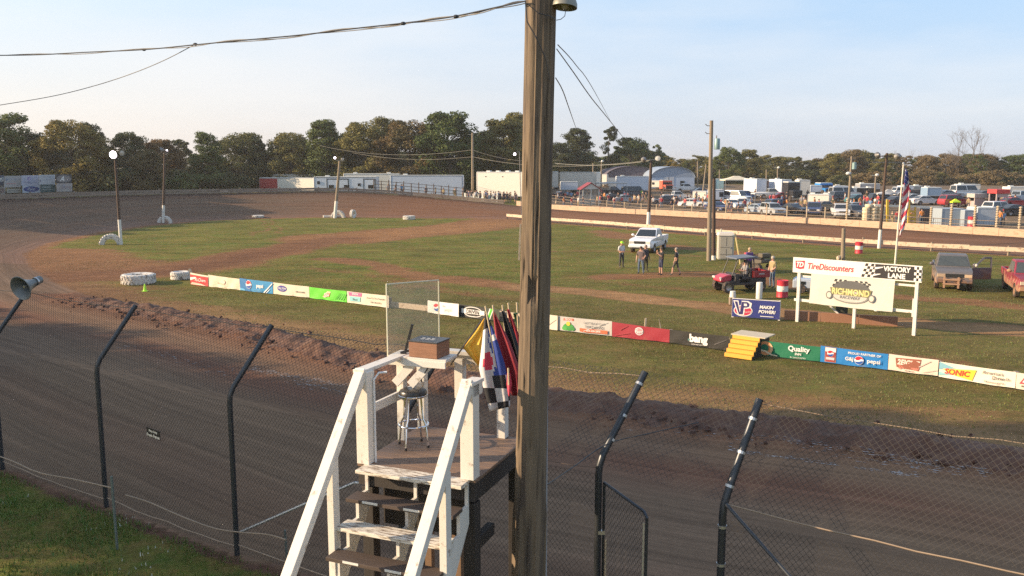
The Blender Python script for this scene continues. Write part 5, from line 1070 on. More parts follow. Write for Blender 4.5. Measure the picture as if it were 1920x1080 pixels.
    if not far:
        mb=MB(M_blackplas)
        for s in (-1,1): mb.box((rx(bz)+.25,s*(w(0,bz)+.004),bz-.12),(.16,.02,.03))
        mb.build('door_handle',t)
        mb=MB(M_blackplas)
        for s in (-1,1): mb.box((a0-.02,s*(w(0,.8)+.001),(zb+bz)/2+.02),(.012,.006,bz-zb-.1)).box((r0+.05,s*(w(0,.8)+.001),(zb+bz)/2+.02),(.012,.006,bz-zb-.1))
        mb.build('door_seam',t)
    if open_door:                             # driver's door swung wide on its front hinge
        hx,hy=a0-.02,w(0,.8); R=rotz(-1.12); W2=1.08
        def dp(x,z,o): return V((hx,hy+.02,0))+R@V((-x,o,z))
        d=MB(trim).prism([(0,.52),(W2,.52),(W2,bz),(0,bz)],lambda x,z:dp(x,z,-.04),lambda x,z:dp(x,z,.04))
        for p,q in (((.05,bz),(.62,rz-.08)),((.62,rz-.08),(W2-.05,rz-.08)),((W2-.05,rz-.08),(W2-.03,bz))): d.bar(dp(*p,0),dp(*q,0),.09,.09,(1,0,0))
        d.build('open_door',t); m=MB(mat('pale_mirror',(.5,.46,.4),.4)).ball(dp(.12,bz+.14,.14),(.10,.08,.10),n=10,k=6); m.build('mirror',t,smooth=True)
    return t
def towards(px,py,fx,fy): return math.atan2(fy,fx)
PW=mat('white_truck_paint',(.70,.71,.74),.25,var=.04,spec=.6)
g=ground(1215,474); vehicle('pickup','pickup_truck','clean white pickup truck parked facing the group of men on the infield','0' and g+V((.35,1.9,0)),math.atan2(-.93,-.42),PW,cat='pickup truck',trim=PW)
gp=g+V((.35,1.9,0))
MG=mat('grey_mud_streaked_paint',(.13,.115,.11),.45,var=.25,dirt=((.33,.19,.115),.72)); g=ground(1790,546)
T=vehicle('pickup','pickup_truck','mud-splashed grey pickup truck with its driver door hanging open',g+V((1.0,2.4,0)),math.atan2(-.90,-.40),MG,cat='pickup truck',open_door=True,extra='mud',lamp=mat('muddy_headlight',(.48,.34,.22),.5),trim=mat('grey_blue_door',(.10,.09,.105),.45,var=.2,dirt=((.20,.11,.07),.75)),glass=mat('dusty_glass',(.06,.07,.07),.25,var=.4))
mb=MB(mat('muddy_push_bar',(.36,.21,.13),.85,var=.15))
for y in (-.35,.35): mb.box((2.86,y-.15,.50),(.08,.10,.62))
for z in (.42,.66): mb.box((2.88,-.15,z),(.07,.85,.09))
mb.build('push_bar',T,bevel=.01)
MR=mat('red_mud_streaked_paint',(.25,.03,.05),.45,var=.25,dirt=((.30,.16,.095),.86)); g=ground(1898,562)
T=vehicle('pickup','pickup_truck','red pickup truck caked in mud at the right edge of the picture',g+V((2.05,2.1,0)),math.atan2(-.93,-.36),MR,cat='pickup truck',extra='mud',lamp=mat('pale_muddy_headlight',(.60,.48,.34),.5),trim=mat('muddy_bumper',(.38,.21,.12),.85,var=.15),glass=mat('dusty_glass',(.06,.07,.07)))
def buggy():
    a=ground(1352,550); b=ground(1424,549); t=thing('utility_buggy','red and black utility buggy with a grey canopy and red cargo box, driver seated','utility vehicle',(a+b)/2+V((.1,.75,0)),PI+.22)
    mr=mat('red_buggy_plastic',(.44,.04,.065),.35,var=.08); mk=mat('black_buggy_body',(.03,.03,.032),.5)
    MB(mr).prism([(.68,.66),(1.25,.56),(1.36,.64),(1.29,.84),(.95,.97),(.66,.98)],lambda x,z:V((x,-.46,z)),lambda x,z:V((x,.46,z))).build('hood',t,bevel=.05)
    MB(mk).prism([(-1.3,.42),(1.05,.42),(1.0,.62),(.55,.66),(.50,1.02),(.36,1.02),(.25,.55),(-.35,.55),(-.35,.80),(-1.3,.80)],lambda x,z:V((x,-.62,z)),lambda x,z:V((x,.62,z))).build('chassis',t,bevel=.02)
    MB(mk).box((-.15,0,.78),(.5,1.1,.16)).box((-.42,0,1.05),(.14,1.1,.5)).build('seat',t,bevel=.03)
    o=MB(mat('dark_red_cargo_box',(.26,.025,.03),.45)).box((-1.02,-.64,1.0),(.95,.05,.36)).box((-1.02,.64,1.0),(.95,.05,.36)).box((-1.50,0,1.0),(.05,1.28,.36)).box((-.54,0,1.0),(.05,1.28,.36)).box((-1.02,0,.84),(.95,1.25,.05)).build('cargo_box',t,bevel=.01)
    MB(flat((.35,.3,.3))).box((-1.,.668,1.02),(.34,.006,.08)).build('badge',o)
    mb=MB(M_blackplas)
    for s in (-1,1): mb.tube([(.72,s*.56,.95),(.35,s*.56,1.86),(-.55,s*.56,1.90),(-.60,s*.56,.85)],.028,8).tube([(.02,s*.56,.9),(-.1,s*.56,1.86)],.022,8)
    mb.build('roll_cage',t,smooth=True)
    MB(mat('grey_canopy',(.13,.14,.16),.5)).prism([(.55,1.84),(.50,1.90),(-.60,1.98),(-.72,1.93),(-.72,1.88)],lambda x,z:V((x,-.66,z)),lambda x,z:V((x,.66,z))).build('canopy',t,bevel=.02)
    for s in (-1,1): MB(M_head).box((1.31,s*.40,.80),(.08,.2,.11),rotz(-.3*s)).build('headlight',t,bevel=.01)
    MB(M_blackplas).tube([(.42,.25,1.0),(.2,.25,1.14)],.02,8).lathe([(.15,0),(.165,.01),(.15,.02)],(.2,.25,1.14),Matrix.Rotation(-.8,3,'Y'),18).build('steering_wheel',t,smooth=True)
    for x in (.95,-.95):
        for s in (-1,1):
            R=Matrix.Rotation(-PI/2*s,3,'X'); w=MB(M_tyre).lathe([(.17,.13),(.28,.14),(.32,.09),(.32,-.09),(.28,-.14),(0,-.14)],(x,s*.60,.32),R,24).build('wheel',t,smooth=True); MB(M_rim).lathe([(0,.10),(.1,.09),(.17,.12)],(x,s*.60,.32),R,18).build('rim',w,smooth=True)
    return t
BUG=buggy()
def atv():
    g=ground(1423,512); t=thing('quad_bike','dark camouflage quad bike with racks parked behind the red buggy','quad bike',g+V((0,.5,0)),PI*.62)
    m=mat('camo_quad_plastic',(.10,.085,.065),.6,var=.5,scale=5)
    MB(m).prism([(-.95,.72),(-.5,.62),(.3,.6),(.6,.62),(1.0,.80),(.9,.95),(.35,.98),(.1,.86),(-.5,.88),(-.95,.9)],lambda x,z:V((x,-.42,z)),lambda x,z:V((x,.42,z))).build('body',t,bevel=.04)
    MB(M_blackvinyl if False else M_blackplas).box((-.2,0,.93),(.7,.3,.12)).build('seat',t,bevel=.04)
    for x in (.68,-.72):
        mb=MB(M_blackplas)
        for y in (-.4,-.2,0,.2,.4): mb.tube([(x-.28,y,1.02),(x+.28,y,1.02)],.015,6)
        mb.tube([(x-.28,-.4,1.02),(x-.28,.4,1.02)],.018,6).tube([(x+.28,-.4,1.02),(x+.28,.4,1.02)],.018,6); mb.build('rack',t)
    MB(mat('camo_bag',(.12,.10,.07),.85,var=.4)).box((-.72,0,1.17),(.45,.7,.28)).build('cargo_bag',t,bevel=.06)
    MB(M_blackplas).tube([(.25,-.38,1.2),(.32,-.1,1.14),(.32,.1,1.14),(.25,.38,1.2)],.02,8).tube([(.32,0,1.14),(.5,0,.85)],.025,8).build('handlebar',t,smooth=True)
    for x in (.72,-.72):
        for s in (-1,1): MB(M_tyre).lathe([(0,.13),(.2,.13),(.3,.11),(.32,0),(.3,-.11),(0,-.12)],(x,s*.45,.32),Matrix.Rotation(-PI/2*s,3,'X'),20).build('wheel',t,smooth=True)
atv()
# ------------------------------------------------------------------ people
def body_mesh(J,Rd,bones,mats_by_bone,mats):
    names=list(J); me=bpy.data.meshes.new('body'); me.from_pydata([J[n] for n in names],[(names.index(a),names.index(b)) for a,b in bones],[]); me.update()
    o=bpy.data.objects.new('body',me); COL.objects.link(o); md=o.modifiers.new('skin','SKIN'); md.use_smooth_shade=True; sv=me.skin_vertices[0].data
    for i,n in enumerate(names): r=Rd[n]; sv[i].radius=r if isinstance(r,tuple) else (r,r); sv[i].use_root=(n=='pelvis')
    ss=o.modifiers.new('sub','SUBSURF'); ss.levels=1; ss.render_levels=1; bpy.context.view_layer.update()
    nm=bpy.data.meshes.new_from_object(o.evaluated_get(bpy.context.evaluated_depsgraph_get())); bpy.data.objects.remove(o); bpy.data.meshes.remove(me)
    mb=MB()
    for m in mats: mb.m(m)
    mb.v=[tuple(v.co) for v in nm.vertices]; mb.f=[tuple(p.vertices) for p in nm.polygons]; mi=[]
    for p in nm.polygons:
        c=p.center; best=None
        for a,b in bones:
            A,B=V(J[a]),V(J[b]); d=B-A; t=max(0,min(1,(c-A).dot(d)/max(d.length_squared,1e-9))); r=(c-(A+d*t)).length
            if best is None or r<best[0]: best=(r,(a,b),t)
        mi.append(mats_by_bone(best[1],best[2]))
    mb.mi=mi; bpy.data.meshes.remove(nm); return mb
PEOPLE={}
def person(label,loc,rz,shirt,legs,shorts=False,sleeves='short',cap=None,hair=(.06,.04,.025),pose=None,h=1.78,group=None,skin=None,belly=1.,parent=None,print_=None):
    J=dict(pelvis=(0,0,.95),spine=(0,.01,1.13),chest=(0,.0,1.34),neck=(0,.01,1.50),head=(0,-.02,1.60),crown=(0,-.02,1.70),
        hipL=(.10,0,.90),kneeL=(.12,-.02,.50),ankL=(.13,.02,.09),toeL=(.15,-.15,.045),hipR=(-.10,0,.90),kneeR=(-.12,-.02,.50),ankR=(-.13,.02,.09),toeR=(-.15,-.15,.045),
        shL=(.19,.01,1.42),elL=(.26,.03,1.14),wrL=(.27,-.06,.90),haL=(.27,-.09,.81),shR=(-.19,.01,1.42),elR=(-.26,.03,1.14),wrR=(-.27,-.06,.90),haR=(-.27,-.09,.81))
    J.update(pose or {}); b=belly
    Rd=dict(pelvis=(.165*b,.125*b),spine=(.155*b,.12*b),chest=(.185,.125),neck=.062,head=(.085,.095),crown=(.065,.075),hipL=.10,kneeL=.067,ankL=.048,toeL=(.045,.035),hipR=.10,kneeR=.067,ankR=.048,toeR=(.045,.035),
        shL=.074,elL=.049,wrL=.034,haL=(.042,.022),shR=.074,elR=.049,wrR=.034,haR=(.042,.022))
    bones=[('pelvis','spine'),('spine','chest'),('chest','neck'),('neck','head'),('head','crown')]
    for s in 'LR': bones+=[('pelvis','hip'+s),('hip'+s,'knee'+s),('knee'+s,'ank'+s),('ank'+s,'toe'+s),('chest','sh'+s),('sh'+s,'el'+s),('el'+s,'wr'+s),('wr'+s,'ha'+s)]
    def mb_(bn,t):
        a,q=bn
        if q[:3]=='toe': return 3
        if q[:3]=='ank': return (0 if shorts else 2) if t<.9 else 3
        if q[:3]in('kne','hip') : return 2
        if a=='pelvis' and q=='spine': return 2 if t<.12 else 1
        if q in('spine','chest') or (a=='chest' and (q[:2]=='sh' or t<.75)): return 1
        if q[:2]=='el' : return 1 if (sleeves=='long' or t<.8) else 0
        if q[:2]=='wr': return 1 if sleeves=='long' else 0
        return 0
    sk=skin or M_skin; mb=body_mesh(J,Rd,bones,mb_,[sk,shirt,legs,M_shoe]); mb.m(sk)
    hd=V(J['head']); mb.ball(hd+V((0,-.100,.0)),(.016,.024,.022),n=6,k=4)
    for s in (-1,1): mb.ball(hd+V((.088*s,.0,.0)),(.014,.024,.034),n=6,k=4)
    for s in 'LR':
        w_,h_=V(J['wr'+s]),V(J['ha'+s]); d=(h_-w_).normalized(); sd=d.cross(V((0,1,0))); sd=sd.normalized() if sd.length>.1 else V((1,0,0)); cv=sd.cross(d)
        for k,l in enumerate((.055,.068,.073,.062)):
            p=h_+sd*(.024*(1.5-k)); mb.tube([p-d*.02,p+d*l*.5,p+d*l*.9-cv*.02],[.0095,.0085,.007],5)
        p=w_+d*.03+sd*.035; mb.tube([p,p+d*.03+sd*.02,p+d*.06+sd*.02],[.011,.010,.008],5)
    g=V(loc); t=thing('person',label,'person',g,rz,group); k=h/1.76; mb.v=[(x*k,y*k,z*k) for x,y,z in mb.v]; o=mb.build('body',t,smooth=True); 
    c=V(J['crown'])*k
    if cap: MB(cap).lathe([(.108*k,-.035),(.106*k,.02),(.085*k,.07),(.04*k,.095),(0,.10)],c+V((0,.005,0)),None,16).box(c+V((0,-.135*k,-.02)),(.14*k,.12*k,.014)).build('cap',t,smooth=True)
    else: MB(mat('hair_%02x%02x'%(int(hair[0]*255),int(hair[1]*255)),hair,.7)).ball(c+V((0,.022,-.022)),(.103*k,.112*k,.098*k),n=12,k=7).build('hair',t,smooth=True)
    if print_: MB(print_).box((.0,.135*k,1.36*k),(.22,.012,.05)).build('shirt_print',t)
    return t
def cc(n,c): return mat('fabric_'+n,c,.85,var=.2,scale=9)
fWh,fGr,fBk,fNv,fDk,fJe,fOl,fPu,fTa,fPl=cc('white',(.60,.58,.56)),cc('grey',(.28,.27,.28)),cc('black',(.025,.025,.028)),cc('navy',(.04,.045,.09)),cc('charcoal',(.055,.05,.05)),cc('blue_jean',(.10,.14,.20)),cc('olive',(.06,.06,.035)),cc('purple',(.12,.05,.20)),cc('tan',(.32,.25,.13)),mat('fabric_plaid',(.13,.10,.10),.85,var=.7,scale=22)
fRd,fOr,fLm,fBl=cc('red',(.45,.05,.06)),cc('orange',(.60,.22,.05)),cc('lime',(.30,.60,.06)),cc('sky_blue',(.15,.28,.45))
M_limecap=mat('lime_cap',(.42,.85,.03),.7)
pf=lambda px,py: ground(px,py)
person('person in a lime green cap and white shirt standing left of the white pickup',pf(1165,502),.5,fWh,fDk,cap=M_limecap,pose=dict(elL=(.25,.02,1.14),wrL=(.08,-.20,1.10),haL=(.0,-.24,1.10),elR=(-.25,.02,1.14),wrR=(-.08,-.20,1.08),haR=(.0,-.24,1.07)))
person('person in a dark plaid shirt and blue jeans standing in front of the pickup grille',pf(1201,514),-.4,fPl,fJe,pose=dict(elL=(.30,.0,1.16),wrL=(.20,-.16,.98),haL=(.14,-.2,.96),kneeL=(.15,-.03,.5),ankL=(.18,.0,.09),toeL=(.22,-.15,.045)))
person('person in dark clothes and olive trousers partly hidden behind the plaid shirt',pf(1210,510),.6,fDk,fOl,sleeves='long',hair=(.25,.2,.16))
person('person in a black shirt and dark shorts with one hand raised to the face',pf(1239,516),-1.2,fBk,fNv,True,pose=dict(elR=(-.27,-.14,1.28),wrR=(-.12,-.26,1.46),haR=(-.09,-.24,1.53),elL=(.25,-.12,1.2),wrL=(.12,-.3,1.36),haL=(.08,-.3,1.44)),hair=(.10,.07,.05),belly=1.1)
person('person in a black tee and black shorts walking, rightmost of the men by the pickup',pf(1267,517),-2.0,fBk,fBk,True,pose=dict(kneeL=(.12,-.16,.52),ankL=(.12,-.20,.10),toeL=(.13,-.37,.06),kneeR=(-.12,.10,.50),ankR=(-.12,.28,.12),toeR=(-.13,.14,.045)),hair=(.30,.24,.19),belly=1.15,print_=flat((.45,.45,.45)))
person('person in a purple shirt with a red backpack standing behind the buggy canopy',pf(1404,517),.3,fPu,fDk,hair=(.42,.30,.2),sleeves='long')
b_=[o for o in bpy.data.objects if o.name.startswith('person')][-1]; MB(cc('red_pack',(.50,.08,.10))).box((-.16,.12,1.26),(.26,.22,.42)).build('backpack',b_,bevel=.06)
person('person in a tan waistcoat and blue jeans standing right of the quad bike',pf(1447,540),-1.1,fTa,fJe,hair=(.4,.36,.3),pose=dict(elL=(.25,-.02,1.14),wrL=(.12,-.16,1.0),haL=(.06,-.18,.98)),sleeves='short',h=1.82)
sit=dict(pelvis=(0,.05,.60),spine=(0,.06,.80),chest=(0,.04,1.02),neck=(0,.03,1.18),head=(0,0,1.28),crown=(0,0,1.38),hipL=(.10,.0,.58),kneeL=(.14,-.42,.62),ankL=(.14,-.55,.24),toeL=(.15,-.70,.19),hipR=(-.10,.0,.58),kneeR=(-.14,-.42,.62),ankR=(-.14,-.55,.24),toeR=(-.15,-.70,.19),shL=(.19,.04,1.10),elL=(.25,-.10,.86),wrL=(.16,-.33,.88),haL=(.13,-.40,.92),shR=(-.19,.04,1.10),elR=(-.25,-.10,.86),wrR=(-.16,-.33,.88),haR=(-.13,-.40,.92))
w_=BUG.matrix_basis@V((-.22,.22,.30)); person('person in grey seated at the wheel of the red buggy',w_,BUG.rotation_euler.z+PI/2,fGr,fDk,pose=sit,hair=(.03,.025,.02))
# ------------------------------------------------------------------ the lot beyond the far wall
M_off=mat('offwhite_trailer_skin',(.70,.66,.58),.4,var=.06,scale=1.2); M_pale=mat('pale_blue_shaded_white_skin',(.55,.60,.68),.35,var=.06,scale=1.2); M_rf=mat('pale_roof',(.62,.62,.58),.5); M_trimd=mat('dark_trim',(.05,.06,.07),.5); M_redskin=mat('red_trailer_skin',(.42,.06,.06),.4,var=.1)  # pale blue is white trailer skin with shade painted into its colour
def span(px0,px1,base,top,y=None):
    """where a thing between two columns of the picture stands, its width and its height"""
    g=ground((px0+px1)/2,base) if y is None else V((D((px0+px1)/2,310,y).x,y,0)); 
    if y is not None: g.z=hz(g.x,g.y)
    f=g.y*math.cos(PITCH)-(g.z+1.5-CAMH)*math.sin(PITCH); return g,(px1-px0)/FPX*f,D((px0+px1)/2,top,g.y).z-g.z
def trailer(label,px0,px1,base,top,skin,y=None,dp=2.5,rz=0.,name='trailer',windows=(),doors=(),roof=True,cat='trailer',group=None,two=None,vents=2,trim=None,letters_=None,wheels=True):
    g,W,H=span(px0,px1,base,top,y); t=thing(name,label,cat,g+V((0,dp/2,0)),rz,group); zb=.55 if wheels else .05
    MB(skin).box((0,0,(H+zb)/2),(W,dp,H-zb)).build('body',t,bevel=.08)
    if two: MB(two[1]).box((-W/2+W*two[0]/2,0,(H+zb)/2+.01),(W*two[0],dp+.02,H-zb-.06)).build('nose_section',t,bevel=.08)
    if roof: MB(M_rf).box((0,0,H+.03),(W-.1,dp-.1,.08)).build('roof',t,bevel=.02)
    MB(trim or M_galv).box((0,-dp/2-.01,zb+.06),(W*.98,.03,.12)).box((-W*.485,-dp/2-.011,(H+zb)/2),(.05,.03,H-zb-.2)).box((W*.485,-dp/2-.011,(H+zb)/2),(.05,.03,H-zb-.2)).box((0,-dp/2-.01,H-.06),(W*.98,.03,.08)).build('edge_trim',t)
    for x,z,w,h in windows: MB(M_glass).box((x*W,-dp/2-.045,zb+(H-zb)*z),(w,.05,h)).build('window',t)
    for x,w in doors:
        d=MB(skin).box((x*W,-dp/2-.015,zb+(H-zb)*.46),(w,.03,(H-zb)*.80)).build('door',t); MB(M_trimd).box((x*W-w/2,-dp/2-.02,zb+(H-zb)*.46),(.16,.05,(H-zb)*.84)).box((x*W+w/2,-dp/2-.02,zb+(H-zb)*.46),(.16,.05,(H-zb)*.84)).box((x*W,-dp/2-.02,zb+(H-zb)*.90),(w+.16,.05,.16)).build('door_frame',d)
    for i in range(vents): MB(M_rf).box((W*(-.3+.6*i/max(1,vents-1)),0,H+.16),(.7,.7,.24)).build('roof_vent',t,bevel=.04)
    if wheels:
        for x in (.22*W,.22*W+.95):
            for s in (-1,1): MB(M_tyre).lathe([(0,-.12),(.38,-.12),(.42,0),(.38,.12),(0,.12)],(x if x<W*.46 else W*.42,s*(dp/2-.15),.42),Matrix.Rotation(PI/2,3,'X'),14).build('wheel',t,smooth=True)
        MB(M_lampgrey).box((-W/2-.6,0,.55),(1.3,.12,.12)).box((-W/2-.9,0,.3),(.08,.08,.6)).build('hitch',t)
    if letters_:
        s=Sheet(V((letters_[0]*W,-dp/2-.03,zb+(H-zb)*.35)),V((letters_[1]*W,-dp/2-.03,zb+(H-zb)*.35)),V((letters_[1]*W,-dp/2-.03,zb+(H-zb)*.75)),V((letters_[0]*W,-dp/2-.03,zb+(H-zb)*.75)),letters_[2],thick=.01); letters_[3](s); s.build('lettering',t)
    return t
# left group, behind the banked turn
trailer('low trailer with a red nose and cream side behind the banked turn',476,606,362,334,M_off,158,rz=-.42,two=(.34,M_redskin),vents=0)
trailer('plain white trailer roof showing above the red and cream trailer',510,604,362,327,M_off,170,vents=0)
trailer('white camper in painted blue shade with dark-framed slide-outs and small windows left of the leaning pole',587,706,366,332,M_pale,146,name='camper',cat='camper',windows=((-.42,.72,.45,.5),(-.44,.35,.9,.45),(-.22,.52,.85,.6),(.02,.52,.9,.6),(.22,.62,.5,.45),(.40,.52,.9,.6)),doors=((-.12,3.6),(.38,1.9)),trim=M_trimd,vents=1)
trailer('long white trailer with dark letters on its rear end behind the pale camper',643,748,362,326,M_off,156,vents=2,letters_=(.30,.47,(.60,.60,.60),lambda s:(s.text('A',.3,.5,.7,(.15,.15,.2),.4,.03),s.poly([(.6,.2),(.95,.2),(.95,.9),(.6,.9)],(.45,.05,.06)))))
trailer('longest white trailer in painted blue shade behind the pipe railing',731,868,370,329,M_pale,142,vents=1,trim=M_trimd,windows=())
trailer('tall cream trailer standing immediately left of the big pole',893,994,368,323,M_off,150,rz=-.45,vents=4,windows=((-.30,.82,.2,.12),(.05,.82,.2,.12)))
# right group, in the pit lot
trailer('narrow white trailer end showing right of the big pole',1030,1047,356,322,M_off,vents=0)
trailer('long bright white race trailer beyond the red-roofed shed',1050,1126,354,323,M_off,rz=-.5,vents=0)
trailer('short white box trailer right of the long race trailer',1128,1142,350,327,M_off,rz=-.5,vents=0,dp=2.)
trailer('low pale blue trailer in front of the long race trailer',1051,1084,361,341,M_pale,vents=0)
trailer('wide pale blue trailer side below the dark vaulted roof',1156,1216,362,331,M_pale,vents=1)
trailer('small cream camper left of the red truck',1220,1244,356,339,M_off,rz=-.5,vents=0,windows=((-.1,.6,.5,.5),),name='camper',cat='camper')
trailer('white box trailer left of the tall power pole',1304,1331,378,359,M_off,rz=-.5,vents=0)
trailer('grey-blue trailer with one dark window right of the tall power pole',1332,1357,381,356,M_pale,vents=0,windows=((.3,.55,.7,.8),))
trailer('pale cyan trailer under the left end of the cream canopy',1341,1357,360,336,mat('cyan_skin',(.38,.58,.62),.4),vents=0)
trailer('tall pale trailer end right of the cream canopy',1411,1432,366,336,M_pale,vents=1,rz=.25,dp=5)
trailer('open-ended trailer with brown shelves showing inside',1436,1460,359,338,mat('brown_open_rear',(.22,.13,.09),.7,var=.6,scale=2.),vents=0)
trailer('pale trailer side standing left of the black hauler',1459,1480,366,337,M_pale,vents=1,rz=.2,dp=5)
trailer('white hauler trailer behind the black hauler tractor',1497,1518,372,338,M_off,vents=1)
trailer('pale trailer between the black hauler and the blue truck',1519,1541,366,348,M_pale,vents=0)
trailer('pale trailer right of the blue truck',1570,1590,364,349,M_pale,vents=1)
trailer('cream enclosed trailer parked in front of the blue truck',1521,1560,386,365,M_off,vents=2,rz=-.45)
trailer('low white motorhome with a broad dark windscreen right of the lot pole',1598,1642,372,353,M_off,vents=2,name='motorhome',cat='motorhome',windows=((.05,.55,3.,1.2),))
trailer('blue-grey box truck body near the striped flag',1738,1765,374,352,mat('blue_grey_skin',(.22,.32,.45),.4),vents=1)
trailer('long grey-blue container behind the fence right of the yellow gate',1764,1806,425,391,mat('grey_blue_container',(.30,.35,.40),.5,var=.12),vents=0,name='container',cat='container',wheels=False,roof=False)
trailer('second grey-blue container beside the red barrel',1807,1826,426,394,mat('grey_blue_container',(.3,.35,.4)),vents=0,name='container',cat='container',wheels=False,roof=False)
trailer('cream roofed stall with pale boxes inside at the fence',1831,1866,424,390,mat('stall_side',(.42,.46,.50),.6,var=.3,scale=1.),vents=0,name='vending_stall',cat='stall',wheels=False)
trailer('dark open stall behind the fence between the yellow gate and the containers',1722,1761,420,390,mat('dark_stall',(.07,.06,.065),.8,var=.4),vents=0,name='vending_stall',cat='stall',wheels=False)
def hauler(label,px0,px1,base,top,skin,y=None):
    g,W,H=span(px0,px1,base,top,y); t=thing('hauler_tractor',label,'truck',g+V((0,1.5,0)),-PI/2+.15); w=W
    MB(skin).box((-1.0,0,H*.56),(2.2,w,H*.80)).build('cab',t,bevel=.12); MB(skin).box((.7,0,H*.36),(1.6,w*.8,H*.42)).build('hood',t,bevel=.1)
    MB(M_glass).box((.115,0,H*.70),(.03,w*.85,H*.2)).build('windshield',t); MB(M_grille).box((1.505,0,H*.34),(.03,w*.6,H*.3)).build('grille',t); MB(M_chrome).box((1.55,0,H*.13),(.15,w*.98,H*.10)).build('bumper',t); MB(M_rf).box((-1,0,H*.98),(2.,w*.9,H*.05)).build('roof',t)
    for s in (-1,1):
        MB(M_head).box((1.5,s*w*.37,H*.26),(.08,.3,.2)).build('headlight',t)
        for x in (.8,-1.4): MB(M_tyre).lathe([(0,-.15),(.45,-.15),(.5,0),(.45,.15),(0,.15)],(x,s*w*.42,.5),Matrix.Rotation(PI/2,3,'X'),14).build('wheel',t,smooth=True)
hauler('black hauler tractor facing the track in the middle of the lot',1480,1505,378,341,mat('black_hauler_paint',(.03,.03,.035),.3))
hauler('bright blue truck cab with a pale roof in the lot',1541,1567,366,343,mat('bright_blue_paint',(.03,.20,.50),.3))
hauler('red-orange truck in front of the arched hut',1243,1263,358,338,mat('red_orange_paint',(.55,.12,.07),.4))
# buildings
def arched(label,px0,px1,base,eave,top,skin,roofm,name,y=None,dp=14.,win=True,rz=0.):
    g,W,H=span(px0,px1,base,eave,y); f=D((px0+px1)/2,top,g.y).z-g.z-H; t=thing(name,label,'building',g+V((0,dp/2,0)),rz)
    out=[(-W/2,0),(W/2,0),(W/2,H)]+[(W/2*math.cos(a),H+f*math.sin(a)) for a in np.linspace(.12,PI-.12,18)]+[(-W/2,H)]
    MB(skin).box((0,0,H/2),(W,dp,H)).build('walls',t); MB(roofm).prism(out[2:],lambda x,z:V((x,-dp/2+.05,z+.01)),lambda x,z:V((x,dp/2-.05,z+.01))).build('gable_end',t)
    mb=MB(roofm); n=24; vs=[]
    for i in range(n+1):
        a=PI*i/n
        for y_ in (-dp/2-.3,dp/2+.3): vs+= [V(((W/2+.12)*math.cos(a),y_,H+(f+.10)*math.sin(a))),V(((W/2+.03)*math.cos(a),y_,H+(f+.02)*math.sin(a)))]
    fs=[]
    for i in range(n): k=i*4; fs+=[(k,k+2,k+6,k+4),(k+1,k+5,k+7,k+3),(k,k+4,k+5,k+1),(k+2,k+3,k+7,k+6)]
    mb.add(vs,fs); mb.build('roof',t)
    if win: MB(M_glass).box((W*.22,-dp/2-.02,H*.45),(1.0,.05,1.2)).build('window',t); d=MB(mat('pale_door',(.5,.52,.55),.5)).box((-W*.1,-dp/2-.02,1.3),(2.4,.05,2.6)).build('door',t); MB(M_trimd).box((-W*.1,-dp/2-.05,1.3),(.1,.03,2.6)).build('door_seam',d)
M_tin=mat('pale_blue_tin',(.42,.50,.62),.5,var=.1,stretch=(8,1,1)); M_tinr=mat('blue_grey_tin_roof',(.27,.33,.42),.5,var=.25,stretch=(3,1,1)); M_dkr=mat('dark_purple_grey_roof',(.12,.10,.12),.7,var=.3)
arched('pale blue arched tin hut with a curved roof in the lot',1222,1303,360,333,313,M_tin,M_tinr,'arched_hut',196,16)
arched('wide hall with a low dark vaulted roof left of the arched hut',1136,1236,364,333,312,M_off,M_dkr,'vaulted_hall',208,20,False)
def gable(label,px0,px1,base,eave,top,wallm,roofm,name='shed',dp=3.,openf=True,y=None,cat='shed',posts=True):
    g,W,H=span(px0,px1,base,eave,y); pk=D((px0+px1)/2,top,g.y).z-g.z; t=thing(name,label,cat,g+V((0,dp/2,0)),.12)
    for s in (-1,1):
        MB(roofm).prism([(0,pk+.06),(s*(W/2+.3),H-.05),(s*(W/2+.3),H-.17),(0,pk-.06)][::s],lambda x,z:V((x,-dp/2-.2,z)),lambda x,z:V((x,dp/2+.2,z))).build('roof_slope',t)
    MB(wallm).prism([(-W/2,H-.05),(W/2,H-.05),(0,pk-.08)],lambda x,z:V((x,-dp/2,z)),lambda x,z:V((x,-dp/2+.08,z))).build('gable_board',t)
    for x in (-W/2+.08,0,W/2-.08):
        for y_ in (-dp/2+.06,dp/2-.06): MB(wallm).box((x,y_,(H-.05)/2),(.14,.12,H-.05)).build('post',t)
    MB(wallm).box((0,dp/2-.02,H*.32),(W,.05,H*.6)).build('back_wall',t)
    return t
gable('small open shed with a dark red gable roof and white arched front',1090,1122,386,354,343,mat('pale_shed_board',(.55,.54,.50),.6),mat('dark_red_roof',(.25,.04,.05),.6))
def tower(label,px0,px1,base,top,roofm,wallm):
    g,W,H=span(px0,px1,base,top); t=thing('viewing_booth',label,'booth',g+V((0,W/2,0)),.1); d=W
    MB(roofm).box((0,0,H-.3),(W+.3,d+.3,.6)).build('roof',t,bevel=.02); MB(wallm).box((0,-d/2+.05,H-.85),(W,.1,.5)).build('fascia',t); MB(wallm).box((0,0,.5),(W,d,1.0)).build('counter',t); MB(mat('booth_inside',(.03,.03,.03),.9)).box((0,d/2-.1,H*.5),(W*.9,.05,H*.7)).build('back_wall',t)
    for x in (-W/2+.1,W/2-.1):
        for y in (-d/2+.1,d/2-.1): MB(wallm).box((x,y,H/2-.3),(.18,.18,H-.6)).build('post',t)
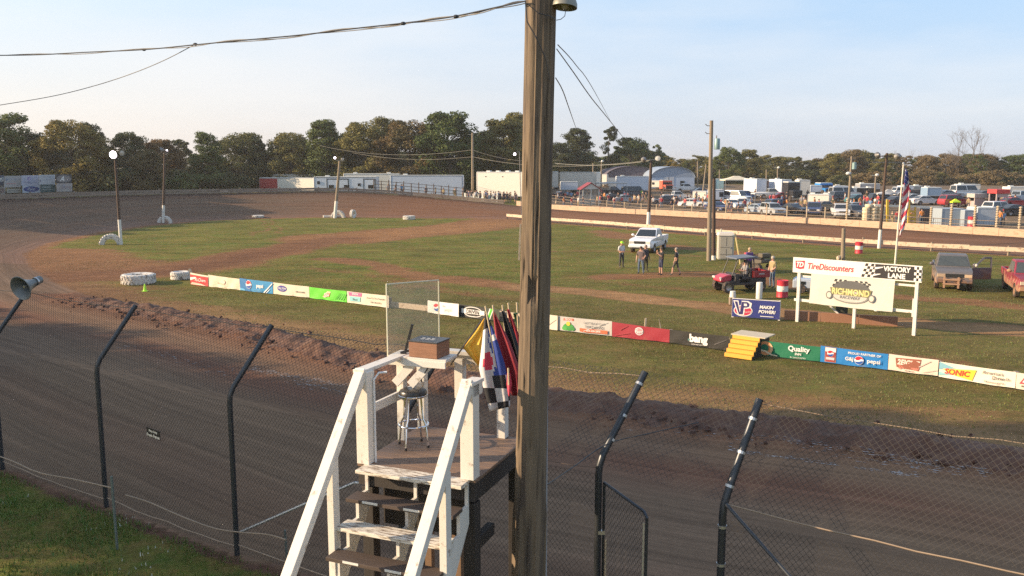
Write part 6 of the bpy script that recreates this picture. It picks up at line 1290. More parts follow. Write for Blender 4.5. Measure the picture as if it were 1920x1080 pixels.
tower('tall booth with a bright red flat roof at the right of the lot',1865,1888,392,355,mat('bright_red_roof',(.55,.05,.05),.5),mat('grey_pink_board',(.40,.32,.31),.7)); tower('grey flat-roofed booth left of the red-roofed one',1825,1845,390,363,mat('grey_booth_roof',(.4,.38,.36),.6),mat('grey_pink_board',(.4,.32,.31)))
def canopy(label,px0,px1,base,eave,top,fab,y=None,flatr=False,cat='canopy'):
    g,W,H=span(px0,px1,base,eave,y); pk=D((px0+px1)/2,top,g.y).z-g.z; t=thing('canopy_tent',label,cat,g+V((0,W*.3,0)),.1); d=W*.6
    mb=MB(fab); a=[V((-W/2,-d/2,H)),V((W/2,-d/2,H)),V((W/2,d/2,H)),V((-W/2,d/2,H))]; b=[p-V((0,0,.18)) for p in a]; r=W*.08
    tp=[V((-r,-r*.5,pk)),V((r,-r*.5,pk)),V((r,r*.5,pk)),V((-r,r*.5,pk))]
    mid=[p.lerp(q,.5)-V((0,0,.10*(pk-H))) for p,q in zip(a,tp)]
    fs=[(0,1,5,4),(1,2,6,5),(2,3,7,6),(3,0,4,7),(4,5,9,8),(5,6,10,9),(6,7,11,10),(7,4,8,11),(8,9,10,11),(12,13,1,0),(13,14,2,1),(14,15,3,2),(15,12,0,3),(12,15,14,13)]
    mb.add(a+mid+tp+b,fs); mb.build('roof_cloth',t)
    for x in (-W/2+.06,W/2-.06):
        for y_ in (-d/2+.06,d/2-.06): MB(M_galv).box((x,y_,(H-.19)/2),(.07,.07,H-.19)).build('leg',t)
canopy('large cream hip-roofed canopy above dark stalls in the lot',1357,1411,362,337,330,mat('cream_canvas',(.66,.58,.44),.8)); canopy('lime green canopy top showing above the far lot fence',1785,1801,389,378,373,mat('lime_canvas',(.55,.80,.03),.7)); canopy('grey peaked canopy right of the motorhome',1655,1682,374,362,355,mat('grey_canvas',(.36,.36,.35),.8)); canopy('white flat canopy between the motorhome and the lean lamp pole',1643,1672,384,363,360,mat('white_canvas',(.6,.58,.55),.8)); canopy('white awning over the dark stall left of the silver car',1413,1447,385,362,360,mat('white_canvas',(.6,.58,.55),.8)); canopy('white awning over the black dump trailer in front of the vaulted hall',1120,1175,372,343,341,mat('grey_canvas',(.36,.36,.35)))
t0=ground(1895,345); 
g_=D(1895,340,235); HS=thing('distant_house','pale house gable glimpsed through the right ridge wood','house',V((g_.x,235,2.))); zz=D(1895,322,235).z-2.
MB(M_off).prism([(-2,0),(2,0),(2,zz-1.2),(0,zz),(-2,zz-1.2)],lambda x,z:V((x,-3,z)),lambda x,z:V((x,3,z))).build('walls',HS); MB(M_dkr).prism([(-2.3,zz-1.3),(0,zz+.1),(2.3,zz-1.3),(2.3,zz-1.1),(0,zz+.35),(-2.3,zz-1.1)],lambda x,z:V((x,-3.3,z)),lambda x,z:V((x,3.3,z))).build('roof',HS); MB(M_glass).box((0,-3.03,zz*.45),(.9,.05,1.1)).build('window',HS)
# parked cars
paints={n:mat('paint_'+n,c,.28,var=.05,spec=.6) for n,c in dict(white=(.66,.66,.66),silver=(.38,.40,.42),black=(.025,.025,.03),charcoal=(.09,.09,.10),navy=(.04,.06,.14),teal=(.06,.17,.19),red=(.36,.04,.05),tan=(.38,.31,.22),paleblue=(.30,.36,.44),blue=(.05,.14,.34)).items()}
def car(kind,label,px,base,col,head,y=None,grp='vehicles parked in the far lot'):
    g=ground(px,base) if y is None else V((D(px,310,y).x,y,hz(D(px,310,y).x,y))); nm={'pickup':'pickup_truck','sedan':'parked_car','suv':'sport_utility_car','van':'passenger_van'}[kind]; ct={'pickup':'pickup truck','sedan':'car','suv':'car','van':'van'}[kind]
    return vehicle(kind,nm,label,g,head,paints[col],grp,ct,far=True)
L_=PI; 
for a in (('pickup','white pickup behind the turn wall, leftmost of the vehicles left of the red-nosed trailer',415,0,'white',L_,137),('suv','dark car behind the turn wall, half hidden by the silver car',452,0,'charcoal',L_,150),('sedan','silver car behind the turn wall left of the teal car',462,0,'silver',L_+.6,139),('sedan','dark teal car behind the turn wall in front of the red-nosed trailer',496,0,'teal',L_-.1,136),('sedan','low dark car by the foot of the cream side of the red-nosed trailer',560,0,'charcoal',L_,139)): car(*a[:6],y=a[6],grp='vehicles behind the turn wall')
D_=-PI/2
for a in (('pickup','white pickup parked right of the red-orange truck',1286,360,'white',.2),('suv','dark grey truck-like car just left of the leaning thin pole in the lot',1246,386,'charcoal',L_+.1),('sedan','white car nosed to the fence left of the tall power pole',1300,389,'white',-.5),('sedan','pale silver car behind the far fence, right of the portable toilet roof',1425,401,'paleblue',D_+.5),('sedan','white car under the cream box van in the lot',1372,391,'white',D_+.3),('sedan','white car next to the first one under the cream box van',1392,389,'silver',D_-.2),('van','white box van with a blue-grey side below the cream canopy',1380,380,'white',D_+.7),('suv','dark blue car with a bright windscreen in the middle of the lot',1461,395,'navy',.4),('sedan','black car left of the dark blue pickup at the fence',1488,401,'black',D_+.4),('pickup','dark blue pickup at the fence left of the white pickup',1526,404,'navy',D_-.4),('pickup','white pickup parked at the far fence facing the track',1575,408,'white',D_-.25),('sedan','silver car behind the white pickup at the fence',1606,398,'silver',.1),('suv','black car beside the cream stack of tyres',1600,409,'charcoal',D_+.2),('sedan','tan car right of the white pickup near the low motorhome',1548,395,'tan',.3),('pickup','black pickup with a white load left of the vaulted hall trailer',1151,367,'black',.15),('sedan','navy car parked left of the arched hut door',1318,366,'navy',.0),('sedan','red car beyond the red-roofed booth',1900,388,'red',.2),('pickup','pale blue pickup at the far right edge of the lot',1912,380,'paleblue',.3),('suv','white car in front of the red-roofed booth',1872,402,'white',.4),('sedan','black car at the right edge behind the far fence',1905,404,'black',.1),('suv','maroon car between the grey booth and the containers',1790,387,'red',.2),('sedan','silver car left of the blue-grey box truck',1716,380,'silver',.1),('suv','charcoal car behind the cream enclosed trailer',1580,378,'charcoal',.2),('sedan','white car on the grass right of the red-roofed shed',1175,380,'silver',.2),('sedan','dark car left of the red-roofed shed near the big pole',1060,372,'black',.1)): car(*a)
for a in (('suv','white high car between the motorhome and the blue-grey box truck',1697,369,'white',.1),('pickup','charcoal pickup left of the blue-grey box truck',1726,368,'charcoal',.2),('sedan','silver car right of the blue-grey box truck',1778,372,'silver',.1),('van','white van beyond the grey flat-roofed booth',1812,370,'white',.15),('sedan','dark car right of the white van near the grey booth',1849,374,'charcoal',.1),('sedan','blue car behind the cream canopy row',1400,372,'blue',.2),('pickup','silver pickup below the open-ended trailer',1448,372,'silver',-.1),('sedan','maroon car below the pale trailer side',1470,376,'red',.1),('van','white van left of the brown transformer pole',1583,373,'white',.1),('sedan','teal car in front of the brown transformer pole',1612,381,'teal',.2),('suv','black car under the white flat canopy',1655,383,'black',.1),('sedan','charcoal car left of the yellow gate',1684,385,'charcoal',.3),('sedan','white car beyond the yellow gate beam',1735,384,'white',.1),('sedan','navy car at the fence left of the silver car',1345,396,'navy',-1.2),('suv','silver car at the fence right of the portable toilet roof',1448,404,'silver',-1.4),('pickup','white pickup with a dark bed behind the fence near the lamp pole',1270,377,'white',.1),('sedan','black car right of the red-roofed shed posts',1150,378,'black',.15),('van','grey van beside the black dump trailer',1190,369,'charcoal',.1)): car(*a)
trailer('white trailer at the back of the lot right of the blue-grey box truck',1800,1838,362,346,M_off,vents=1); trailer('pale trailer at the back of the lot near the striped flag',1692,1730,364,349,M_pale,vents=2); trailer('white low trailer at the far right back of the lot',1893,1935,366,351,M_off,vents=1); trailer('grey trailer behind the motorhome',1612,1650,360,345,mat('grey_trailer_skin',(.30,.31,.33),.45),vents=1)
# the lot fence, its gate and the pipe railing
def lot_fence():
    pts=[]; 
    for px,py in ((1000,381),(1100,388),(1200,395),(1300,402),(1420,409),(1500,414),(1600,419),(1700,424),(1800,428),(1920,433),(2010,437)): g=G(px,py,.5); pts.append(V((g.x,g.y,hz(g.x,g.y))))
    t=thing('lot_fence','long wire and pipe fence with pale wrapped posts along the far lot','fence',pts[4]); mb=None
    mp=mat('wrapped_post',(.46,.36,.25),.8,var=.35,scale=6)
    for px,h in ((1043,1.5),(1074,1.5),(1106,1.5),(1137,1.5),(1170,1.5),(1203,1.5),(1232,1.5),(1262,1.6),(1298,1.7),(1360,2.4),(1402,1.9),(1438,1.9),(1475,1.9),(1511,1.9),(1547,1.9),(1586,3.0),(1623,2.),(1745,2.5),(1783,2.9),(1827,2.9),(1869,2.9),(1911,2.9)):
        k=(px-960)/FPX; best=min(((abs(p.x/(p.y*math.cos(PITCH)+6.4*math.sin(PITCH))-k),p) for i in range(len(pts)-1) for p in [pts[i].lerp(pts[i+1],j/40) for j in range(40)]),key=lambda q:q[0])[1]
        p=V((best.x,best.y,hz(best.x,best.y))); prof=[]
        if h>2.4:
            for j in range(12): z=h*j/12; prof+=[(.075,z),(.15,z+h/36),(.15,z+h/18),(.075,z+h/12-.02)]
            MB(mp).lathe(prof+[(0,h)],p,None,10).build('post',t,True,True)
        else: MB(mp).tube([p,p+V((0,0,h))],.07,8).ball(p+V((0,0,.25)),(.17,.15,.2),n=8,k=6).build('post',t,True,True)
    for z in (.45,.9,1.35):
        MB(M_greyplank).tube([p+V((0,0,z)) for p in pts],.035,5).build('rail',t,True)
    mb=MB(M_wire); 
    for i in range(len(pts)-1):
        for j in range(24):
            p=pts[i].lerp(pts[i+1],j/24); mb.tube([p+V((0,0,.05)),p+V((0,0,1.4))],.012,3,False)
    mb.build('wire_mesh',t,True)
lot_fence()
def yellow_gate():
    t=thing('lot_gate','yellow painted ladder gate frame under a white beam in the far lot fence','gate',ground(1690,428)); my=mat('yellow_gate_paint',(.62,.38,.04),.6,var=.2); y=ground(1690,428).y
    for px in (1663,1703): a=D(px,434,y-.5); b=D(px+1,374,y-.5); MB(my).bar(V((a.x,a.y,hz(a.x,a.y))),b,.22,.22,(1,0,0)).build('gate_post',t,True)
    mb=MB(my); 
    for i in range(6): a=D(1703,396+i*7,y-.45); b=D(1716,397+i*7,y-.45); mb.bar(a,b,.1,.22)
    a=D(1716,388,y-.45); b=D(1716,437,y-.45); mb.bar(a,b,.14,.14,(1,0,0)); mb.build('ladder',t,True); MB(M_whitepaint).bar(D(1640,385,y-.3),D(1768,389,y-.3),.2,.22).build('beam',t,True)
yellow_gate()
def railing():
    a,b=[V((D(px,310,135.6).x,135.6,0)) for px in (700,869)]; t=thing('pipe_railing','brown pipe railing on top of the turn wall in front of the long pale trailer','railing',a); m=mat('brown_pipe',(.10,.07,.055),.6)
    n=12
    for i in range(n+1): p=a.lerp(b,i/n); p.z=hz(p.x,p.y); MB(m).tube([p,p+V((0,0,2.0 if i%2 else 2.2))],.075,6).build('post',t,True)
    for z in (.9,1.4,1.9): MB(m).tube([V((p.x,p.y,hz(p.x,p.y)+z)) for p in (a.lerp(b,i/6) for i in range(7))],.045,6).build('rail',t,True)
    q=ground(645,368); z=hz(q.x,q.y); t=thing('handrail','bent dark handrail by the camper slide-out above the turn wall','railing',q); MB(m).tube([D(642,352,134),D(656,353,134),D(662,358,134),D(661,372,134)],.06,6).build('rail',t,True)
railing()
def tyre_stack():
    g=ground(1637,413); t=thing('tyre_stack','cream painted stack of tyres at the far lot fence','tyre stack',g); m=mat('cream_tyre_paint',(.66,.54,.36),.7,var=.15); w=.34
    for j in range(5):
        for i in range(3-(j==4)): MB(m).lathe([(.2,-.16),(.40,-.20),(.46,-.1),(.46,.1),(.40,.20),(.2,.16)],((i-1)*.95*.98+(.3 if j==4 else 0),0,.2+j*.40),None,14,close=True).build('tyre',t,smooth=True)
tyre_stack()
# billboards behind the left end of the turn
def billboards():
    y=112.; data=[(-4,8,329,349,(.05,.08,.14),'dark navy trackside board cut by the left edge, upper row',lambda s:s.text('MSI',.5,.6,.4,WHITE,.8)),(8,40,330,352,(.42,.40,.40),'grey-white trackside board with faint red lines, upper row',lambda s:(s.rect(.1,.7,.9,.75,(.35,.4,.5)),s.rect(.1,.3,.7,.36,(.5,.25,.25)),s.poly([(.08,.6),(.2,.6),(.14,.85)],(.2,.25,.35)))),(40,73,329,348,(.44,.45,.55),'pale lilac trackside board with a small purple emblem, upper row',lambda s:(s.ell(.45,.66,.16,.2,(.25,.2,.45)),s.ell(.47,.64,.09,.1,(.44,.45,.55)),s.rect(.1,.3,.9,.36,(.15,.2,.35)),s.text('Rogers',.5,.2,.12,(.25,.25,.4),.6))),(73,104,328,347,(.46,.48,.52),'pale board with grey script along its top, upper row',lambda s:(s.text('Ryder Hill',.5,.78,.16,(.25,.28,.33),.8),s.poly([(.06,.3),(.1,.3),(.12,.5),(.04,.5)],(.1,.12,.2)),s.rect(.3,.5,.9,.53,(.36,.38,.44)))),(105,135,327,344,(.045,.05,.06),'black board with a grey oval and white letter A, upper row',lambda s:(s.ell(.5,.5,.75,.4,(.22,.21,.21)),s.text('A',.38,.5,.55,WHITE,.3,.02,.3))),(-4,11,350,366,(.40,.37,.36),'pale board with a dull oval at the left edge, lower row',lambda s:s.ell(.5,.5,.4,.3,(.3,.22,.22))),(13,40,354,362,(.40,.38,.34),'narrow pale board with grey writing, lower row',lambda s:s.text('CARTER ROOFING',.5,.5,.4,(.2,.2,.2),.85)),(42,76,348,362,(.46,.50,.58),'pale board with a dark blue oval, lower row',lambda s:(s.ell(.5,.5,.95,.38,(.035,.07,.24)),s.text('Ford',.5,.5,.34,WHITE,.4,.0,.3))),(76,105,346,361,(.05,.10,.11),'dark teal board with pale lettering, lower row',lambda s:(s.text('DAVIS',.4,.65,.25,(.4,.45,.45),.6),s.text('FUNERAL HOME',.55,.35,.14,(.3,.35,.35),.8))),(106,136,344,360,(.36,.33,.32),'pinkish grey board with worn lettering, lower row',lambda s:(s.text('BOONE',.6,.5,.3,(.25,.2,.22),.6),s.rect(.45,.6,.5,.9,(.3,.3,.4))))]
    for i,(x0,x1,t0,b0,c,lab,fn) in enumerate(data):
        sh=(i<5)*.05; a,b=D(x0,b0,y-sh),D(x1-.5,b0-1,y+1.2-sh); c1,d1=D(x1-.5,t0-.5,y+1.2-sh),D(x0,t0,y-sh); b.z=(a.z+b.z)/2; a.z=b.z; c1.z=(c1.z+d1.z)/2; d1.z=c1.z
        s=Sheet(a,b,c1,d1,c,thick=.06,backing=M_greyplank); fn(s); t=thing('billboard',lab,'sign',V((a.x,a.y,hz(a.x,a.y))),0,'trackside boards above the left turn'); s.build('panel',t,True)
        for p in (a.lerp(b,.15),a.lerp(b,.85)): MB(M_greyplank).box((p.x,p.y+.14,(hz(p.x,p.y)+d1.z)/2),(.12,.1,max(.5,d1.z-hz(p.x,p.y)))).build('post',t,True)
billboards()
# poles in and beyond the lot
for a in (('thin pole above the long white race trailer',(1112,350),(1112,306),3),('thin pole with a small lamp right of the race trailer',(1127,352),(1128,303),3),('leaning thin pole left of the tall power pole',(1316,376),(1324,308),3.2),('thin pole beyond the arched hut',(1308,360),(1308,302),3),('pale thin pole above the open-ended trailer',(1437,352),(1437,318),3),('pole with a white lamp above the pale trailers',(1458,352),(1458,315),3),('brown pole with a transformer in the right half of the lot',(1590,398),(1597,293),5),('short lamp pole left of the lean dark pole',(1640,372),(1642,329),3.5),('thin pole above the cream canopy',(1349,352),(1349,318),2.5)):
    t,g,tp=pole(a[0],a[1],a[2],a[3],M_tanpole,0,'service_pole','pole')
    if 'lamp' in a[0] : MB(M_rf).ball(tp+V((.15,-.2,.1)),(.32,.3,.26),n=10,k=6).build('lamp_head',t,True,True); MB(M_rf).box(tp+V((-.3,-.1,.02)),(.8,.08,.08)).build('arm',t,True)
    if 'transformer' in a[0]: MB(mat('transformer_grey',(.22,.33,.33))).lathe([(0,0),(.3,0),(.3,.9),(0,1.)],tp+V((.35,-.2,-1.8)),None,14).build('transformer',t,True); MB(M_rf).ball(tp+V((-.4,-.2,-2.4)),(.4,.3,.25),n=10,k=6).build('lamp_head',t,True,True); MB(M_lampgrey).box(tp-V((0,0,.4)),(1.2,.1,.1)).build('cross_arm',t,True)
t=thing('service_wire','pale wire strung low across the trees left of the big pole','wire',D(600,275,150)); mw=mat('pale_line_wire',(.19,.18,.15),.6)
MB(mw).tube(sagline(D(600,273,165),D(886,281,131),1.2),.026,4).tube(sagline(D(886,281,131),D(1050,300,125),.8),.026,4).build('wire',t,True)
t=thing('service_wire','second pale wire lower across the trees left of the big pole','wire',D(650,288,160)); MB(mw).tube(sagline(D(660,286,165),D(886,294,131),.8),.026,4).tube(sagline(D(886,294,131),D(1222,300,92),1.),.026,4).build('wire',t,True)
# people in the lot: a few kinds, repeated
kinds=[person('person in a white shirt standing among the crowd in the far lot',(0,0,-50),0,fWh,fDk,hair=(.08,.05,.03)),person('person in a dark shirt and shorts standing in the far lot',(0,0,-50),0,fBk,fNv,True),person('person in a red shirt standing in the far lot',(0,0,-50),0,fRd,fJe,cap=fBk),person('person in a grey shirt and shorts standing in the far lot',(0,0,-50),0,fGr,fTa,True,hair=(.3,.22,.14))]
cols={'fabric_white':['fabric_white','fabric_sky_blue','fabric_tan'],'fabric_black':['fabric_black','fabric_navy','fabric_charcoal'],'fabric_red':['fabric_red','fabric_orange','fabric_red'],'fabric_grey':['fabric_grey','fabric_olive','fabric_white']}
used=set()
words={'fabric_white':'white','fabric_sky_blue':'light blue','fabric_tan':'tan','fabric_black':'black','fabric_navy':'navy blue','fabric_charcoal':'charcoal','fabric_red':'red','fabric_orange':'orange','fabric_grey':'grey','fabric_olive':'olive','fabric_lime':'lime green'}
def spectator(px,base,where,k=None,shirt=None,y=None,dz=0.):
    i=random.randrange(4) if k is None else k; src=kinds[i]; base0=['fabric_white','fabric_black','fabric_red','fabric_grey'][i]; sh=shirt or random.choice(cols[base0])
    g=ground(px,base) if y is None else V((D(px,310,y).x,y,hz(D(px,310,y).x,y))); g.z+=dz
    c=copy_tree(src,None,{base0:MATS[sh]}); c.location=g; c.rotation_euler=(0,0,random.uniform(-PI,PI)); s=random.uniform(.94,1.05); c.scale=(s,s,s)
    c['label']='person in a %s shirt %s'%(words[sh],where); c['group']='spectators '+where.split(',')[0]
for px in (1046,1052,1064,1071,1078,1083,1088): spectator(px,random.uniform(372,382),'beside the big pole, left of the red-roofed shed')
for px in (1125,1133,1141,1150,1159,1166,1172,1181,1190,1197,1204,1211): spectator(px,random.uniform(374,390),'on the lot grass, right of the red-roofed shed')
spectator(1203,372,'on the lot grass, brightest of that crowd',0,'fabric_lime')
for px in (1225,1240,1252,1260,1268,1275,1284,1294,1303,1310,1321): spectator(px,random.uniform(382,392),'near the fence, left of the tall power pole')
for px in (1352,1366,1396,1407,1444,1451,1466,1474,1502,1509): spectator(px,random.uniform(384,402),'among the cars, right of the tall power pole')
for px in (1612,1619,1625,1631,1640,1648,1655): spectator(px,random.uniform(384,398),'gathered by the cream tyre stack',random.choice((2,0,2)))
for px in (1672,1681,1708,1727,1741): spectator(px,random.uniform(418,426),'standing at the yellow gate')
for px in (1768,1815,1838,1852,1876,1884,1893,1902): spectator(px,random.uniform(384,394),'standing in front of the booths')
for px in (1873,1880): spectator(px,424,'behind the fence, right of the vending stall')
for i,px in enumerate(np.linspace(876,968,22)): spectator(px+random.uniform(-2,2),0,'crowded below the tall cream trailer',random.choice((1,1,3,1,0)),y=random.uniform(136,141))
for px in (727,741,752,755,798,816,831,852,727+140): spectator(px,0,'leaning at the pipe railing',random.choice((0,1,3)),y=random.uniform(136.5,138.5))
for px in range(1045,1330,9): spectator(px+random.uniform(-4,4),random.uniform(372,392),'milling about the left half of the far lot')
for px in range(1350,1650,11): spectator(px+random.uniform(-4,4),random.uniform(372,404),'milling about the right half of the far lot')
for k in kinds:
    for c in list(k.children_recursive): bpy.data.objects.remove(c)
    bpy.data.objects.remove(k)
# ------------------------------------------------------------------ trees
def leaf_mat(name,c,c2,c3=None):
    m=bpy.data.materials.new(name); N,L=nt(m); b=N['Principled BSDF']; b.inputs['Roughness'].default_value=.75; b.inputs['Specular IOR Level'].default_value=.2
    oi=N.new('ShaderNodeObjectInfo'); tc=N.new('ShaderNodeTexCoord'); nz=N.new('ShaderNodeTexNoise'); nz.inputs['Scale'].default_value=.42; nz.inputs['Detail'].default_value=5; nz.inputs['Roughness'].default_value=.7; L.new(tc.outputs['Object'],nz.inputs['Vector'])
    ad=N.new('ShaderNodeMath'); ad.operation='MULTIPLY_ADD'; ad.inputs[1].default_value=.5; L.new(oi.outputs['Random'],ad.inputs[0]); L.new(nz.outputs['Fac'],ad.inputs[2])
    rp=N.new('ShaderNodeValToRGB'); e=rp.color_ramp.elements; c,c2=[tuple(1.45*q for q in p) for p in (c,c2)]; c3=c3 and tuple(1.4*q for q in c3); e[0].position=.40; e[0].color=(*c,1); e[1].position=.95; e[1].color=(*c2,1)
    if c3: q=e.new(.72); q.color=(*c3,1)
    L.new(ad.outputs[0],rp.inputs[0]); n2=N.new('ShaderNodeTexNoise'); n2.inputs['Scale'].default_value=3.; L.new(tc.outputs['Object'],n2.inputs['Vector'])
    mu=N.new('ShaderNodeMath'); mu.operation='MULTIPLY_ADD'; mu.inputs[1].default_value=1.1; mu.inputs[2].default_value=.45; L.new(n2.outputs['Fac'],mu.inputs[0])
    sc=N.new('ShaderNodeVectorMath'); sc.operation='SCALE'; L.new(rp.outputs[0],sc.inputs[0]); L.new(mu.outputs[0],sc.inputs['Scale']); L.new(sc.outputs[0],b.inputs['Base Color'])
    tr=N.new('ShaderNodeBsdfTranslucent'); L.new(sc.outputs[0],tr.inputs['Color']); ms=N.new('ShaderNodeMixShader'); ms.inputs[0].default_value=.22; L.new(b.outputs[0],ms.inputs[1]); L.new(tr.outputs[0],ms.inputs[2]); L.new(ms.outputs[0],N['Material Output'].inputs['Surface'])
    MATS[name]=m; return m
LF={'green':leaf_mat('leaf_green',(.038,.058,.018),(.080,.098,.030)),'olive':leaf_mat('leaf_olive',(.055,.062,.020),(.13,.115,.036)),'rust':leaf_mat('leaf_rust',(.066,.062,.024),(.125,.078,.034),(.09,.072,.03)),'gold':leaf_mat('leaf_gold',(.085,.078,.022),(.19,.14,.036)),'dark':leaf_mat('leaf_dark',(.026,.036,.015),(.055,.062,.024)),'brown':leaf_mat('leaf_brown',(.085,.065,.032),(.15,.11,.055))}
M_bark=mat('grey_brown_bark',(.085,.068,.052),.9,var=.4,scale=6,stretch=(4,4,.7)); M_bare=mat('pale_bare_bark',(.13,.105,.085),.9,var=.3)
def tree_mesh(seed,Hh,R,z0,nclump,nleaf,leaf,shape='round',gap=.25):
    """returns (crown verts, faces, trunk builder) for a tree of height Hh with clumped crown"""
    rng=np.random.default_rng(seed); tb=MB(M_bark); cv=[]
    sway=rng.uniform(-.04,.04,2)*Hh
    def axis(z): return np.array([sway[0]*(z/Hh)**2,sway[1]*(z/Hh)**2,z])
    tb.tube([axis(Hh*t) for t in (0,.15,.35,.55,.75,.92)],[Hh*.024,Hh*.019,.016*Hh,.011*Hh,.006*Hh,.002*Hh],7)
    for i in range(nclump):
        u=rng.uniform(0,1)**.85; z=z0+(Hh-z0)*u
        if shape=='round': rr=R*math.sqrt(max(0,1-((u-.42)/.62)**2))
        elif shape=='tall': rr=R*(1-.68*u**1.3)*(.8+.4*rng.uniform())
        else: rr=R*(.35+.65*math.sin(PI*min(1,u*1.05)))*(.5+.6*rng.uniform())
        a=rng.uniform(0,2*PI); rad=rr*(.30+.70*math.sqrt(rng.uniform())); c=axis(z)+np.array([math.cos(a)*rad,math.sin(a)*rad,0]); 
        tb.tube([axis(max(z0*.8,z-rad*.6)),(axis(z)*.5+c*.5)-np.array([0,0,rad*.12]),c],[.007*Hh*(1.2-u),.004*Hh*(1.2-u),.0015*Hh],5,False)
        cr=(.12+.18*rng.uniform()**1.5)*R*(1.25-.42*u)*(1.3 if shape!='wispy' else .95); n=int(nleaf/nclump*rng.uniform(.6,1.4))
        d=rng.normal(size=(n,3)); d/=np.linalg.norm(d,axis=1)[:,None]; r=cr*rng.uniform(.15,1,n)**.45; P=c+d*r[:,None]*np.array([1.15,1.15,.72])
        nn=d+rng.normal(size=(n,3))*.7+np.array([0,0,.25]); nn/=np.linalg.norm(nn,axis=1)[:,None]; t=np.cross(nn,rng.normal(size=(n,3))); t/=np.linalg.norm(t,axis=1)[:,None]; bb=np.cross(nn,t); s=leaf*rng.uniform(.55,1.35,n)[:,None]
        cv.append(np.stack([P-t*s*.5,P-bb*s*.33+t*s*.05,P+t*s*.55,P+bb*s*.33],1).reshape(-1,3))
    v=np.concatenate(cv); return v,np.arange(len(v)).reshape(-1,4),tb
def make_proto(*a,**k):
    v,f,tb=tree_mesh(*a,**k); me=bpy.data.meshes.new('crown'); me.from_pydata(v.tolist(),[],f.tolist()); me.materials.append(LF['green']); me.update(); o=tb.build('trunk',None,smooth=True); tm=o.data; bpy.data.objects.remove(o); return me,tm
PROTO={'round':[make_proto(s,14,5.0,1.2,95,21000,.36) for s in (1,2,3)],'tall':[make_proto(s,17,4.6,1.5,100,21000,.36,shape='tall') for s in (4,5)],'wispy':[make_proto(s,14,4.4,4.0,30,6000,.33,shape='wispy') for s in (6,7)],'high':[make_proto(s,15,4.6,9.4,46,12000,.40) for s in (14,15)],'bush':[make_proto(s,4.2,3.4,.1,34,4200,.34) for s in (8,9)]}
def bare_proto(seed,Hh):
    rng=np.random.default_rng(seed); mb=MB(M_bare)
    def grow(p,d,l,r,k):
        q=p+d*l; m=(p+q)/2+V(rng.normal(size=3)*.05*l); mb.tube([p,m,q],[r,r*.8,r*.62],5,False)
        if k==0: return
        for i in range(3 if k>2 else 4):
            e=(d+V(rng.normal(size=3))*.42+V((0,0,.18))).normalized(); f=rng.uniform(.35,1.); grow(p.lerp(q,f),e,l*rng.uniform(.55,.8),r*.5,k-1)
    grow(V((0,0,0)),V((rng.uniform(-.06,.06),0,1)).normalized(),Hh*.42,Hh*.013,5); o=mb.build('branches',None); me=o.data; bpy.data.objects.remove(o); return me
BAREP=[bare_proto(s,13) for s in (11,12)]
def tree(label,px,top,y,kind='round',leaf='green',wide=1.,name='broadleaf_tree',group=None,x=None,h=None,z=None):
    c=D(px,top,y) if x is None else V((x,y,0)); g=V((c.x,y,hz(c.x,y) if y<200 else (.8 if c.x<0 else 2.0))); H0={'round':14,'tall':17,'wispy':14,'high':15,'bush':4.2,'bare':13}[kind]; hh=h or (c.z-g.z); s=hh/H0*1.02
    t=thing(name,label,'tree' if kind!='bush' else 'bush',g,random.uniform(0,6.28),group)
    if kind=='bare':
        o=bpy.data.objects.new('branches',random.choice(BAREP)); COL.objects.link(o); o.parent=t; o.scale=(s*wide,s*wide,s); return t
    cm,tm=random.choice(PROTO[kind])
    for nm,me in (('crown',cm),('trunk',tm)):
        o=bpy.data.objects.new(nm,me); COL.objects.link(o); o.parent=t; o.scale=(s*wide,s*wide,s)
        if nm=='crown': o.material_slots[0].link='OBJECT'; o.material_slots[0].material=LF[leaf]
    return t
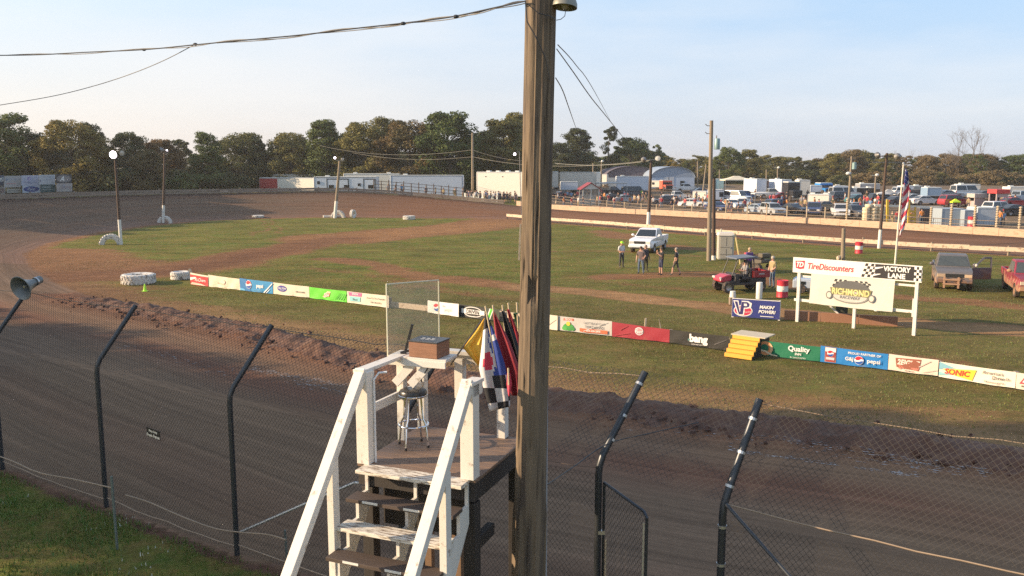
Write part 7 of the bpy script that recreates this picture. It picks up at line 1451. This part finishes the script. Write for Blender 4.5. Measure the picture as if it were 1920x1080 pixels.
# the row behind the left turn and the trailers, tree by tree from the left edge
for a in (('dark green tree cut by the left edge of the picture',8,224,150,'round','green',1.2),('lower dark tree behind the left billboards',55,258,152,'round','dark',1.2),('broad golden green tree above the right end of the billboards',132,233,150,'round','gold',1.25),('tall thin dark tree behind the golden one',170,235,168,'tall','dark',1.),('dark tree beside the glowing lamp',238,256,155,'round','dark',1.),('small rusty tree right of the glowing lamp',272,286,150,'round','rust',1.1),('rusty brown tree behind the second lamp pole',300,268,160,'round','rust',1.15),('thin dark tree with gaps right of the second lamp pole',336,264,168,'wispy','dark',1.1),('dark pointed tree above the white pickup',388,252,158,'tall','green',1.1),('rounded olive tree above the teal car',452,254,172,'round','olive',1.25),('tall dark narrow tree left of the red-nosed trailer',482,262,170,'tall','dark',.9),
    ('pale feathery olive tree above the red-nosed trailer',545,254,172,'round','olive',1.15),('small brown tree between the feathery tree and the tall dark one',568,266,180,'round','brown',1.),('tall dark green tree above the pale camper',610,229,170,'tall','green',1.25),('short dark tree between the two tallest green trees',645,254,178,'round','dark',1.),('olive green tree right of the leaning pole lamp',685,236,168,'round','olive',1.15),('tall leafy tree behind the olive tree',718,226,180,'tall','olive',1.1),('broad reddish tree above the long pale trailer',770,233,165,'round','rust',1.35),('biggest dark green tree left of the thin power pole',842,220,162,'round','green',1.25),('dark gap-filling tree by the thin power pole',898,255,178,'round','dark',1.1),('light green tree directly left of the big pole',945,232,165,'round','olive',1.2),('tall pale tree rising above the light green one at the big pole',968,216,178,'tall','olive',1.),
    ('tall layered dark tree right of the big pole',1083,244,222,'tall','dark',1.45),('low dark tree against the right edge of the big pole',1050,272,216,'round','dark',1.),('wispy tall tree with a puffed top right of the layered one',1141,240,226,'wispy','dark',.85),('dark spreading tree above the vaulted hall',1184,262,228,'round','green',1.25),('thin dark tree right of the lamp pole bracket',1232,272,230,'wispy','green',.8),('tall dark tree behind the tall power pole transformer',1368,279,225,'round','green',1.1),('bushy olive tree on the ridge right of the transformer pole',1405,284,235,'round','olive',1.1)): tree(*a)
tree('bare leafless tree, tallest of those on the right ridge',1832,236,238,'bare',wide=1.2,name='bare_tree'); tree('bare leafless tree with a thin upright top left of the tallest bare tree',1803,238,240,'bare',wide=.8,name='bare_tree'); tree('sparse reddish twiggy tree left of the bare trees',1778,258,232,'bare','rust',.9,name='bare_tree'); tree('small bare tree above the striped flag',1716,264,242,'bare',wide=1.,name='bare_tree'); tree('smaller bare tree left of the striped flag top',1694,266,244,'bare',wide=.9,name='bare_tree'); tree('leafless spreading tree right of the tallest bare tree',1856,262,239,'bare',wide=1.2,name='bare_tree')
# trees nothing tells apart: the filler behind the row, the undergrowth and the long right ridge
GL='tree in the dense dark wood behind the left turn'
for px in range(-40,1010,27): tree(GL,px+random.uniform(-8,8),(random.uniform(282,305) if 170<px<520 else random.uniform(264,290)),random.uniform(182,200),random.choice(('round','round','tall')),random.choice(('dark','green','dark','olive')),random.uniform(1.,1.4),group='trees in the wood behind the left turn')
for px in range(-30,1000,30): tree('dark bush at the foot of the wood behind the left turn',px+random.uniform(-9,9),random.uniform(318,332),random.uniform(150,158) if px<440 else random.uniform(176,184),'bush',random.choice(('dark','dark','green')),1.25,name='bush',group='bushes at the foot of the left wood')
for px in range(1040,1940,15):
    k=(px-1040)/880; tp=random.uniform(291,303) if px>1240 else random.uniform(284,300)
    if 1560<px<1640: tp-=9
    tree('brownish green tree in the long wood on the right ridge',px+random.uniform(-6,6),tp,random.uniform(240,280) if px<1560 else random.uniform(226,262),random.choice(('round','round','wispy')) if px>1240 else 'round',random.choice(('olive','brown','green','brown','olive','green') if px>1500 else ('olive','gold','green','brown','olive')) if px>1240 else random.choice(('dark','green')),random.uniform(1.1,1.6),group='trees of the right ridge wood')
for px in range(1040,1940,17): tree('scrubby brown bush below the right ridge wood',px+random.uniform(-6,6),random.uniform(320,332),random.uniform(226,238) if px<1560 else random.uniform(208,218),'bush',random.choice(('brown','olive','dark','brown')),1.3,name='bush',group='bushes below the right ridge wood')
for x,y,h in ((-72,84,9.5),(-74,89,10.5),(-75,95,11),(-79,101,13),(-81,107,14),(-82,113,15),(-84,119,15),(-86,96,14),(-88,108,16)):
    tree('tree standing outside the left edge beyond the banked turn',0,0,y,'round','green',1.,x=x,h=h,group='trees left of the banked turn')
# tall trees out of the frame to the left: they keep the low sun off the near straight
for x,y,h in ((-34.5,15,16.3),(-37,17.3,14.6),(-40,21.5,11.6),(-44,26,11),(-50,31,11),(-56,36,10.5),(-43,13.5,18.5),(-47,20.5,13.3),(-54,27,13.3),(-62,33,12.3)):
    tree('tall tree standing outside the left edge beside the grandstand lawn',0,0,y,'high' if y<18 else 'round','green',1.05,x=x,h=h,group='trees left of the grandstand lawn')
# ------------------------------------------------------------------ light
SUN_EL, SUN_AZ = math.radians(19), math.radians(5)     # low, out to the left, a shade behind the camera
sd=V((-math.cos(SUN_AZ)*math.cos(SUN_EL), -math.sin(SUN_AZ)*math.cos(SUN_EL), math.sin(SUN_EL)))
sl=bpy.data.lights.new('sun','SUN'); sl.energy=5.0; sl.angle=math.radians(.5); sl.color=(1.,.76,.50)
so=bpy.data.objects.new('sun',sl); COL.objects.link(so); so.rotation_euler=sd.to_track_quat('Z','Y').to_euler()
w=bpy.data.worlds.new('World'); S.world=w; w.use_nodes=True; N,L=w.node_tree.nodes,w.node_tree.links; bg=N['Background']
sky=N.new('ShaderNodeTexSky'); sky.sky_type='NISHITA'; sky.sun_disc=False; sky.sun_elevation=SUN_EL; sky.sun_rotation=math.atan2(sd.x,sd.y); sky.dust_density=1.6; sky.air_density=1.; sky.ozone_density=1.6
# thin high cloud across the left of the sky
tc=N.new('ShaderNodeTexCoord'); mp=N.new('ShaderNodeMapping'); mp.inputs['Scale'].default_value=(1.2,1.2,5.5); L.new(tc.outputs['Generated'],mp.inputs[0])
nz=N.new('ShaderNodeTexNoise'); nz.inputs['Scale'].default_value=1.7; nz.inputs['Detail'].default_value=6; nz.inputs['Roughness'].default_value=.55; L.new(mp.outputs[0],nz.inputs['Vector'])
rp=N.new('ShaderNodeValToRGB'); rp.color_ramp.elements[0].position=.42; rp.color_ramp.elements[1].position=.72; L.new(nz.outputs['Fac'],rp.inputs[0])
ml=N.new('ShaderNodeMath'); ml.operation='MULTIPLY'; ml.inputs[1].default_value=.5; L.new(rp.outputs['Color'],ml.inputs[0])
# a bright autumn veil, whiter toward the low sun on the left and bluer away from it and overhead
sx=N.new('ShaderNodeSeparateXYZ'); L.new(tc.outputs['Generated'],sx.inputs[0])
def mr(v,a,b):
    q=N.new('ShaderNodeMapRange'); q.interpolation_type='SMOOTHSTEP'; q.inputs['From Min'].default_value=a; q.inputs['From Max'].default_value=b; L.new(v,q.inputs['Value']); return q.outputs['Result']
def mix(f,a,b):
    q=N.new('ShaderNodeMix'); q.data_type='RGBA'
    for k,v in (('Factor',f),('A',a),('B',b)):
        if isinstance(v,tuple): q.inputs[k].default_value=(*v,1)
        elif isinstance(v,float): q.inputs[k].default_value=v
        else: L.new(v,q.inputs[k])
    return q.outputs['Result']
hor=mix(mr(sx.outputs['X'],-.6,.5),(3.6,3.25,3.1),(2.35,2.65,3.25))
zen=mix(mr(sx.outputs['X'],-.65,.45),(2.75,3.35,3.9),(1.65,2.50,3.55))
veil=mix(mr(sx.outputs['Z'],.0,.24),hor,zen); up=mr(sx.outputs['Z'],.25,.8)
veil=mix(up,veil,(1.3,1.9,2.9)); full=mix(.82,sky.outputs[0],veil)
ml.inputs[1].default_value=.45
full=mix(ml.outputs[0],full,(3.9,3.75,3.6))
L.new(full,bg.inputs['Color']); bg.inputs['Strength'].default_value=.158
S.view_settings.view_transform='Standard'; S.view_settings.look='None'; S.view_settings.exposure=.80; S.view_settings.gamma=1
# thin evening haze over the whole place
hb=MB(); hb.box((0,1100,11.5),(5200,3000,25)); hm=bpy.data.materials.new('evening_haze'); HN,HL=nt(hm); HN.remove(HN['Principled BSDF']); pv=HN.new('ShaderNodeVolumePrincipled'); pv.inputs['Color'].default_value=(.95,.93,.90,1); pv.inputs['Density'].default_value=.00028; pv.inputs['Anisotropy'].default_value=.2; HL.new(pv.outputs[0],HN['Material Output'].inputs['Volume'])
hb.m(hm); tag(hb.build('haze'),kind='stuff')
S.cycles.use_denoising=False; S.cycles.use_adaptive_sampling=False
S.cycles.volume_bounces=0; S.cycles.max_bounces=6; S.cycles.transparent_max_bounces=12
S.cycles.caustics_reflective=False; S.cycles.caustics_refractive=False
